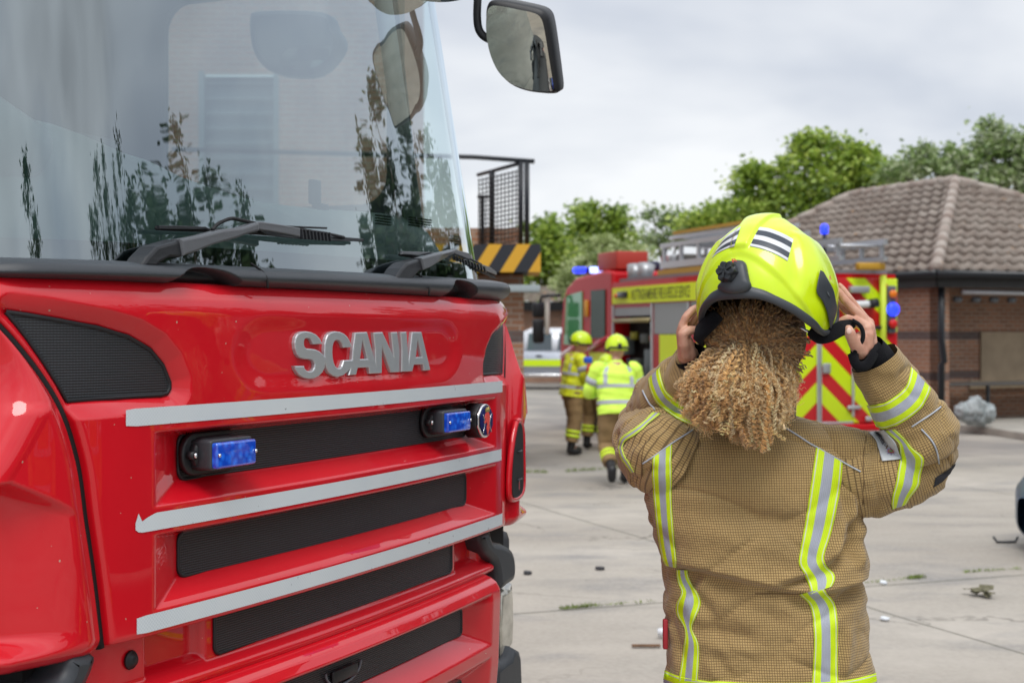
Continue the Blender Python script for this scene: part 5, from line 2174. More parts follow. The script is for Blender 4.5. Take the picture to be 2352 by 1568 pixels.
# dense under-layer
ul_ = MB()
rings = []
for i in range(26):
    th_ = PI * i / 25
    row = []
    for k in range(44):
        ph_ = 2 * PI * k / 44
        dx, dy, dz = math.sin(th_) * math.cos(ph_), math.cos(th_), math.sin(th_) * math.sin(ph_)
        s_ = 1 + .10 * noise.noise(Vector((dx * 3, dy * 3, dz * 3)))
        row.append(tuple(W2(P(1700, 890, 3.475) + Vector((dx * .112 * s_, -dy * .085 * s_, dz * .092 * s_)))))
    rings.append(row)
ul_.grid(np.array(rings), closeu=True)
rings = []
for i in range(26):
    th_ = PI * i / 25
    row = []
    for k in range(44):
        ph_ = 2 * PI * k / 44
        dx, dy, dz = math.sin(th_) * math.cos(ph_), math.cos(th_), math.sin(th_) * math.sin(ph_)
        row.append(tuple(W2(P(1736, 775, 3.545) + Vector((dx * .126, -dy * .094, dz * .122)))))
    rings.append(row)
ul_.grid(np.array(rings), closeu=True)
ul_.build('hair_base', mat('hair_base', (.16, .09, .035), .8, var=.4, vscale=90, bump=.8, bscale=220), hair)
# ================================================================= ground
g = NG('concrete_yard')
ob = g.tc.outputs['Object']
s3 = g.sep(ob)
JA = (.932, .361)
uu = g.math('ADD', g.math('MULTIPLY', s3[0], JA[0]), g.math('MULTIPLY', s3[1], JA[1]))
vv = g.math('ADD', g.math('MULTIPLY', s3[0], -JA[1]), g.math('MULTIPLY', s3[1], JA[0]))
wob = g.math('MULTIPLY', g.math('SUBTRACT', g.noise(ob, 1.5, 3), .5), .06)


def joint(c, off, per, w):
    t = g.math('FRACT', g.math('ADD', g.math('DIVIDE', g.math('SUBTRACT', g.math('ADD', c, wob), off), per), 100.5))
    dd = g.math('MULTIPLY', g.math('ABSOLUTE', g.math('SUBTRACT', t, .5)), per)
    return g.mapr(dd, w * .35, w, 1, 0)


jn = g.math('MAXIMUM', joint(vv, 8.06, 8.13, .022), joint(uu, 5.28, 5.09, .016))
st = g.vmath('MULTIPLY', ob, (.35, 1.0, 1.0))
n1 = g.noise(st, .35, 5, .55)
n2 = g.noise(ob, 1.6, 6, .6)
n3 = g.noise(ob, 30, 4, .6)
n4 = g.noise(g.vmath('MULTIPLY', ob, (1.0, 1.8, 1)), .8, 8, .62)
c = g.ramp(n1, [(.33, (.255, .22, .185)), (.50, (.37, .335, .29)), (.66, (.47, .43, .38))])
c = g.mix(g.mapr(n2, .35, .7, 0, .6), c, (.27, .25, .22))
c = g.mix(g.mapr(n4, .52, .70, 0, .8), c, (.17, .17, .175))
c = g.mix(g.mapr(g.noise(g.vmath('MULTIPLY', ob, (.5, 1.6, 1)), 1.1, 9, .7), .58, .70, 0, .45), c, (.15, .14, .13))
c = g.mix(g.mapr(n3, .3, .7, 0, .30), c, (.52, .48, .42))
spk = g.new('ShaderNodeTexVoronoi')
spk.inputs['Scale'].default_value = 9
g.link(ob, spk.inputs['Vector'])
c = g.mix(g.mapr(spk.outputs['Distance'], .02, .06, .5, 0), c, (.14, .13, .12))
c = g.mix(g.math('MULTIPLY', jn, .75), c, (.10, .10, .075))
vc = g.new('ShaderNodeTexVoronoi', feature='DISTANCE_TO_EDGE')
vc.inputs['Scale'].default_value = .42
g.link(g.vmath('ADD', ob, g.vmath('SCALE', g.noise(ob, 1.2, 4, .6, 'Color'), 1.1)), vc.inputs['Vector'])
crk = g.math('MULTIPLY', g.mapr(vc.outputs['Distance'], .002, .007, 1, 0), g.mapr(g.noise(ob, .5, 2), .48, .60))
c = g.mix(g.math('MULTIPLY', crk, .7), c, (.09, .085, .07))
# darker, damper strip near the far engine
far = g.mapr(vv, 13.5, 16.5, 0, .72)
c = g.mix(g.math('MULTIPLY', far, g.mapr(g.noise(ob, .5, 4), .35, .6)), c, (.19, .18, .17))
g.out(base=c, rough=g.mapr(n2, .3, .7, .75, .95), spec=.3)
g.bump(g.math('ADD', g.math('MULTIPLY', n3, .5), g.math('MULTIPLY', jn, -1.5)), .35, .01)
yard = g.m
gx = np.concatenate([np.linspace(-300, -30, 10), np.linspace(-28, 28, 57), np.linspace(30, 300, 10)])
gy = np.concatenate([np.linspace(-200, -10, 10), np.linspace(-8, 60, 69), np.linspace(65, 500, 12)])
Xg, Yg = np.meshgrid(gx, gy)
Zg = .006 * np.sin(Xg * .7) * np.cos(Yg * .5) - .006
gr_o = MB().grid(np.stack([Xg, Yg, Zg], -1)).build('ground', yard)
tag(gr_o, kind='structure')


def brick_mat(name, c1, c2, mortar, sc=1.0, coord='Object', rot=False):
    b = NG(name)
    v = b.tc.outputs['UV']
    br = b.new('ShaderNodeTexBrick')
    br.inputs['Scale'].default_value = 1.0
    br.inputs['Brick Width'].default_value = .225
    br.inputs['Row Height'].default_value = .075
    br.inputs['Mortar Size'].default_value = .012
    br.inputs['Mortar Smooth'].default_value = .2
    br.inputs['Bias'].default_value = -.1
    br.inputs['Color1'].default_value = (*c1, 1)
    br.inputs['Color2'].default_value = (*c2, 1)
    br.inputs['Mortar'].default_value = (*mortar, 1)
    b.link(v, br.inputs['Vector'])
    n = b.noise(v, 1.2, 4)
    n2_ = b.noise(v, 30, 3)
    # a dark engineering-brick course
    sz = b.sep(v)[1]
    crs = b.math('ADD', b.math('MULTIPLY', b.mapr(sz, 1.58, 1.585), b.mapr(sz, 1.735, 1.73)), b.math('MULTIPLY', b.mapr(sz, .86, .865), b.mapr(sz, 1.01, 1.005)))
    c_ = b.mix(b.mapr(n, .3, .7, 0, .5), br.outputs['Color'], tuple(x * .55 for x in c1))
    c_ = b.mix(b.mapr(n2_, .35, .7, 0, .4), c_, tuple(min(1, x * 1.5) for x in c2))
    c_ = b.mix(b.math('MULTIPLY', crs, .75), c_, (.055, .055, .065))
    b.out(base=c_, rough=.9)
    b.bump(b.math('MULTIPLY', br.outputs['Fac'], -1), .6, .006)
    return b.m


brick = brick_mat('brown_brick', (.42, .20, .11), (.23, .12, .075), (.40, .36, .31))
brick_r = brick_mat('red_brick', (.30, .13, .08), (.20, .09, .06), (.30, .26, .22))


def wall_uv(mb, a, b, z0, z1, mi=0, th=0.0):
    """vertical wall quad from a to b with metric UV, optional thickness to the back"""
    a, b = Vector((*a, 0)), Vector((*b, 0))
    L = (b - a).length
    n = (b - a).normalized().cross(Vector((0, 0, 1)))
    vs = [(a.x, a.y, z0), (b.x, b.y, z0), (b.x, b.y, z1), (a.x, a.y, z1)]
    uv = [(0, z0), (L, z0), (L, z1), (0, z1)]
    mb.add(vs, [(0, 1, 2, 3)], mi, False, uv)
    if th:
        k = -n * th
        vs2 = [(p[0] + k.x, p[1] + k.y, p[2]) for p in vs]
        allv = vs + vs2
        uvs = uv + uv
        mb.add(allv, [(5, 4, 7, 6), (4, 0, 3, 7), (1, 5, 6, 2), (3, 2, 6, 7), (4, 5, 1, 0)], mi, False, [(p[0] + (0 if i < 4 else th), p[1]) for i, p in enumerate(uvs)])


def tile_roof_mat(name):
    b = NG(name)
    v = b.tc.outputs['UV']
    s = b.sep(v)
    n = b.noise(v, 1.3, 5)
    n2_ = b.noise(v, 14, 4)
    row = b.math('FLOOR', b.math('DIVIDE', s[1], .30))
    colm = b.math('FLOOR', b.math('DIVIDE', s[0], .30))
    wn = b.new('ShaderNodeTexWhiteNoise', noise_dimensions='2D')
    b.link(b.comb(colm, row), wn.inputs['Vector'])
    c_ = b.mix(b.mapr(n, .3, .7), (.17, .14, .115), (.30, .26, .225))
    c_ = b.mix(b.math('MULTIPLY', wn.outputs['Value'], .5), c_, (.13, .09, .07))
    c_ = b.mix(b.mapr(n2_, .58, .72, 0, .75), c_, (.42, .40, .37))
    lich = b.mapr(b.noise(v, 3.3, 5, .6), .67, .71)
    c_ = b.mix(b.math('MULTIPLY', lich, .8), c_, (.48, .24, .06))
    b.out(base=c_, rough=.9)
    b.bump(n2_, .5, .02)
    return b.m


tile = tile_roof_mat('clay_pantiles')


def pantile_plane(mb, poly3, upv, step=.34, wave=.30, amp=.060, lap=.05, mi=0):
    """planar roof slope (convex 3-d polygon) covered by a corrugated, lapped tile surface.
    first edge of poly3 is the eave."""
    o = Vector(poly3[0])
    xa = (Vector(poly3[1]) - o).normalized()
    n = (Vector(poly3[1]) - o).cross(Vector(poly3[2]) - o).normalized()
    ya = n.cross(xa)
    if ya.z < 0:
        ya = -ya
        n = -n
    P2 = [((Vector(p) - o).dot(xa), (Vector(p) - o).dot(ya)) for p in poly3]
    H = max(p[1] for p in P2)
    rows_ = int(math.ceil(H / step))
    m = len(P2)

    def span(y):
        xs = []
        for i in range(m):
            (x0, y0), (x1, y1) = P2[i], P2[(i + 1) % m]
            if abs(y1 - y0) < 1e-9:
                continue
            t = (y - y0) / (y1 - y0)
            if -1e-6 <= t <= 1 + 1e-6:
                xs.append(x0 + (x1 - x0) * t)
        return (min(xs), max(xs)) if len(xs) > 1 else None
    for r_ in range(rows_):
        y0, y1 = r_ * step, min(H - 1e-4, (r_ + 1) * step)
        if y1 - y0 < .02:
            continue
        pts_rows = []
        for y, lift in ((y0, lap), (y0 + .001, lap), (y1, .0)):
            sp = span(min(max(y, 1e-4), H - 1e-4))
            if sp is None:
                break
            pts_rows.append((y, lift, sp))
        if len(pts_rows) < 3:
            continue
        x0, x1 = pts_rows[0][2]
        nx_ = max(4, int((x1 - x0) / (wave / 8)))
        G = np.zeros((3, nx_ + 1, 3))
        U = np.zeros((3, nx_ + 1, 2))
        for j, (y, lift, sp) in enumerate(pts_rows):
            for i in range(nx_ + 1):
                x = lerp(sp[0], sp[1], i / nx_)
                ph = (x / wave) * 2 * PI
                w_ = amp * (.5 + .5 * math.sin(ph)) ** 1.5
                jit = .006 * noise.noise(Vector((math.floor(x / wave) * 1.7, r_ * 2.3, 0)))
                h_ = w_ + lift + jit - (.045 if j == 0 else 0)
                p = o + xa * x + ya * y + n * h_
                G[j, i] = p
                U[j, i] = (x, y)
        mb.grid(G, mi=mi, uv=U, smooth=True)


# ================================================================= brick building on the right
PHI = math.radians(24.5)
RC = Vector((math.cos(PHI), math.sin(PHI)))
RL = Vector((-math.sin(PHI), math.cos(PHI)))
CN = Vector((7.49, 25.0))


def bp2(r_, l_):
    p = CN + RC * r_ + RL * l_
    return (p.x, p.y)


bld = empty('brick_building', (CN.x, CN.y, 0))
tag(bld, 'low brown brick building with a lichen-spotted pantiled hip roof and an open bay', 'building')
BO = Vector((CN.x, CN.y, 0))


def rel(mb, org):
    mb.v = [(p[0] - org[0], p[1] - org[1], p[2] - org[2]) for p in mb.v]
    return mb


mb = MB()
WZ = 2.72
wall_uv(mb, bp2(0, 8.5), bp2(0, .0), 0, WZ, th=.25)
wall_uv(mb, bp2(.0, 0), bp2(.05, 0), 0, WZ, th=.22)
wall_uv(mb, bp2(.05, .95), bp2(9, .95), 0, WZ, th=.2)       # back wall of the open bay
wall_uv(mb, bp2(.05, .0), bp2(.05, .95), 0, WZ, th=.0)
wall_uv(mb, bp2(9, 0), bp2(9, 8.5), 0, WZ, th=.25)
wall_uv(mb, bp2(9, 8.5), bp2(0, 8.5), 0, WZ, th=.25)
rel(mb, BO).build('wall', brick, bld)
mb = MB()
EZ, RZt = 2.76, 4.80
e0 = .35
A_ = Vector((*bp2(-e0, -e0), EZ))
B_ = Vector((*bp2(9 + e0, -e0), EZ))
C_ = Vector((*bp2(9 + e0, 8.5 + e0), EZ))
D_ = Vector((*bp2(-e0, 8.5 + e0), EZ))
R1 = Vector((*bp2(3.25, 3.2), RZt))
R2 = Vector((*bp2(3.25, 6.6), RZt))
pantile_plane(mb, [D_, A_, R1, R2], None)
pantile_plane(mb, [A_, B_, R1], None)
pantile_plane(mb, [B_, C_, R2, R1], None)
pantile_plane(mb, [C_, D_, R2], None)
roof = rel(mb, BO).build('roof', tile, bld)
rd = NG('ridge_tiles')
v_ = rd.tc.outputs['Object']
nn_ = rd.noise(v_, 3, 5)
c_ = rd.mix(rd.mapr(nn_, .3, .7), (.24, .18, .15), (.40, .36, .32))
c_ = rd.mix(rd.mapr(rd.noise(v_, 2.2, 4), .66, .70), c_, (.5, .25, .06))
rd.out(base=c_, rough=.9)
rd = rd.m
for p, q in ((A_, R1), (R1, R2), (B_, R1), (C_, R2), (D_, R2)):
    mb = MB()
    L = (q - p).length
    n = int(L / .42)
    for k in range(n):
        a = p.lerp(q, k / n) + Vector((0, 0, .05))
        b = p.lerp(q, (k + 1.06) / n) + Vector((0, 0, .035))
        mb.tube([a, b], [.115, .10], 12)
    rel(mb, BO).build('ridge_tiles', rd, roof)
blk = mat('gutter_black', (.015, .018, .022), .3)
for p, q in ((A_, B_), (D_, A_)):
    gut = MB()
    gut.tube([p + Vector((0, 0, -.03)), q + Vector((0, 0, -.03))], .075, 12)
    rel(gut, BO).build('gutter', blk, bld)
mb = MB()
for (a, b) in ((bp2(-.2, -.2), bp2(9.2, -.2)), (bp2(-.2, 8.6), bp2(-.2, -.2))):
    wall_uv(mb, a, b, 2.50, 2.745, th=.03)
rel(mb, BO).build('fascia', mat('fascia_black', (.018, .017, .017), .5, var=.5, vscale=5), bld)
mb = MB()
mb.tube([(*bp2(.02, -.06), 0), (*bp2(.02, -.06), 1.15), (*bp2(.05, -.10), 1.20), (*bp2(.02, -.06), 1.6), (*bp2(.02, -.06), 2.72)], .06, 10)
rel(mb, BO).build('drainpipe', blk, bld)
# shutter housing over the bay
mb = MB()
mb.tube([(*bp2(.55, .02), 2.44), (*bp2(9, .02), 2.44)], .05, 10)
rel(mb, BO).build('shutter_tube', mat('galvanised', (.62, .65, .70), .35, metal=.4), bld)
mb = MB()
for k in range(7):
    mb.tube([(*bp2(.45 + .42 * k, .10), 2.30), (*bp2(.60 + .42 * k, .10), 2.30)], .05, 8)
rel(mb, BO).build('lamp_row', mat('dull_grey', (.12, .13, .14), .5), bld)
mb = MB()
mb.box((*[(a + b) / 2 for a, b in zip(bp2(0, 0), bp2(9, .95))], 2.62), (8.9, .95, .05), rz=PHI)
rel(mb, BO).build('bay_ceiling', blackd, bld)
# board, shelf in the bay
mb = MB()
p = P(2352, 820, 25.9)
mb.box((p.x + .10, 26.9, p.z), (1.45, .04, .92), rz=PHI)
mb.box((p.x - .02, 26.8, p.z - .52), (1.75, .03, .16), rz=PHI)
bo_ = mb.build('wooden_board', mat('plywood', (.36, .28, .19), .8, var=.2, vscale=3))
tag(bo_, 'tan sheet of plywood leaning on the brick wall in the open bay', 'board')
bench = empty('workbench', (*bp2(2.2, .45), 0), PHI)
tag(bench, 'dark metal workbench standing under the board in the open bay', 'bench')
MB().box((0, 0, .78), (4.0, .6, .05), bev=.01).build('bench_top', mat('worn_steel', (.09, .085, .08), .5), bench)
for x in (-1.9, -.9, .5, 1.9):
    MB().box((x, -.27, .38), (.05, .05, .76)).build('leg', blk, bench)
# pavement step in front of the bay
mb = MB()
sp_px = [(2140, 985), (2205, 990), (2290, 1000), (2352, 1010), (2440, 1022)]
front = [(P(a, b, 1.0).x / (b - HYP) * FPX * CAMH, FPX * CAMH / (b - HYP)) for a, b in sp_px]
front = [((a - CXP) / FPX * (FPX * CAMH / (b - HYP)), FPX * CAMH / (b - HYP)) for a, b in sp_px]
fp = [front[0]] + front[1:] + [(14, 20.5), (16, 28), (7.7, 27)]
mb.prism([(x, y) for x, y in fp], .12, None, 0, .02)
kerb_o = mb.build('kerb', mat('kerb_concrete', (.36, .34, .30), .9, var=.25, vscale=2, bump=.3, bscale=40))
tag(kerb_o, kind='structure')
# crumpled clear sacks
mb = MB()
random.seed(3)
for k, (a, b, r_) in enumerate([(2214, 946, .15), (2240, 940, .20), (2262, 948, .17), (2228, 955, .15), (2248, 957, .16), (2270, 957, .10)]):
    c0 = P(a, b, 24.0)
    rings = []
    for i in range(14):
        t = PI * i / 13
        row = []
        for j in range(20):
            f = 2 * PI * j / 20
            d = Vector((math.sin(t) * math.cos(f), math.sin(t) * math.sin(f), math.cos(t)))
            q = 1 + .32 * noise.noise(d * 2.6 + Vector((k * 5, 0, 0))) + .18 * noise.noise(d * 7 + Vector((k, 3, 0)))
            row.append(tuple(c0 + d * r_ * q))
        rings.append(row)
    mb.grid(np.array(rings), closeu=True, smooth=True)
o = mb.build('plastic_sacks', mat('clear_plastic', (.34, .38, .39), .6, var=.5, vscale=9, bump=.6, bscale=25))
tag(o, 'crumpled pale translucent plastic sack lying on the kerb by the bench leg', 'plastic sack')
o.name = 'plastic_sack'

# ================================================================= training tower on the left
tw = empty('training_tower', (P(1000, 765, 18).x, 18.0, 0))
TO = Vector(tw.location)
tag(tw, 'brick training tower with black railed balcony over a yellow and black striped edge', 'tower')
DT = 18.0
mb = MB()
xe = P(1203, 700, DT).x
wall_uv(mb, (-4.4, DT + .15), (xe, DT + .15), 0, P(0, 630, DT).z, th=2.2)
rel(mb, TO).build('wall', brick, tw)
mb = MB()
up0, up1 = -7.5, -1.55
wz = 9.5
yb = DT + 1.0
# upper storey with window openings
wins = [(-4.15, -3.15, 3.35, 5.15)]
xs_ = [up0] + [v for w_ in wins for v in w_[:2]] + [up1]
for i in range(0, len(xs_) - 1, 2):
    wall_uv(mb, (xs_[i], yb), (xs_[i + 1], yb), 2.4, wz)
for w_ in wins:
    wall_uv(mb, (w_[0], yb), (w_[1], yb), 2.4, w_[2])
    wall_uv(mb, (w_[0], yb), (w_[1], yb), w_[3], wz)
wall_uv(mb, (up1, yb), (up1, yb + 6), 2.4, wz)
wall_uv(mb, (up0, yb), (up0, yb + 6), 0, wz)
wall_uv(mb, (up0, yb), (-4.4, yb), 0, 2.4)
rel(mb, TO).build('upper_wall', brick_mat('pale_red_brick', (.48, .27, .20), (.38, .20, .15), (.45, .41, .37)), tw)
for w_ in wins:
    mb = MB()
    for k in range(9):
        mb.box(((w_[0] + w_[1]) / 2, yb + .12, w_[2] + .1 + k * (w_[3] - w_[2]) / 9), (w_[1] - w_[0], .05, .03))
    mb.box(((w_[0] + w_[1]) / 2, yb + .20, (w_[2] + w_[3]) / 2), (w_[1] - w_[0], .04, w_[3] - w_[2]))
    for x in (w_[0], w_[1]):
        mb.box((x, yb + .05, (w_[2] + w_[3]) / 2), (.07, .12, w_[3] - w_[2] + .1))
    rel(mb, TO).build('louvred_window', mat('window_grey', (.20, .23, .25), .5), tw)
slab = MB()
zt, zb_ = P(0, 563, DT).z, P(0, 626, DT).z
xs1 = P(1241, 600, DT).x
slab.box(((xs1 - 4.4) / 2, DT + .45, (zt + zb_) / 2), (xs1 + 4.4, 1.3, zt - zb_))
hz = NG('hazard_stripes')
s_ = hz.sep(hz.tc.outputs['Object'])
f_ = hz.math('FRACT', hz.math('DIVIDE', hz.math('SUBTRACT', s_[0], hz.math('MULTIPLY', s_[2], .62)), .355))
hz.out(base=hz.mix(hz.mapr(f_, .47, .49), (.62, .33, .02), (.014, .017, .024)), rough=.6)
rel(slab, TO).build('striped_edge', hz.m, tw)
mb = MB()
za, zb2 = P(0, 655, DT).z, P(0, 671, DT).z
mb.box(((P(1240, 0, DT).x - 4.4) / 2, DT + .10, (za + zb2) / 2), (P(1240, 0, DT).x + 4.4, .5, za - zb2), bev=.01)
rel(mb, TO).build('stone_band', mat('blue_grey_stone', (.33, .38, .40), .8), tw)
# balcony rail
rail = MB()
dpost = mat('railing_black', (.013, .016, .022), .45)
y0_, y1_ = DT - .1, DT + 1.0
tp0 = P(1090, 361, DT)
tp1 = P(1228, 371, DT)
rail.tube([(-4.3, DT, tp0.z + .1), tuple(tp0), tuple(tp1)], .03, 8)
for px in (1196, 1210):
    p = P(px, 372, DT)
    rail.tube([p, (p.x, p.y, zt)], .034, 8)
q0 = P(1192, 376, DT)
q1 = P(1098, 402, DT + 1.2)
rail.tube([q0, q1], .026, 8)
for px, py_, dd in ((1130, 392, .75), (1108, 452, 1.0)):
    p = P(px, py_, DT + dd)
    rail.tube([p, (p.x, p.y, zt)], .040 if px == 1130 else .03, 8)
rail.tube([P(1098, 452, DT + 1.0), P(1122, 452, DT + .9)], .022, 6)
rl = rel(rail, TO).build('railing', dpost, tw)
mesh_ = MB()
for k in range(12):
    t = k / 11
    a = P(lerp(1100, 1194, t), lerp(410, 388, t), DT + 1.0 * (1 - t) + .02)
    mesh_.tube([a, (a.x, a.y, zt + .05)], .0085, 4, caps=False)
for k in range(16):
    t = k / 15
    z0_ = lerp(P(0, 392, DT).z, zt + .06, t)
    mesh_.tube([(P(1100, 0, DT + 1).x, DT + 1.0, z0_ - .02), (P(1194, 0, DT).x, DT + .02, z0_)], .0085, 4, caps=False)
rel(mesh_, TO).build('mesh_infill', dpost, tw)
mb = MB()
wall_uv(mb, (-4.0, DT + 1.15), (P(1190, 0, DT + 1.2).x, DT + 1.15), zt, zt + .30, th=.2)
rel(mb, TO).build('parapet', brick, tw)

# ================================================================= far low building and pickup
fb = empty('far_building', (1.2, 49, 0))
tag(fb, 'distant low brown brick building with mossy tiled roof behind the pickup', 'building')
FO = Vector(fb.location)
mb = MB()
wall_uv(mb, (-2, 49), (9, 49), 0, 2.55, th=5)
rel(mb, FO).build('wall', brick, fb)
mb = MB()
pantile_plane(mb, [Vector((-2.4, 48.6, 2.75)), Vector((9.4, 48.6, 2.75)), Vector((7.2, 52, 3.35)), Vector((-1.2, 52, 4.1))], None, step=.4, wave=.4)
rel(mb, FO).build('roof', tile, fb)
mb = MB()
mb.box((3.5, 48.7, 2.62), (11.8, .3, .30))
rel(mb, FO).build('fascia', blackd, fb)

pk = empty('pickup_truck', (P(1247, 0, 44).x + .6, 44, 0))
tag(pk, 'silver pickup truck with a yellow side stripe parked side-on by the far wall', 'pickup truck')
silverp = mat('silver_paint', (.46, .49, .55), .25, metal=.4, coat=.8)
body = MB()
prof = [(-2.6, .55), (-2.62, .95), (-2.55, 1.08), (-1.45, 1.12), (-1.35, 1.14), (1.0, 1.12), (2.35, 1.05), (2.6, .95), (2.62, .55), (2.1, .38), (-2.1, .38)]
body.prism(prof, 1.8, Matrix(((1, 0, 0, 0), (0, 0, 1, -.9), (0, 1, 0, 0), (0, 0, 0, 1))), 0, .06, True)
body.build('body', silverp, pk)
cabm = MB().prism([(-1.4, 1.10), (-1.25, 1.72), (-.95, 1.86), (.35, 1.86), (1.2, 1.12)], 1.60, Matrix(((1, 0, 0, 0), (0, 0, 1, -.80), (0, 1, 0, 0), (0, 0, 0, 1))), 0, .05, True)
cabm.build('cab', mat('white_paint', (.70, .73, .78), .25, coat=.8), pk)
for xa_, xb_ in ((-1.15, -.35), (-.22, .75)):
    MB().prism([(xa_ + .04, 1.18), (xb_, 1.18), (xb_ - (.3 if xb_ > .5 else 0), 1.70), (xa_ + .1, 1.70)], .02, Matrix(((1, 0, 0, 0), (0, 0, -1, -.80), (0, 1, 0, 0), (0, 0, 0, 1))), 0, 0).build('window', mat('car_glass', (.10, .15, .17), .08, coat=1), pk)
MB().box((0, -.905, .80), (4.9, .02, .20)).build('side_stripe', mat('yellow_stripe', (.60, .82, .01), .5), pk)
MB().box((0, -.91, .42), (3.4, .06, .10), bev=.02).build('sill', chrome, pk)
for x in (-.75, .45):
    MB().box((x, -.915, 1.02), (.18, .03, .04), bev=.01).build('door_handle', blackp, pk)
for x in (-1.65, 1.65):
    for sy in (-1, 1):
        Mw = Matrix.Translation((x, sy * .72, .38)) @ Matrix.Rotation(-sy * PI / 2, 4, 'X')
        w_o = MB().lathe([(.2, 0), (.36, 0), (.38, .03), (.38, .19), (.36, .22), (.2, .22)], 24, 0, Mw).build('wheel', rubber, pk)
        MB().lathe([(.02, .19), (.18, .20), (.22, .22)], 16, 0, Mw).build('rim', chrome, w_o)

# ================================================================= dark blue car just entering on the right
cr = empty('parked_car', (P(2350, 0, 10.4).x + 2.40, 10.7, 0), math.radians(-4))
tag(cr, 'dark blue car cut off by the right edge of the view, standing on the yard', 'car')
blue = mat('blue_paint', (.05, .10, .17), .45, coat=.25, spec=.3)
cm = MB()
rings = []
for x, zl, zh, hw in ((-2.17, .14, .42, .42), (-2.13, .10, .54, .62), (-2.0, .12, .66, .76), (-1.7, .2, .80, .84), (-1.0, .24, 1.08, .89), (0, .24, 1.06, .90), (1.0, .24, .98, .89), (1.7, .28, .90, .84), (2.05, .34, .80, .72), (2.15, .45, .68, .55)):
    rings.append([(x, hw * math.copysign(abs(math.cos(t))**.5, math.cos(t)), (zl + zh) / 2 + (zh - zl) / 2 * math.copysign(abs(math.sin(t))**.5, math.sin(t))) for t in np.linspace(0, 2 * PI, 32, endpoint=False)])
cm.grid(np.array(rings), closeu=True, flip=True)
cm.build('body', blue, cr)
cm = MB()
cm.prism([(-1.75, .98), (-1.3, 1.42), (-.3, 1.50), (.4, 1.42), (1.15, .98)], 1.5, Matrix(((1, 0, 0, 0), (0, 0, 1, -.75), (0, 1, 0, 0), (0, 0, 0, 1))), 0, .08, True)
cm.build('cabin', mat('car_glass', (.10, .15, .17), .08, coat=1), cr)
MB().box((-2.06, -.30, .34), (.14, 1.0, .12), bev=.05).build('bumper', mat('bumper_blue', (.03, .06, .11), .35, coat=.5), cr)
MB().box((-1.98, -.55, .56), (.12, .26, .09), bev=.04).build('headlamp', mat('pale_lamp', (.55, .62, .68), .1, coat=1), cr)
for x in (-1.35, 1.35):
    for sy in (-1, 1):
        Mw = Matrix.Translation((x, sy * .68, .31)) @ Matrix.Rotation(-sy * PI / 2, 4, 'X')
        MB().lathe([(.1, 0), (.29, 0), (.31, .03), (.31, .17), (.29, .2), (.1, .2)], 24, 0, Mw).build('wheel', rubber, cr)

# ================================================================= added unseen van, keeps bright ground out of the paint's reflections
vn = empty('reflection_van', (5.45, 4.0, 0), math.radians(96))
tag(vn, 'long dark van added out of view on the right to darken reflections in the red paint', 'van')
vpaint = mat('van_paint', (.012, .014, .022), .35, coat=.4)
vb = MB()
vb.prism([(-3.5, .35), (-3.5, 1.95), (-3.35, 2.08), (2.0, 2.08), (2.5, 1.95), (3.1, 1.25), (3.7, 1.05), (3.8, .8), (3.8, .35)], 1.9, Matrix(((1, 0, 0, 0), (0, 0, 1, -.95), (0, 1, 0, 0), (0, 0, 0, 1))), 0, .06, True)
vb.build('body', vpaint, vn)
for sy in (-1, 1):
    MB().prism([(1.2, 1.25), (2.75, 1.25), (2.35, 1.85), (1.2, 1.85)], .02, Matrix(((1, 0, 0, 0), (0, 0, sy, sy * .955), (0, 1, 0, 0), (0, 0, 0, 1)))).build('side_window', mat('car_glass', (.10, .15, .17), .08, coat=1), vn)
    for x in (-2.3, 2.4):
        Mw = Matrix.Translation((x, sy * .72, .34)) @ Matrix.Rotation(-sy * PI / 2, 4, 'X')
        MB().lathe([(.1, 0), (.32, 0), (.34, .03), (.34, .2), (.32, .25), (.1, .25)], 24, 0, Mw).build('wheel', rubber, vn)
# ================================================================= litter on the yard


def gpt(px, py, z=0.0):
    d = FPX * (CAMH - z) / (py - HYP)
    return Vector(((px - CXP) / FPX * d, d, z))


def shard(name, px, py, w_, l_, h_, m, label, cat, seed=0, rz=0.0, jag=.3):
    random.seed(seed)
    c0 = gpt(px, py)
    pts = [(w_ / 2 * math.cos(t) * random.uniform(1 - jag, 1), l_ / 2 * math.sin(t) * random.uniform(1 - jag, 1)) for t in np.linspace(0, 2 * PI, 9, endpoint=False)]
    o = MB().prism(pts, h_, None, 0, h_ * .3).build(name, m, None, loc=c0)
    o.rotation_euler = (0.04, .06, rz)
    tag(o, label, cat)
    return o


whitep = mat('white_plastic', (.72, .76, .80), .4)
shard('plastic_scrap', 2029, 1338, .06, .10, .012, whitep, 'small pale blue-white scrap on the concrete nearest the grassy joint on the right', 'litter', 1)
shard('plastic_scrap', 1990 + 42, 1421, .06, .07, .012, whitep, 'small white scrap on the concrete just right of the tan jacket', 'litter', 2)
o = MB().tube([(0, 0, .025), (.03, .0, .028), (.075, .01, .022)], [.022, .024, .018], 12).build('paper_cup', whitep, None, loc=gpt(1511, 1462))
tag(o, 'crushed white cup lying beside the jacket hem on the left', 'litter')
o = MB().box((0, 0, .006), (.155, .025, .012), bev=.003).build('wood_splinter', mat('old_wood', (.16, .09, .05), .8, var=.3, vscale=40), None, loc=gpt(1484, 1484))
tag(o, 'thin brown wood splinter lying left of the tan jacket', 'litter')
shard('flat_stone', 1378, 1307, .075, .06, .02, mat('dark_stone', (.05, .05, .055), .8), 'small dark flat chip on the open concrete between truck and firefighter', 'litter', 5)
shard('flat_stone', 1211, 1317, .07, .07, .02, mat('dark_stone', (.05, .05, .055), .8), 'small dark chip on the concrete beside the red truck bumper', 'litter', 6)
lf = MB()
random.seed(9)
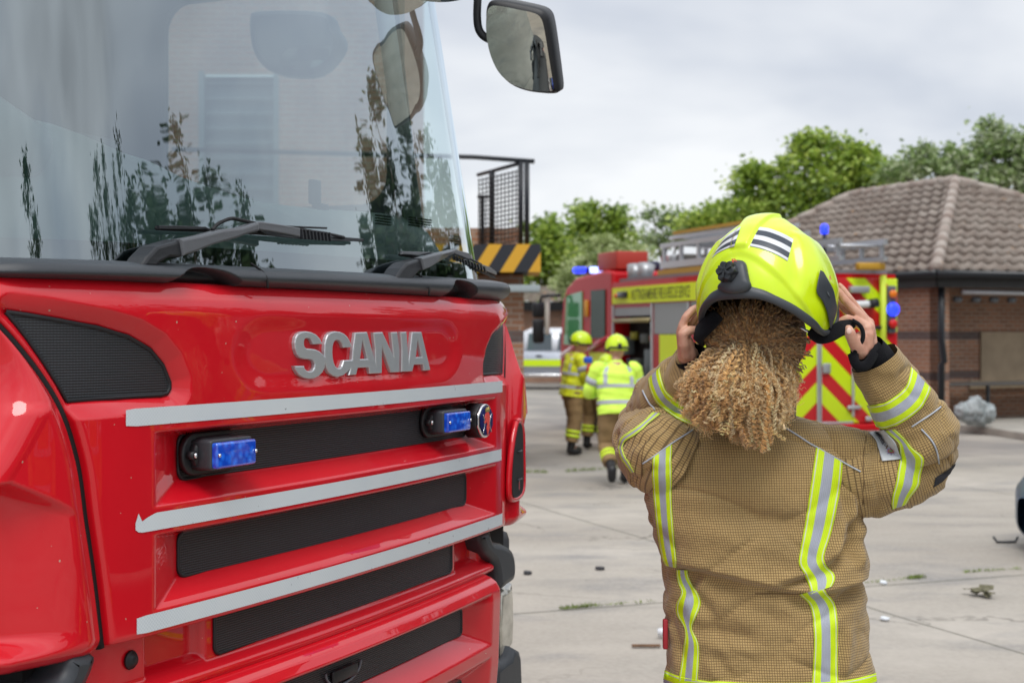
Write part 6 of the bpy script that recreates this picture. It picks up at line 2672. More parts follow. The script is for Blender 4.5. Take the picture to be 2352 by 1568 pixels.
for k in range(9):
    a = random.uniform(0, 6)
    lf.box((random.uniform(-.09, .09), random.uniform(-.04, .04), .02 + random.uniform(0, .03)), (.09, .04, .004), M=Matrix.Rotation(a, 4, 'Z') @ Matrix.Rotation(random.uniform(-.6, .6), 4, 'X'))
o = lf.build('dead_leaves', mat('dead_leaf', (.13, .12, .07), .8, var=.4, vscale=30), None, loc=gpt(2257, 1366))
tag(o, 'clump of curled dead leaves on the concrete near the right edge', 'litter')
o = MB().tube([(-.09, 0, .05), (-.06, 0, .008), (.0, 0, .006), (.09, 0, .01), (.11, 0, .05)], .010, 8).build('bent_bracket', mat('dark_metal', (.04, .045, .05), .5), None, loc=gpt(2307, 1246))
tag(o, 'bent dark metal strip lying on the concrete beside the blue car', 'litter')
# grass in the joints
gm_ = MB()
random.seed(21)


def tufts(px0, px1, py0, py1, n, h_):
    for k in range(n):
        t = random.random()
        c0 = gpt(lerp(px0, px1, t), lerp(py0, py1, t)) + Vector((random.uniform(-.02, .02), random.uniform(-.025, .025), 0))
        a = random.uniform(0, 2 * PI)
        w_ = .004
        hh = h_ * random.uniform(.4, 1.1)
        dx, dy = math.cos(a) * w_, math.sin(a) * w_
        lx, ly = random.uniform(-.02, .02), random.uniform(-.02, .02)
        gm_.add([c0 + Vector((-dx, -dy, 0)), c0 + Vector((dx, dy, 0)), c0 + Vector((lx, ly, hh))], [(0, 1, 2)])


tufts(1285, 1372, 1398, 1390, 170, .028)
tufts(1372, 1500, 1390, 1380, 60, .018)
tufts(2215, 2262, 1314, 1310, 60, .025)
tufts(2085, 2120, 1328, 1325, 150, .03)
tufts(2262, 2345, 1310, 1306, 60, .02)
tufts(1208, 1262, 1084, 1085, 110, .05)
tufts(1300, 1372, 1083, 1078, 150, .055)
tufts(1372, 1420, 1078, 1076, 60, .045)
tufts(1990, 2085, 1338, 1328, 40, .02)
o = gm_.build('grass', mat('grass_green', (.17, .23, .05), .8, var=.4, vscale=20))
tag(o, 'green grass sprouting from the joints of the concrete', 'grass', kind='stuff')
# ================================================================= trees


def leaf_mat(name, c1, c2, c3):
    g = NG(name)
    at = g.new('ShaderNodeAttribute', attribute_name='tint')
    g.N.remove(g.b)
    c = g.ramp(at.outputs['Fac'], [(0, c1), (.5, c2), (1, c3)])
    d = g.new('ShaderNodeBsdfDiffuse')
    t = g.new('ShaderNodeBsdfTranslucent')
    gl_ = g.new('ShaderNodeBsdfGlossy')
    gl_.inputs['Roughness'].default_value = .45
    m = g.new('ShaderNodeMixShader')
    m.inputs[0].default_value = .38
    m2 = g.new('ShaderNodeMixShader')
    m2.inputs[0].default_value = .06
    g.link(c, d.inputs[0])
    g.link(c, t.inputs[0])
    g.link(d.outputs[0], m.inputs[1])
    g.link(t.outputs[0], m.inputs[2])
    g.link(m.outputs[0], m2.inputs[1])
    g.link(gl_.outputs[0], m2.inputs[2])
    g.link(m2.outputs[0], g.N['Material Output'].inputs['Surface'])
    return g.m


leaf_g = leaf_mat('leaves_green', (.08, .15, .014), (.30, .44, .045), (.55, .64, .13))
leaf_p = leaf_mat('leaves_pale', (.18, .24, .07), (.38, .46, .18), (.58, .62, .34))
leaf_b = leaf_mat('leaves_blossom', (.10, .17, .04), (.27, .38, .12), (.62, .66, .48))
leaf_d = leaf_mat('leaves_dark', (.012, .03, .008), (.03, .065, .015), (.07, .12, .03))
bark = mat('bark', (.10, .075, .05), .9, var=.3, vscale=6, bump=.5, bscale=30)


def leaves_mesh(name, C, S, tint, m, parent, seed, org, flat=.6):
    r_ = np.random.default_rng(seed)
    n = len(C)
    a = r_.normal(size=(n, 3))
    a[:, 2] *= flat
    a /= np.linalg.norm(a, axis=1, keepdims=True)
    b = np.cross(a, r_.normal(size=(n, 3)))
    b /= np.linalg.norm(b, axis=1, keepdims=True) + 1e-9
    S = S[:, None]
    V = np.stack([C - a * S * .55, C - b * S * .30 + a * .0, C + a * S * .55, C + b * S * .30], 1).reshape(-1, 3) - np.array(org)
    me = bpy.data.meshes.new(name)
    me.vertices.add(4 * n)
    me.vertices.foreach_set('co', V.ravel())
    me.loops.add(4 * n)
    me.loops.foreach_set('vertex_index', np.arange(4 * n, dtype=np.int32))
    me.polygons.add(n)
    me.polygons.foreach_set('loop_start', np.arange(n, dtype=np.int32) * 4)
    at = me.attributes.new('tint', 'FLOAT', 'POINT')
    at.data.foreach_set('value', np.repeat(tint, 4).astype(np.float32))
    me.materials.append(m)
    me.update(calc_edges=True)
    o = bpy.data.objects.new(name, me)
    COL.objects.link(o)
    o.parent = parent
    return o


def tree(name, label, lobes, base, m, n_leaf, size, seed, group=None, trunk_r=.22, drop=0.0):
    """lobes: list of (centre Vector, (rx,ry,rz)); leaves gather in small clumps on their outer parts"""
    r_ = np.random.default_rng(seed)
    root = empty(name, base)
    tag(root, label, 'tree', group)
    vol = np.array([l[1][0] * l[1][2] + .1 for l in lobes])
    vol /= vol.sum()
    Cs, Ss, Ts = [], [], []
    tw_ = MB()
    b0 = Vector(base)
    top = Vector((sum(l[0].x for l in lobes) / len(lobes), sum(l[0].y for l in lobes) / len(lobes), 0))
    hmin = min(l[0].z for l in lobes)
    fork = Vector((lerp(b0.x, top.x, .5), lerp(b0.y, top.y, .5), max(.8, hmin * .7)))
    tw_.tube([b0 - b0, (fork - b0) * .5 + Vector((.05, 0, 0)), fork - b0], [trunk_r, trunk_r * .8, trunk_r * .6], 10)
    for (c, rr), v_ in zip(lobes, vol):
        k = max(5, int(n_leaf * v_ / 30))
        mid = (fork + c) / 2 + Vector((r_.normal() * .2, r_.normal() * .2, .2))
        tw_.tube([fork - b0, mid - b0, c - b0], [trunk_r * .4, trunk_r * .25, trunk_r * .08], 6)
        for q in range(k):
            d = r_.normal(size=3)
            d /= np.linalg.norm(d)
            rad = r_.uniform(.25, 1.12)**.5
            f = 1 + .25 * noise.noise(Vector(tuple(d * 2.2)) + Vector((seed, 0, 0)))
            cc = np.array(c) + d * np.array(rr) * rad * f
            if q < 4:
                tw_.tube([c - b0, (Vector(tuple(cc)) + c) / 2 - b0, Vector(tuple(cc)) - b0], [trunk_r * .07, trunk_r * .05, trunk_r * .02], 4)
            cl = r_.uniform(.5, 1.25) * size * 2.6
            m_ = int(26 * r_.uniform(.6, 1.4))
            pp = cc + r_.normal(size=(m_, 3)) * np.array([cl, cl, cl * .55]) * .55
            if drop:
                pp[:, 2] -= drop * r_.random(m_) * 1.0
            Cs.append(pp)
            Ss.append(size * r_.uniform(.6, 1.4, m_))
            t0 = r_.uniform(.1, .8)
            Ts.append(np.clip(t0 + r_.normal(size=m_) * .18, 0, 1))
    tw_.build('trunk', bark, root)
    leaves_mesh('crown', np.concatenate(Cs), np.concatenate(Ss), np.concatenate(Ts), m, root, seed, base)
    return root


def lobe(px, py, d, rx, rz, ry=None):
    k = d / FPX
    rx, rz = rx * .90, rz * .86
    return (P(px, py + 9, d), (rx * k, (ry or max(rx, rz)) * k, rz * k))


D1 = 58
tree('green_tree', 'rounded mid green tree left of the pale shrub, beside the black railing',
     [lobe(1250, 560, D1, 45, 60), lobe(1225, 600, D1, 40, 60), lobe(1290, 600, D1, 45, 60), lobe(1255, 510, D1, 28, 22)], (P(1240, 0, D1).x, D1, 0), leaf_g, 7000, .22, 1, 'trees behind the yard')
tree('green_tree', 'mid green tree with a tall pointed top right of the railing',
     [lobe(1345, 520, D1 + 2, 40, 50), lobe(1350, 480, D1 + 2, 20, 24), lobe(1385, 560, D1 + 2, 45, 60), lobe(1410, 520, D1 + 2, 30, 40), lobe(1415, 490, D1 + 2, 16, 20), lobe(1440, 545, D1 + 2, 18, 26), lobe(1320, 570, D1 + 2, 45, 55)], (P(1370, 0, 60).x, 60, 0), leaf_g, 9000, .22, 2, 'trees behind the yard')
tree('pale_shrub', 'pale yellow-green feathery shrub behind the far engine cab',
     [lobe(1400, 590, 46, 70, 35), lobe(1350, 610, 46, 60, 40), lobe(1450, 580, 46, 50, 30), lobe(1380, 555, 46, 40, 22), lobe(1320, 640, 46, 50, 30), lobe(1440, 620, 46, 60, 40)], (P(1390, 0, 46).x, 46, 0), leaf_p, 8000, .16, 3, trunk_r=.1)
tree('sparse_tree', 'thin sparse-leaved tree against the sky left of the big tree',
     [lobe(1500, 480, 52, 22, 12), lobe(1520, 500, 52, 26, 26), lobe(1560, 510, 52, 30, 40), lobe(1540, 540, 52, 44, 26), lobe(1500, 545, 52, 40, 22)], (P(1545, 0, 52).x, 52, 0), leaf_b, 1500, .18, 4, trunk_r=.14)
D5 = 48
tree('green_tree', 'biggest bright green tree, behind the tiled roof and the helmet',
     [lobe(1860, 400, D5, 90, 75), lobe(1880, 330, D5, 50, 34), lobe(1855, 318, D5, 18, 22), lobe(1960, 380, D5, 70, 55), lobe(1955, 335, D5, 26, 26), lobe(2010, 400, D5, 60, 45), lobe(1740, 440, D5, 70, 60),
      lobe(1735, 385, D5, 36, 26), lobe(1650, 490, D5, 60, 40), lobe(1700, 500, D5, 90, 55), lobe(1820, 480, D5, 110, 60), lobe(1600, 505, D5, 45, 32), lobe(2060, 410, D5, 40, 34), lobe(1990, 350, D5, 16, 16)],
     (P(1840, 0, D5).x, D5, 0), leaf_g, 21000, .18, 5, 'trees behind the yard', trunk_r=.35)
tree('blossom_tree', 'pale blossoming tree at the right edge behind the tiled roof',
     [lobe(2280, 330, D5 - 4, 60, 40), lobe(2275, 285, D5 - 4, 26, 20), lobe(2340, 340, D5 - 4, 60, 60), lobe(2200, 355, D5 - 4, 60, 28), lobe(2110, 340, D5 - 4, 40, 14), lobe(2140, 380, D5 - 4, 70, 36), lobe(2250, 400, D5 - 4, 90, 40), lobe(2400, 330, D5 - 4, 60, 70), lobe(2060, 390, D5 - 4, 50, 26), lobe(2350, 410, D5 - 4, 60, 40)],
     (P(2260, 0, D5 - 4).x, D5 - 4, 0), leaf_b, 11000, .16, 6, trunk_r=.3)
# dense hedge line that closes the view low down
r6 = np.random.default_rng(66)
hedge = empty('hedge', (P(1500, 0, 62).x, 62, 0))
tag(hedge, 'dark green hedge closing the yard behind the engine', 'hedge')
n = 9000
C_ = np.stack([r6.uniform(.2, 18, n), 62 + r6.normal(size=n) * .8, 0.2 + 3.6 * r6.random(n) + .5 * np.sin(r6.uniform(.2, 18, n))], 1)
leaves_mesh('foliage', C_, r6.uniform(.25, .5, n), r6.uniform(0, .7, n), leaf_g, hedge, 3, (P(1500, 0, 62).x, 62, 0))

# trees to the photographer's right: out of frame, mirrored in the windscreen
SPEC = [(117.5, 17, 9.2, .8, 3, 'slim'), (92, 17, 7.9, 1.2, 3, ''), (87, 16.5, 8.3, 1.3, 3, ''), (82, 17.5, 8.5, 1.3, 4, ''), (77, 17, 8.0, 1.3, 4, ''), (73, 16.5, 8.2, 1.2, 4, ''), (69.8, 18, 7.9, 1.2, 3, ''), (67, 17, 8.1, 1.1, 3, ''), (64.5, 18, 7.6, 1.1, 3, ''), (62, 17, 6.8, .9, 3, ''),
        (58, 18, 5.1, 1.1, 4, ''), (53, 18, 5.0, 1.1, 4, ''), (46.6, 17, 6.7, .75, 3, ''), (43.6, 16.5, 7.3, .8, 3, ''), (40.6, 17.5, 6.7, .8, 3, ''), (37.5, 17, 6.3, .8, 3, '')]
for i, (ang, dist, h_, w_, nsp, q_) in enumerate(SPEC):
    a = math.radians(ang)
    c0 = Vector((-.6 + math.sin(a) * dist, 3.3 + math.cos(a) * dist, 0))
    tv = Vector((math.cos(a), -math.sin(a), 0))
    lb = []
    r7 = random.Random(i)
    for sp_i in range(nsp):
        off = tv * (((sp_i + .5) / nsp - .5) * 2 * w_)
        hs_ = h_ * (1 if sp_i == nsp // 2 else r7.uniform(.72, .93))
        for q in range(7):
            t = q / 6
            rr_ = w_ * .62 * (1.12 - .95 * t)
            lb.append((c0 + off * (1 + .2 * r7.random()) + Vector((r7.uniform(-.12, .12), r7.uniform(-.12, .12), 1.0 + (hs_ - 1.3) * t)), (rr_, rr_, .42)))
    tree('poplar_tree', 'upright dark tree beyond the right edge of the yard, mirrored in the windscreen', lb, tuple(c0), leaf_d, 12000, .14, 30 + i, 'trees mirrored in the windscreen', trunk_r=.12)

h2 = empty('hedge', (20, 8, 0))  # added unseen hedge, gives the upright red panels something dark to mirror
tag(h2, 'tall dark hedge added out of view behind the upright trees to darken reflections in the red paint', 'hedge')
n = 16000
an = np.radians(r6.uniform(33, 128, n))
rad_ = 21.5 + r6.normal(size=n) * .5
C_ = np.stack([np.sin(an) * rad_, 3 + np.cos(an) * rad_, .1 + 4.3 * r6.random(n)**.8 + .4 * np.sin(an * 23)], 1)
leaves_mesh('foliage', C_, r6.uniform(.3, .6, n), r6.uniform(0, .8, n), leaf_d, h2, 5, (20, 8, 0))
# ================================================================= far fire engine
EA = math.atan2(.317, .949)
far = empty('fire_engine', (2.99, 19.1, 0), EA)
tag(far, 'far fire engine with yellow and red chevron rear, roof ladders and lit blue lights', 'fire engine')
ered = mat('engine_red', (.50, .004, .010), .5, coat=.35, spec=.2)
eyel = mat('engine_yellow', (.80, .95, .012), .5)
egrey = mat('shutter_grey', (.33, .35, .38), .45, metal=.2)
alu = mat('aluminium', (.55, .57, .60), .35, metal=.6)
L_B, L_C = 4.28, 6.75           # body length, total length
W = 2.5
# body core, leaving the open locker hollow
mb = MB()
mb.box((W / 2, L_B / 2, 2.30), (W, L_B, .44))                 # top rail
mb.box((W / 2 + .3, L_B / 2, 1.25), (W - .6, L_B, 1.7))       # inner core
mb.box((W / 2, L_B / 2, .52), (W, L_B, .26))
for y in (.06, 1.40, 2.68, 4.22):
    mb.box((.15, y, 1.4), (.30, .12, 1.6))
mb.build('body', ered, far)
# yellow title board
mb = MB().box((-.012, 2.12, 2.30), (.03, 4.2, .26))
tb = mb.build('title_board', eyel, far)
vs, fs = text_mesh('NOTTINGHAMSHIRE FIRE & RESCUE SERVICE', 1.0, .002)
mt = MB().add([(-.030, 3.42 - u * 2.10, 2.215 + v_ * .17) for u, v_ in vs], fs)
tag(mt.build('title_text', ink, tb), 'black capitals NOTTINGHAMSHIRE FIRE & RESCUE SERVICE')
MB().box((-.05, 3.75, 2.31), (.06, .34, .10), bev=.02).build('marker_lamp', mat('dark_lamp', (.03, .03, .035), .2), far)
MB().box((-.05, 4.02, 2.30), (.05, .10, .07), bev=.02).build('amber_lamp', mat('amber', (.75, .18, .01), .2), far)
MB().box((-.05, .62, 2.33), (.06, .34, .12), bev=.02).build('marker_lamp', mat('dark_lamp', (.03, .03, .035), .2), far)
# lockers: open one (with kit) next to the cab, two shuttered
for (y0, y1) in ((1.46, 2.62), (.12, 1.34)):
    MB().box((.02, (y0 + y1) / 2, 1.92), (.05, y1 - y0, .46)).build('locker_shutter', egrey, far)
    MB().box((.018, (y0 + y1) / 2 - .1, 1.20), (.05, y1 - y0 - .20, .96)).build('yellow_panel', eyel, far)
    MB().box((.018, y1 - .10, 1.20), (.045, .20, .96)).build('red_panel', ered, far)
for y in (1.40, 2.68, .06, 4.22):
    MB().box((-.01, y, 1.4), (.03, .045, 1.5)).build('locker_post', alu, far)
lk = MB().box((.28, 3.45, 1.25), (.05, 1.45, 1.5)).build('open_locker', blackd, far)
MB().box((.02, 3.45, 2.04), (.05, 1.45, .13)).build('rolled_shutter', egrey, far)
MB().tube([(-.03, 2.75, 1.90), (-.03, 4.15, 1.90)], .035, 10).build('shutter_bar', mat('brass_bar', (.42, .36, .2), .4, metal=.4), far)
random.seed(5)
kit = MB()
kc_ = [(.03, .035, .03), (.06, .07, .06), (.30, .05, .02), (.35, .33, .05), (.10, .12, .13), (.02, .03, .06)]
for k, (y, z, w_, h_, c_) in enumerate(((2.95, 1.15, .22, .60, 4), (3.2, 1.0, .16, .40, 0), (3.45, 1.05, .2, .5, 1), (3.75, .95, .22, .35, 0), (3.1, 1.62, .3, .16, 1), (2.86, 1.62, .10, .10, 2), (3.6, 1.66, .14, .12, 3), (3.9, 1.5, .2, .3, 4), (2.90, .74, .26, .12, 3), (3.8, 1.25, .1, .1, 5))):
    m_ = MB()
    if k % 3 == 0:
        m_.tube([(.10, y, z - h_ / 2), (.10, y, z + h_ / 2)], w_ / 2, 12)
    else:
        m_.box((.12, y, z), (.18, w_, h_), bev=.03)
    m_.build('stowed_kit', mat('kit%d' % c_, kc_[c_], .5), lk)
# rear, chevrons
ch = NG('rear_chevrons')
s_ = ch.sep(ch.tc.outputs['Object'])
ax_ = ch.math('ABSOLUTE', ch.math('SUBTRACT', s_[0], 1.25))
f_ = ch.math('FRACT', ch.math('DIVIDE', ch.math('ADD', ch.math('ADD', s_[2], ch.math('MULTIPLY', ax_, .93)), -.02), .52))
ch.out(base=ch.mix(ch.mapr(f_, .46, .48), (.55, .008, .014), (.62, .82, .006)), rough=.4, coat=.3)
ch = ch.m
MB().box((W / 2, -.02, 1.46), (W, .06, 2.0), bev=.01).build('rear_panel', ch, far)
MB().box((W / 2, -.06, .40), (W, .10, .10), bev=.02).build('rear_bumper', ered, far)
for (x, z, sx_, sz) in ((1.235, 1.05, .035, 1.28), (1.275, 1.05, .02, 1.28), (1.78, 1.15, .035, 1.2), (1.5, .47, .56, .035), (1.0, .47, .45, .03), (1.5, 1.72, .56, .03)):
    MB().box((x, -.065, z), (sx_, .03, sz), bev=.004).build('door_frame', alu, far)
MB().box((1.36, -.08, 1.22), (.12, .03, .14), bev=.02).build('door_handle', mat('handle_grey', (.35, .37, .38), .35, metal=.3), far)
MB().box((1.78, -.09, .68), (.20, .04, .05), bev=.01).build('hinge', alu, far)
MB().box((2.02, -.08, .52), (.10, .04, .06), bev=.01).build('tow_eye', alu, far)
MB().tube([(2.235, -.10, 1.1), (2.235, -.10, 2.5)], .045, 10).build('grab_rail', mat('rail_yellow', (.60, .74, .05), .5), far)
MB().box((2.235, -.10, 1.78), (.36, .05, .05), bev=.01).build('rail_bracket', blackp, far)
cl_ = MB().box((2.385, -.08, 2.03), (.14, .05, .66), bev=.03).build('lamp_cluster', mat('cluster_grey', (.10, .11, .13), .4), far)
for z, m_, s in ((2.24, mat('amber', (.75, .18, .01), .2), .12), (2.03, mat('lit_blue', (.02, .03, .8), .3, emit=(.02, .05, 1.0), estr=1.6), .19), (1.83, mat('lamp_red', (.6, .01, .01), .2), .13)):
    MB().lathe([(s / 2, 0), (s / 2, .03), (s * .3, .05), (.001, .055)], 16, 0, Matrix.Translation((2.385, -.105, z)) @ Matrix.Rotation(PI / 2, 4, 'X')).build('round_lamp', m_, cl_)
MB().tube([(1.55, -.12, 2.08), (1.95, -.14, 2.10), (2.06, -.12, 2.12)], .05, 12).build('hose_pipe', mat('pale_pipe', (.72, .74, .76), .35), far)
MB().tube([(1.98, -.16, 2.10), (2.10, -.16, 2.12)], .065, 12).build('pipe_end', blackp, far)
MB().tube([(1.72, -.14, 2.0), (1.78, -.17, 1.86), (1.70, -.16, 1.74), (1.64, -.14, 1.85)], .035, 8).build('hose_loop', mat('hose_yellow', (.55, .62, .10), .5), far)
MB().box((1.84, -.12, 2.30), (.30, .10, .09), bev=.02).build('work_lamp', mat('handle_grey', (.35, .37, .38), .35, metal=.3), far)
# beacon mast
bm_ = MB().tube([(1.52, .25, 2.45), (1.52, .25, 3.10)], .028, 10).build('beacon_mast', blackp, far)
MB().lathe([(.045, 0), (.055, .02), (.055, .11), (.03, .14), (.002, .145)], 16, 0, Matrix.Translation((1.52, .25, 3.08))).build('blue_beacon', mat('lit_blue', (.02, .03, .8), .3, emit=(.02, .05, 1.0), estr=1.6), bm_)
# ladder gantry
gan = MB()
for z, zz_ in ((2.62, 2.80),):
    pass
for x in (.25, .95):
    gan.box((x, 1.3, 3.04), (.06, 3.2, .07))
    gan.box((x, 1.3, 2.74), (.06, 3.2, .10))
    for k in range(6):
        gan.box((x, -.2 + k * .6, 2.88), (.05, .06, .30))
for k in range(10):
    gan.tube([(.25, -.15 + k * .31, 2.76), (.95, -.15 + k * .31, 2.76)], .022, 6)
    gan.tube([(.25, -.15 + k * .31, 3.04), (.95, -.15 + k * .31, 3.04)], .018, 6)
gan.build('ladder', alu, far)
ld = MB()
for x in (.35, .85):
    ld.box((x, 1.3, 3.16), (.05, 3.0, .05))
for k in range(10):
    ld.tube([(.35, .0 + k * .30, 3.16), (.85, .0 + k * .30, 3.16)], .018, 6)
ld.build('top_ladder', mat('ladder_bright', (.62, .64, .68), .3, metal=.5), far)
rl_ = MB()
rl_.box((.22, 1.3, 2.63), (.08, 3.2, .08))
rl_.box((.32, 1.3, 3.22), (.05, 2.6, .05))
rl_.build('yellow_runner', mat('runner_ochre', (.50, .28, .03), .5), far)
l2 = MB()
for x in (1.45, 2.15):
    l2.box((x, 2.0, 2.95), (.06, 4.6, .08))
    l2.box((x, 2.0, 2.72), (.06, 4.6, .06))
    for k in range(10):
        l2.box((x, -.2 + k * .5, 2.83), (.05, .05, .2))
for k in range(16):
    l2.tube([(1.45, -.15 + k * .3, 2.9), (2.15, -.15 + k * .3, 2.9)], .02, 6)
l2.build('ladder', alu, far)
MB().box((2.0, -.15, 2.62), (.42, .12, .10), bev=.02).build('ladder_stop', mat('runner_ochre', (.50, .28, .03), .5), far)
roofm = MB().box((W / 2, L_B / 2, 2.55), (W - .2, L_B - .1, .06)).build('roof_deck', mat('deck_grey', (.22, .23, .25), .6), far)
for y, a_ in ((3.55, .0), (3.95, 0)):
    MB().tube([(.25, y, 2.56), (.30, y + .05, 2.78)], [.11, .15], 14).build('monitor_nozzle', mat('nozzle_grey', (.42, .44, .46), .35, metal=.4), far)
random.seed(12)
for k in range(9):
    y = .2 + k * .33
    MB().tube([(1.1 + .1 * (k % 2), y, 2.62), (1.15, y + .1, 2.74 + .12 * random.random()), (1.35, y + .25, 2.66)], .035, 6).build('stowed_hose', mat(('hose_red', 'hose_white', 'hose_dark')[k % 3], ((.35, .02, .02), (.6, .6, .58), (.05, .05, .055))[k % 3], .5), roofm)
for y, c_ in ((2.9, (.55, .56, .58)), (3.15, (.30, .03, .03)), (2.6, (.12, .11, .10))):
    MB().box((.62, y, 2.80), (.5, .16, .22), bev=.04).build('roof_kit', mat('roofkit%d' % int(y * 100), c_, .5), roofm)
MB().box((.42, 4.85, 2.90), (.56, .85, .30), bev=.02).build('roof_box', mat('box_red', (.42, .04, .025), .5), far)
# cab
cab = empty('cab', (0, L_B, 0), 0, far)
CB = MB()
ln_ = L_C - L_B
prof = [(0, .50), (ln_ - .05, .50), (ln_, .9), (ln_ - .02, 1.50), (ln_ - .16, 2.30), (ln_ - .34, 2.50), (ln_ - .8, 2.66), (.35, 2.74), (0, 2.70)]
CB.prism(prof, W, Matrix(((0, 0, 1, 0), (1, 0, 0, 0), (0, 1, 0, 0), (0, 0, 0, 1))), 0, .0)
cbo = CB.build('cab_shell', ered, cab, auto=.05)
gw = mat('cab_glass_green', (.02, .05, .035), .25, spec=.3)
MB().prism([(.28, 1.62), (.90, 1.62), (.90, 2.42), (.28, 2.42)], .02, Matrix(((0, 0, -1, -.003), (1, 0, 0, 0), (0, 1, 0, 0), (0, 0, 0, 1)))).build('side_window', gw, cab)
MB().prism([(1.32, 1.50), (2.20, 1.50), (2.08, 2.36), (1.32, 2.42)], .02, Matrix(((0, 0, -1, -.003), (1, 0, 0, 0), (0, 1, 0, 0), (0, 0, 0, 1)))).build('side_window', mat('cab_glass_reflection', (.10, .38, .16), .1, coat=1), cab)  # green reflection put into this pane's base colour
MB().prism([(.1, 1.50), (2.4, 1.50), (2.3, 2.28), (.2, 2.28)], .02, Matrix(((1, 0, 0, 0), (0, 0, 1, ln_ - .05), (0, 1, 0, 0), (0, 0, 0, 1)))).build('windscreen', gw, cab)
MB().prism([(.22, .70), (.98, .70), (.98, 1.38), (.22, 1.38)], .012, Matrix(((0, 0, -1, -.003), (1, 0, 0, 0), (0, 1, 0, 0), (0, 0, 0, 1)))).build('yellow_panel', eyel, cab)
MB().prism([(1.3, .70), (2.1, .70), (2.1, 1.25), (1.3, 1.25)], .012, Matrix(((0, 0, -1, -.003), (1, 0, 0, 0), (0, 1, 0, 0), (0, 0, 0, 1)))).build('yellow_panel', eyel, cab)
for y0, y1, z0, z1 in ((.10, .98, 1.62, 1.42), (1.15, 2.2, 1.58, 1.30)):
    MB().tube([(-.03, y0, z0), (-.05, y1, z1)], .05, 8).build('door_swage', mat('pink_highlight_red', (.50, .03, .05), .15, coat=1), cab)
MB().box((-.02, 1.12, 2.12), (.03, .14, .28), bev=.005).build('amber_sticker', mat('sticker_amber', (.70, .34, .03), .5), cab)
mr_ = MB()
mr_.tube([(-.02, ln_ - .1, 2.38), (-.30, ln_ + .10, 2.36), (-.34, ln_ + .12, 2.2)], .03, 8)
mr_.box((-.36, ln_ + .12, 2.12), (.22, .10, .28), bev=.04)
mr_.box((-.36, ln_ + .12, 1.74), (.22, .12, .44), bev=.05)
mr_.build('door_mirror', blackp, cab)
MB().box((-.20, ln_ + .10, 2.0), (.09, .08, .66), bev=.03).build('pale_strut', mat('pale_grey', (.55, .53, .48), .5), cab)
lb_ = MB().box((1.25, 1.75, 2.80), (2.1, .22, .14), bev=.05).build('light_bar', mat('bar_blue', (.01, .02, .30), .2, coat=1), cab)
MB().box((.42, 1.75, 2.80), (.36, .24, .12), bev=.04).build('lit_lamp', mat('lit_white_blue', (.4, .5, 1), .3, emit=(.28, .40, 1.0), estr=3.2), lb_)
MB().box((.12, 1.78, 2.80), (.22, .2, .11), bev=.04).build('blue_lens', mat('lit_blue', (.02, .03, .8), .3, emit=(.02, .05, 1.0), estr=1.6), lb_)
MB().box((.95, 1.35, 2.86), (.9, .4, .18), bev=.06).build('air_horn_box', mat('navy_box', (.015, .018, .05), .4), cab)
for y in (1.05, 5.6):
    for x in (.28, 2.22):
        s = -1 if x < 1 else 1
        Mw = Matrix.Translation((x - s * .16, y, .48)) @ Matrix.Rotation(s * PI / 2, 4, 'Y')
        w_o = MB().lathe([(.25, 0), (.46, 0), (.48, .04), (.48, .24), (.46, .28), (.25, .28)], 28, 0, Mw).build('wheel', rubber, far)
        MB().lathe([(.05, .22), (.2, .22), (.27, .29)], 20, 0, Mw).build('rim', mat('wheel_rim', (.4, .4, .42), .4, metal=.6), w_o)
MB().box((W / 2, 3.2, .42), (1.6, 6.2, .20)).build('underside', blackd, far)

# ================================================================= firefighters in the distance
hvA = mat('hi_vis_worn', (.66, .72, .02), .6, var=.35, vscale=9, bump=.3, bscale=30)
hvB = mat('hi_vis_bright', (.68, .98, .10), .6, var=.15, vscale=7, bump=.3, bscale=25)
hvC = mat('hi_vis_green', (.42, .82, .03), .6, var=.2, vscale=7, bump=.3, bscale=25)
trM = mat('far_trousers', (.24, .155, .07), .85, var=.3, vscale=8, bump=.4, bscale=30)
slM = mat('band_silver', (.42, .44, .50), .5)
yM = mat('leg_yellow', (.58, .78, .03), .5)
hyF = mat('far_helmet_yellow', (.60, .82, .01), .3, coat=.5)
leather = mat('black_leather', (.012, .012, .013), .4)


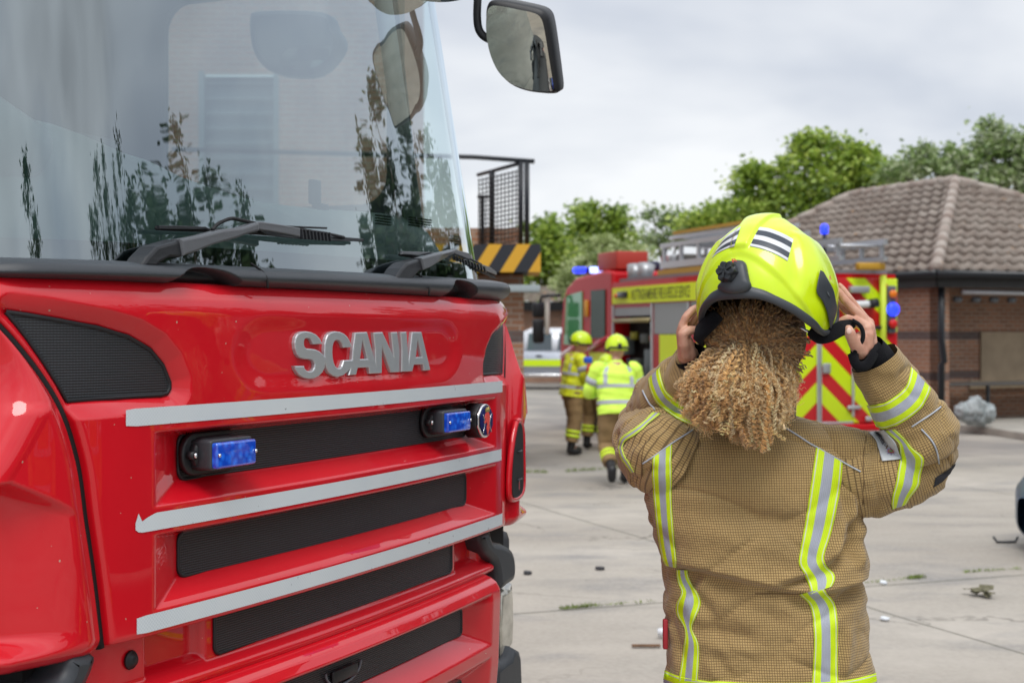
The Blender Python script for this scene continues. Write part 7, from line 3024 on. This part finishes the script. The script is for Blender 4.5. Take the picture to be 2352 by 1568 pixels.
def figure(label, loc, rz, hip, neck, head, sh, el, ha, kn, an, jm, helmet_on=True, toes=None, grid=False):
    """all joints in a frame with +y forward, +x to the figure's right; pairs are (left, right)"""
    V = Vector
    root = empty('person', loc, rz)
    root.scale = (.965, .965, .958)
    tag(root, label, 'person')
    b = MB()

    def lim(pts, rs, n=12):
        S = spline([(*p, r_) for p, r_ in zip(pts, rs)], 4)
        b.tube([s[:3] for s in S], [max(s[3], .004) for s in S], n)

    def ball(c, r_, n=14):
        b.lathe([(max(math.cos(a) * r_[0], .001), math.sin(a) * r_[2]) for a in np.linspace(-PI / 2, PI / 2, 9)], n, 0, Matrix.Translation(V(c)) @ Matrix.Diagonal((1, r_[1] / r_[0], 1, 1)))
    hip, neck, head = V(hip), V(neck), V(head)
    mid = (hip + neck) / 2
    lim([hip, mid, neck], [.13, .14, .10])
    lim([neck - V((0, 0, .05)), neck, head - V((0, 0, .05))], [.07, .055, .055])
    ball(head, (.078, .098, .115))
    ball(head + V((0, .055, -.06)), (.05, .05, .05))
    ball(head + V((0, .10, -.015)), (.014, .024, .024))
    for s, x in ((0, -.078), (1, .078)):
        ball(head + V((x, 0, -.01)), (.012, .02, .03))
    for i in (0, 1):
        lim([sh[i], el[i], ha[i]], [.055, .042, .030])
        hv = (V(ha[i]) - V(el[i])).normalized()
        ball(V(ha[i]) + hv * .05, (.038, .045, .045))
        side = hv.cross(V((0, 0, 1))).normalized() if abs(hv.z) < .95 else V((1, 0, 0))
        for f in range(4):
            o_ = side * ((f - 1.5) * .021)
            p0 = V(ha[i]) + hv * .07 + o_
            b.tube([p0, p0 + hv * .035, p0 + hv * (.055 + .008 * (f in (1, 2))) + V((0, 0, -.012))], [.010, .0095, .008], 6)
        b.tube([V(ha[i]) + hv * .03 + side * -.035, V(ha[i]) + hv * .07 + side * -.055], [.011, .009], 6)
        hj = hip + V(((-1, 1)[i] * .10, 0, -.02))
        lim([hj, kn[i], an[i]], [.09, .06, .04])
        t = toes[i] if toes else V(an[i]) + V((0, .14, -.05))
        lim([V(an[i]), V(t)], [.04, .03])
    o = b.build('body', skin, root)
    md_ = o.modifiers.new('r', 'REMESH')
    md_.mode = 'VOXEL'
    md_.voxel_size = .008
    dg_ = bpy.context.evaluated_depsgraph_get()
    me_ = bpy.data.meshes.new_from_object(o.evaluated_get(dg_))
    old_ = o.data
    o.modifiers.clear()
    o.data = me_
    bpy.data.meshes.remove(old_)
    me_.materials.clear()
    me_.materials.append(skin)
    me_.polygons.foreach_set('use_smooth', [True] * len(me_.polygons))
    # jacket
    j = MB()
    ax = (neck - hip)
    up_ = ax.normalized()
    xa = V((1, 0, 0))
    ya = up_.cross(xa).normalized()
    rings = []
    prof_ = [(-.20, .235, .165), (-.12, .235, .17), (0, .225, .165), (.25, .225, .16), (.5, .235, .16), (.72, .235, .15), (.86, .20, .125), (.95, .13, .10), (1.0, .085, .085), (1.06, .075, .08)]

    def tp(t, th_, k=1.0):
        w_ = np.interp(t, [p[0] for p in prof_], [p[1] for p in prof_])
        d_ = np.interp(t, [p[0] for p in prof_], [p[2] for p in prof_])
        c_, s_ = math.cos(th_), math.sin(th_)
        f_ = 1 + .05 * noise.noise(V((t * 6 + loc[0], th_ * 1.5, 1))) + .02 * math.sin(t * 30 + 3 * c_)
        return hip + ax * t + (xa * (w_ * math.copysign(abs(c_)**.8, c_)) - ya * (-d_ * math.copysign(abs(s_)**.8, s_))) * f_ * k
    for t in np.linspace(-.20, 1.06, 40):
        rings.append([tuple(tp(t, 2 * PI * q / 40)) for q in range(40)])
    j.grid(np.array(rings), closeu=True)
    for i in (0, 1):
        S = spline([(*p, r_) for p, r_ in zip([V(sh[i]) * .9 + V(neck) * .1, sh[i], (V(sh[i]) + V(el[i])) / 2, el[i], (V(el[i]) + V(ha[i])) / 2, V(ha[i]) * .97 + V(el[i]) * .03], [.09, .098, .088, .078, .070, .058])], 6)
        j.tube([s[:3] for s in S], [s[3] * (1 + .04 * math.sin(k * 2.1 + i)) for k, s in enumerate(S)], 18)
    jo = j.build('jacket', jm, root)

    def ring_band(t0, t1, m_, nm='band'):
        rr = [[tuple(tp(lerp(t0, t1, q2 / 3), 2 * PI * q / 40, 1.025)) for q in range(40)] for q2 in range(4)]
        MB().grid(np.array(rr), closeu=True).build(nm, m_, jo)
    ring_band(.02, .11, slM)
    ring_band(.40, .48, slM)
    for x in (-1, 1):
        pts = []
        for th0 in (PI / 2 - .0, -PI / 2):
            ths = th0 + x * .62 * (1 if th0 < 0 else -1)
            rr = [[tuple(tp(t, ths + dth, 1.03)) for dth in (-.13, 0, .13)] for t in np.linspace(.48, .90, 10)]
            MB().grid(np.array(rr)).build('band', slM, jo)
    for i in (0, 1):
        a_, b_ = V(el[i]) * .35 + V(sh[i]) * .65, V(el[i]) * .62 + V(sh[i]) * .38
        MB().tube([a_, b_], [.098, .092], 18).build('band', slM, jo)
    # trousers, boots
    tr2 = MB()
    for i in (0, 1):
        hj = hip + V(((-1, 1)[i] * .095, 0, -.02))
        S = spline([(*p, r_) for p, r_ in zip([hj + V((0, 0, .12)), hj, (hj + V(kn[i])) / 2, kn[i], (V(kn[i]) + V(an[i])) / 2, V(an[i]) + (V(kn[i]) - V(an[i])) * .22], [.13, .135, .118, .10, .095, .088])], 6)
        tr2.tube([s[:3] for s in S], [s[3] * (1 + .04 * math.sin(k * 1.7 + i * 2)) for k, s in enumerate(S)], 18)
    to_ = tr2.build('trousers', trM, root)
    for i in (0, 1):
        for t in (.62, .47):
            a_ = V(an[i]) + (V(kn[i]) - V(an[i])) * t
            c_ = V(an[i]) + (V(kn[i]) - V(an[i])) * (t - .10)
            MB().tube([a_, c_], [.101, .099], 18).build('leg_band', yM, to_)
        t_ = V(toes[i]) if toes else V(an[i]) + V((0, .16, -.05))
        bt = MB()
        dn = (V(an[i]) - V(kn[i])).normalized()
        S = spline([(*p, r_) for p, r_ in zip([V(an[i]) - dn * .14, V(an[i]), V(an[i]) + dn * .035, (V(an[i]) + dn * .04) * .4 + t_ * .6, t_], [.062, .056, .055, .050, .034])], 4)
        bt.tube([s[:3] for s in S], [s[3] for s in S], 14)
        bt.build('boot', leather, root)
    if helmet_on:
        hh = MB()
        rows_ = []
        for q2 in range(16):
            e = lerp(-.25, PI / 2, q2 / 15)
            row = []
            for q in range(36):
                a_ = 2 * PI * q / 36
                back = max(0, -math.sin(a_))
                ee = e - (.30 * max(0, math.sin(a_)) * -.5 if q2 == 0 else 0)
                k_ = 1 + .045 * (abs(math.cos(a_)) < .28) * (q2 > 5)
                row.append(tuple(head + V((.135 * math.cos(a_) * math.cos(ee) * k_, .01 + .165 * math.sin(a_) * math.cos(ee) * k_, .045 + .155 * math.sin(max(ee, -.3)) * k_))))
            rows_.append(row)
        hh.grid(np.array(rows_), closeu=True)
        ho = hh.build('worn_helmet', hyF, root)
        ho.name = 'helmet'
        rim = [head + V((.138 * math.cos(a_) , .01 + .168 * math.sin(a_), .010 + .03 * (math.sin(a_) < -.5))) for a_ in np.linspace(0, 2 * PI, 37)]
        MB().tube(rim, .014, 6, caps=False).build('helmet_rim', blackp, ho)
        MB().box(head + V((0, -.158, .055)), (.05, .03, .07), bev=.01).build('helmet_clip', blackp, ho)
    return root


figure('standing firefighter in a yellow jacket and helmet, side-on and looking down at his hands', (P(1315, 0, 20.0).x, 20.0, 0), math.radians(-72),
       (0, 0, .95), (0, .06, 1.46), (0, .12, 1.60), ((-.20, .05, 1.38), (.20, .05, 1.38)), ((-.24, .16, 1.12), (.25, .12, 1.12)), ((-.10, .40, 1.10), (.12, .40, 1.08)),
       ((-.12, .06, .52), (.13, .0, .52)), ((-.13, .02, .10), (.14, -.08, .10)), hvA)
figure('walking firefighter seen from behind in a lime jacket with silver bands, one boot lifted', (P(1417, 0, 16.0).x, 16.0, 0), math.radians(8),
       (0, 0, .92), (0, .08, 1.42), (.03, .14, 1.565), ((-.215, .06, 1.34), (.215, .06, 1.34)), ((-.30, .14, 1.08), (.29, .12, 1.08)), ((-.16, .36, 1.06), (.14, .36, 1.06)),
       ((-.11, .06, .46), (.12, .10, .50)), ((-.12, -.26, .22), (.12, .10, .10)), hvB, toes=((-.12, -.28, .06), (.13, .27, .05)))
figure('bending firefighter in a bright green jacket, mostly hidden between the two others', (P(1368, 0, 20.9).x, 20.9, 0), math.radians(-25),
       (0, -.10, .96), (0, .30, 1.26), (0, .46, 1.25), ((-.20, .24, 1.20), (.20, .24, 1.20)), ((-.24, .42, .98), (.24, .42, .98)), ((-.12, .60, .92), (.12, .60, .92)),
       ((-.12, .04, .52), (.13, .0, .52)), ((-.14, -.02, .10), (.14, -.06, .10)), hvC)
tl = empty('hand_tool', P(1352, 845, 19.6))
tag(tl, 'small red hand tool with a blue top, held between the two standing firefighters', 'tool')
MB().tube([(0, 0, -.16), (.01, 0, .06)], .035, 10).build('handle', mat('tool_red', (.5, .02, .02), .4), tl)
MB().box((-.01, 0, .11), (.12, .07, .09), bev=.02).build('tool_head', mat('tool_blue', (.02, .10, .6), .4), tl)

figure('firefighter in an orange jacket, added out of view for orange reflections in the red paint', (3.9, 2.1, 0), math.radians(75),  # added unseen figure, there for its orange reflection in the paint
       (0, 0, .95), (0, .04, 1.46), (0, .08, 1.61), ((-.20, .03, 1.38), (.20, .03, 1.38)), ((-.27, .02, 1.12), (.27, .02, 1.12)), ((-.27, .12, .88), (.27, .12, .88)),
       ((-.12, .03, .52), (.12, .0, .52)), ((-.13, .0, .10), (.13, -.02, .10)), mat('hi_vis_orange', (.85, .22, .01), .6, bump=.3, bscale=25))
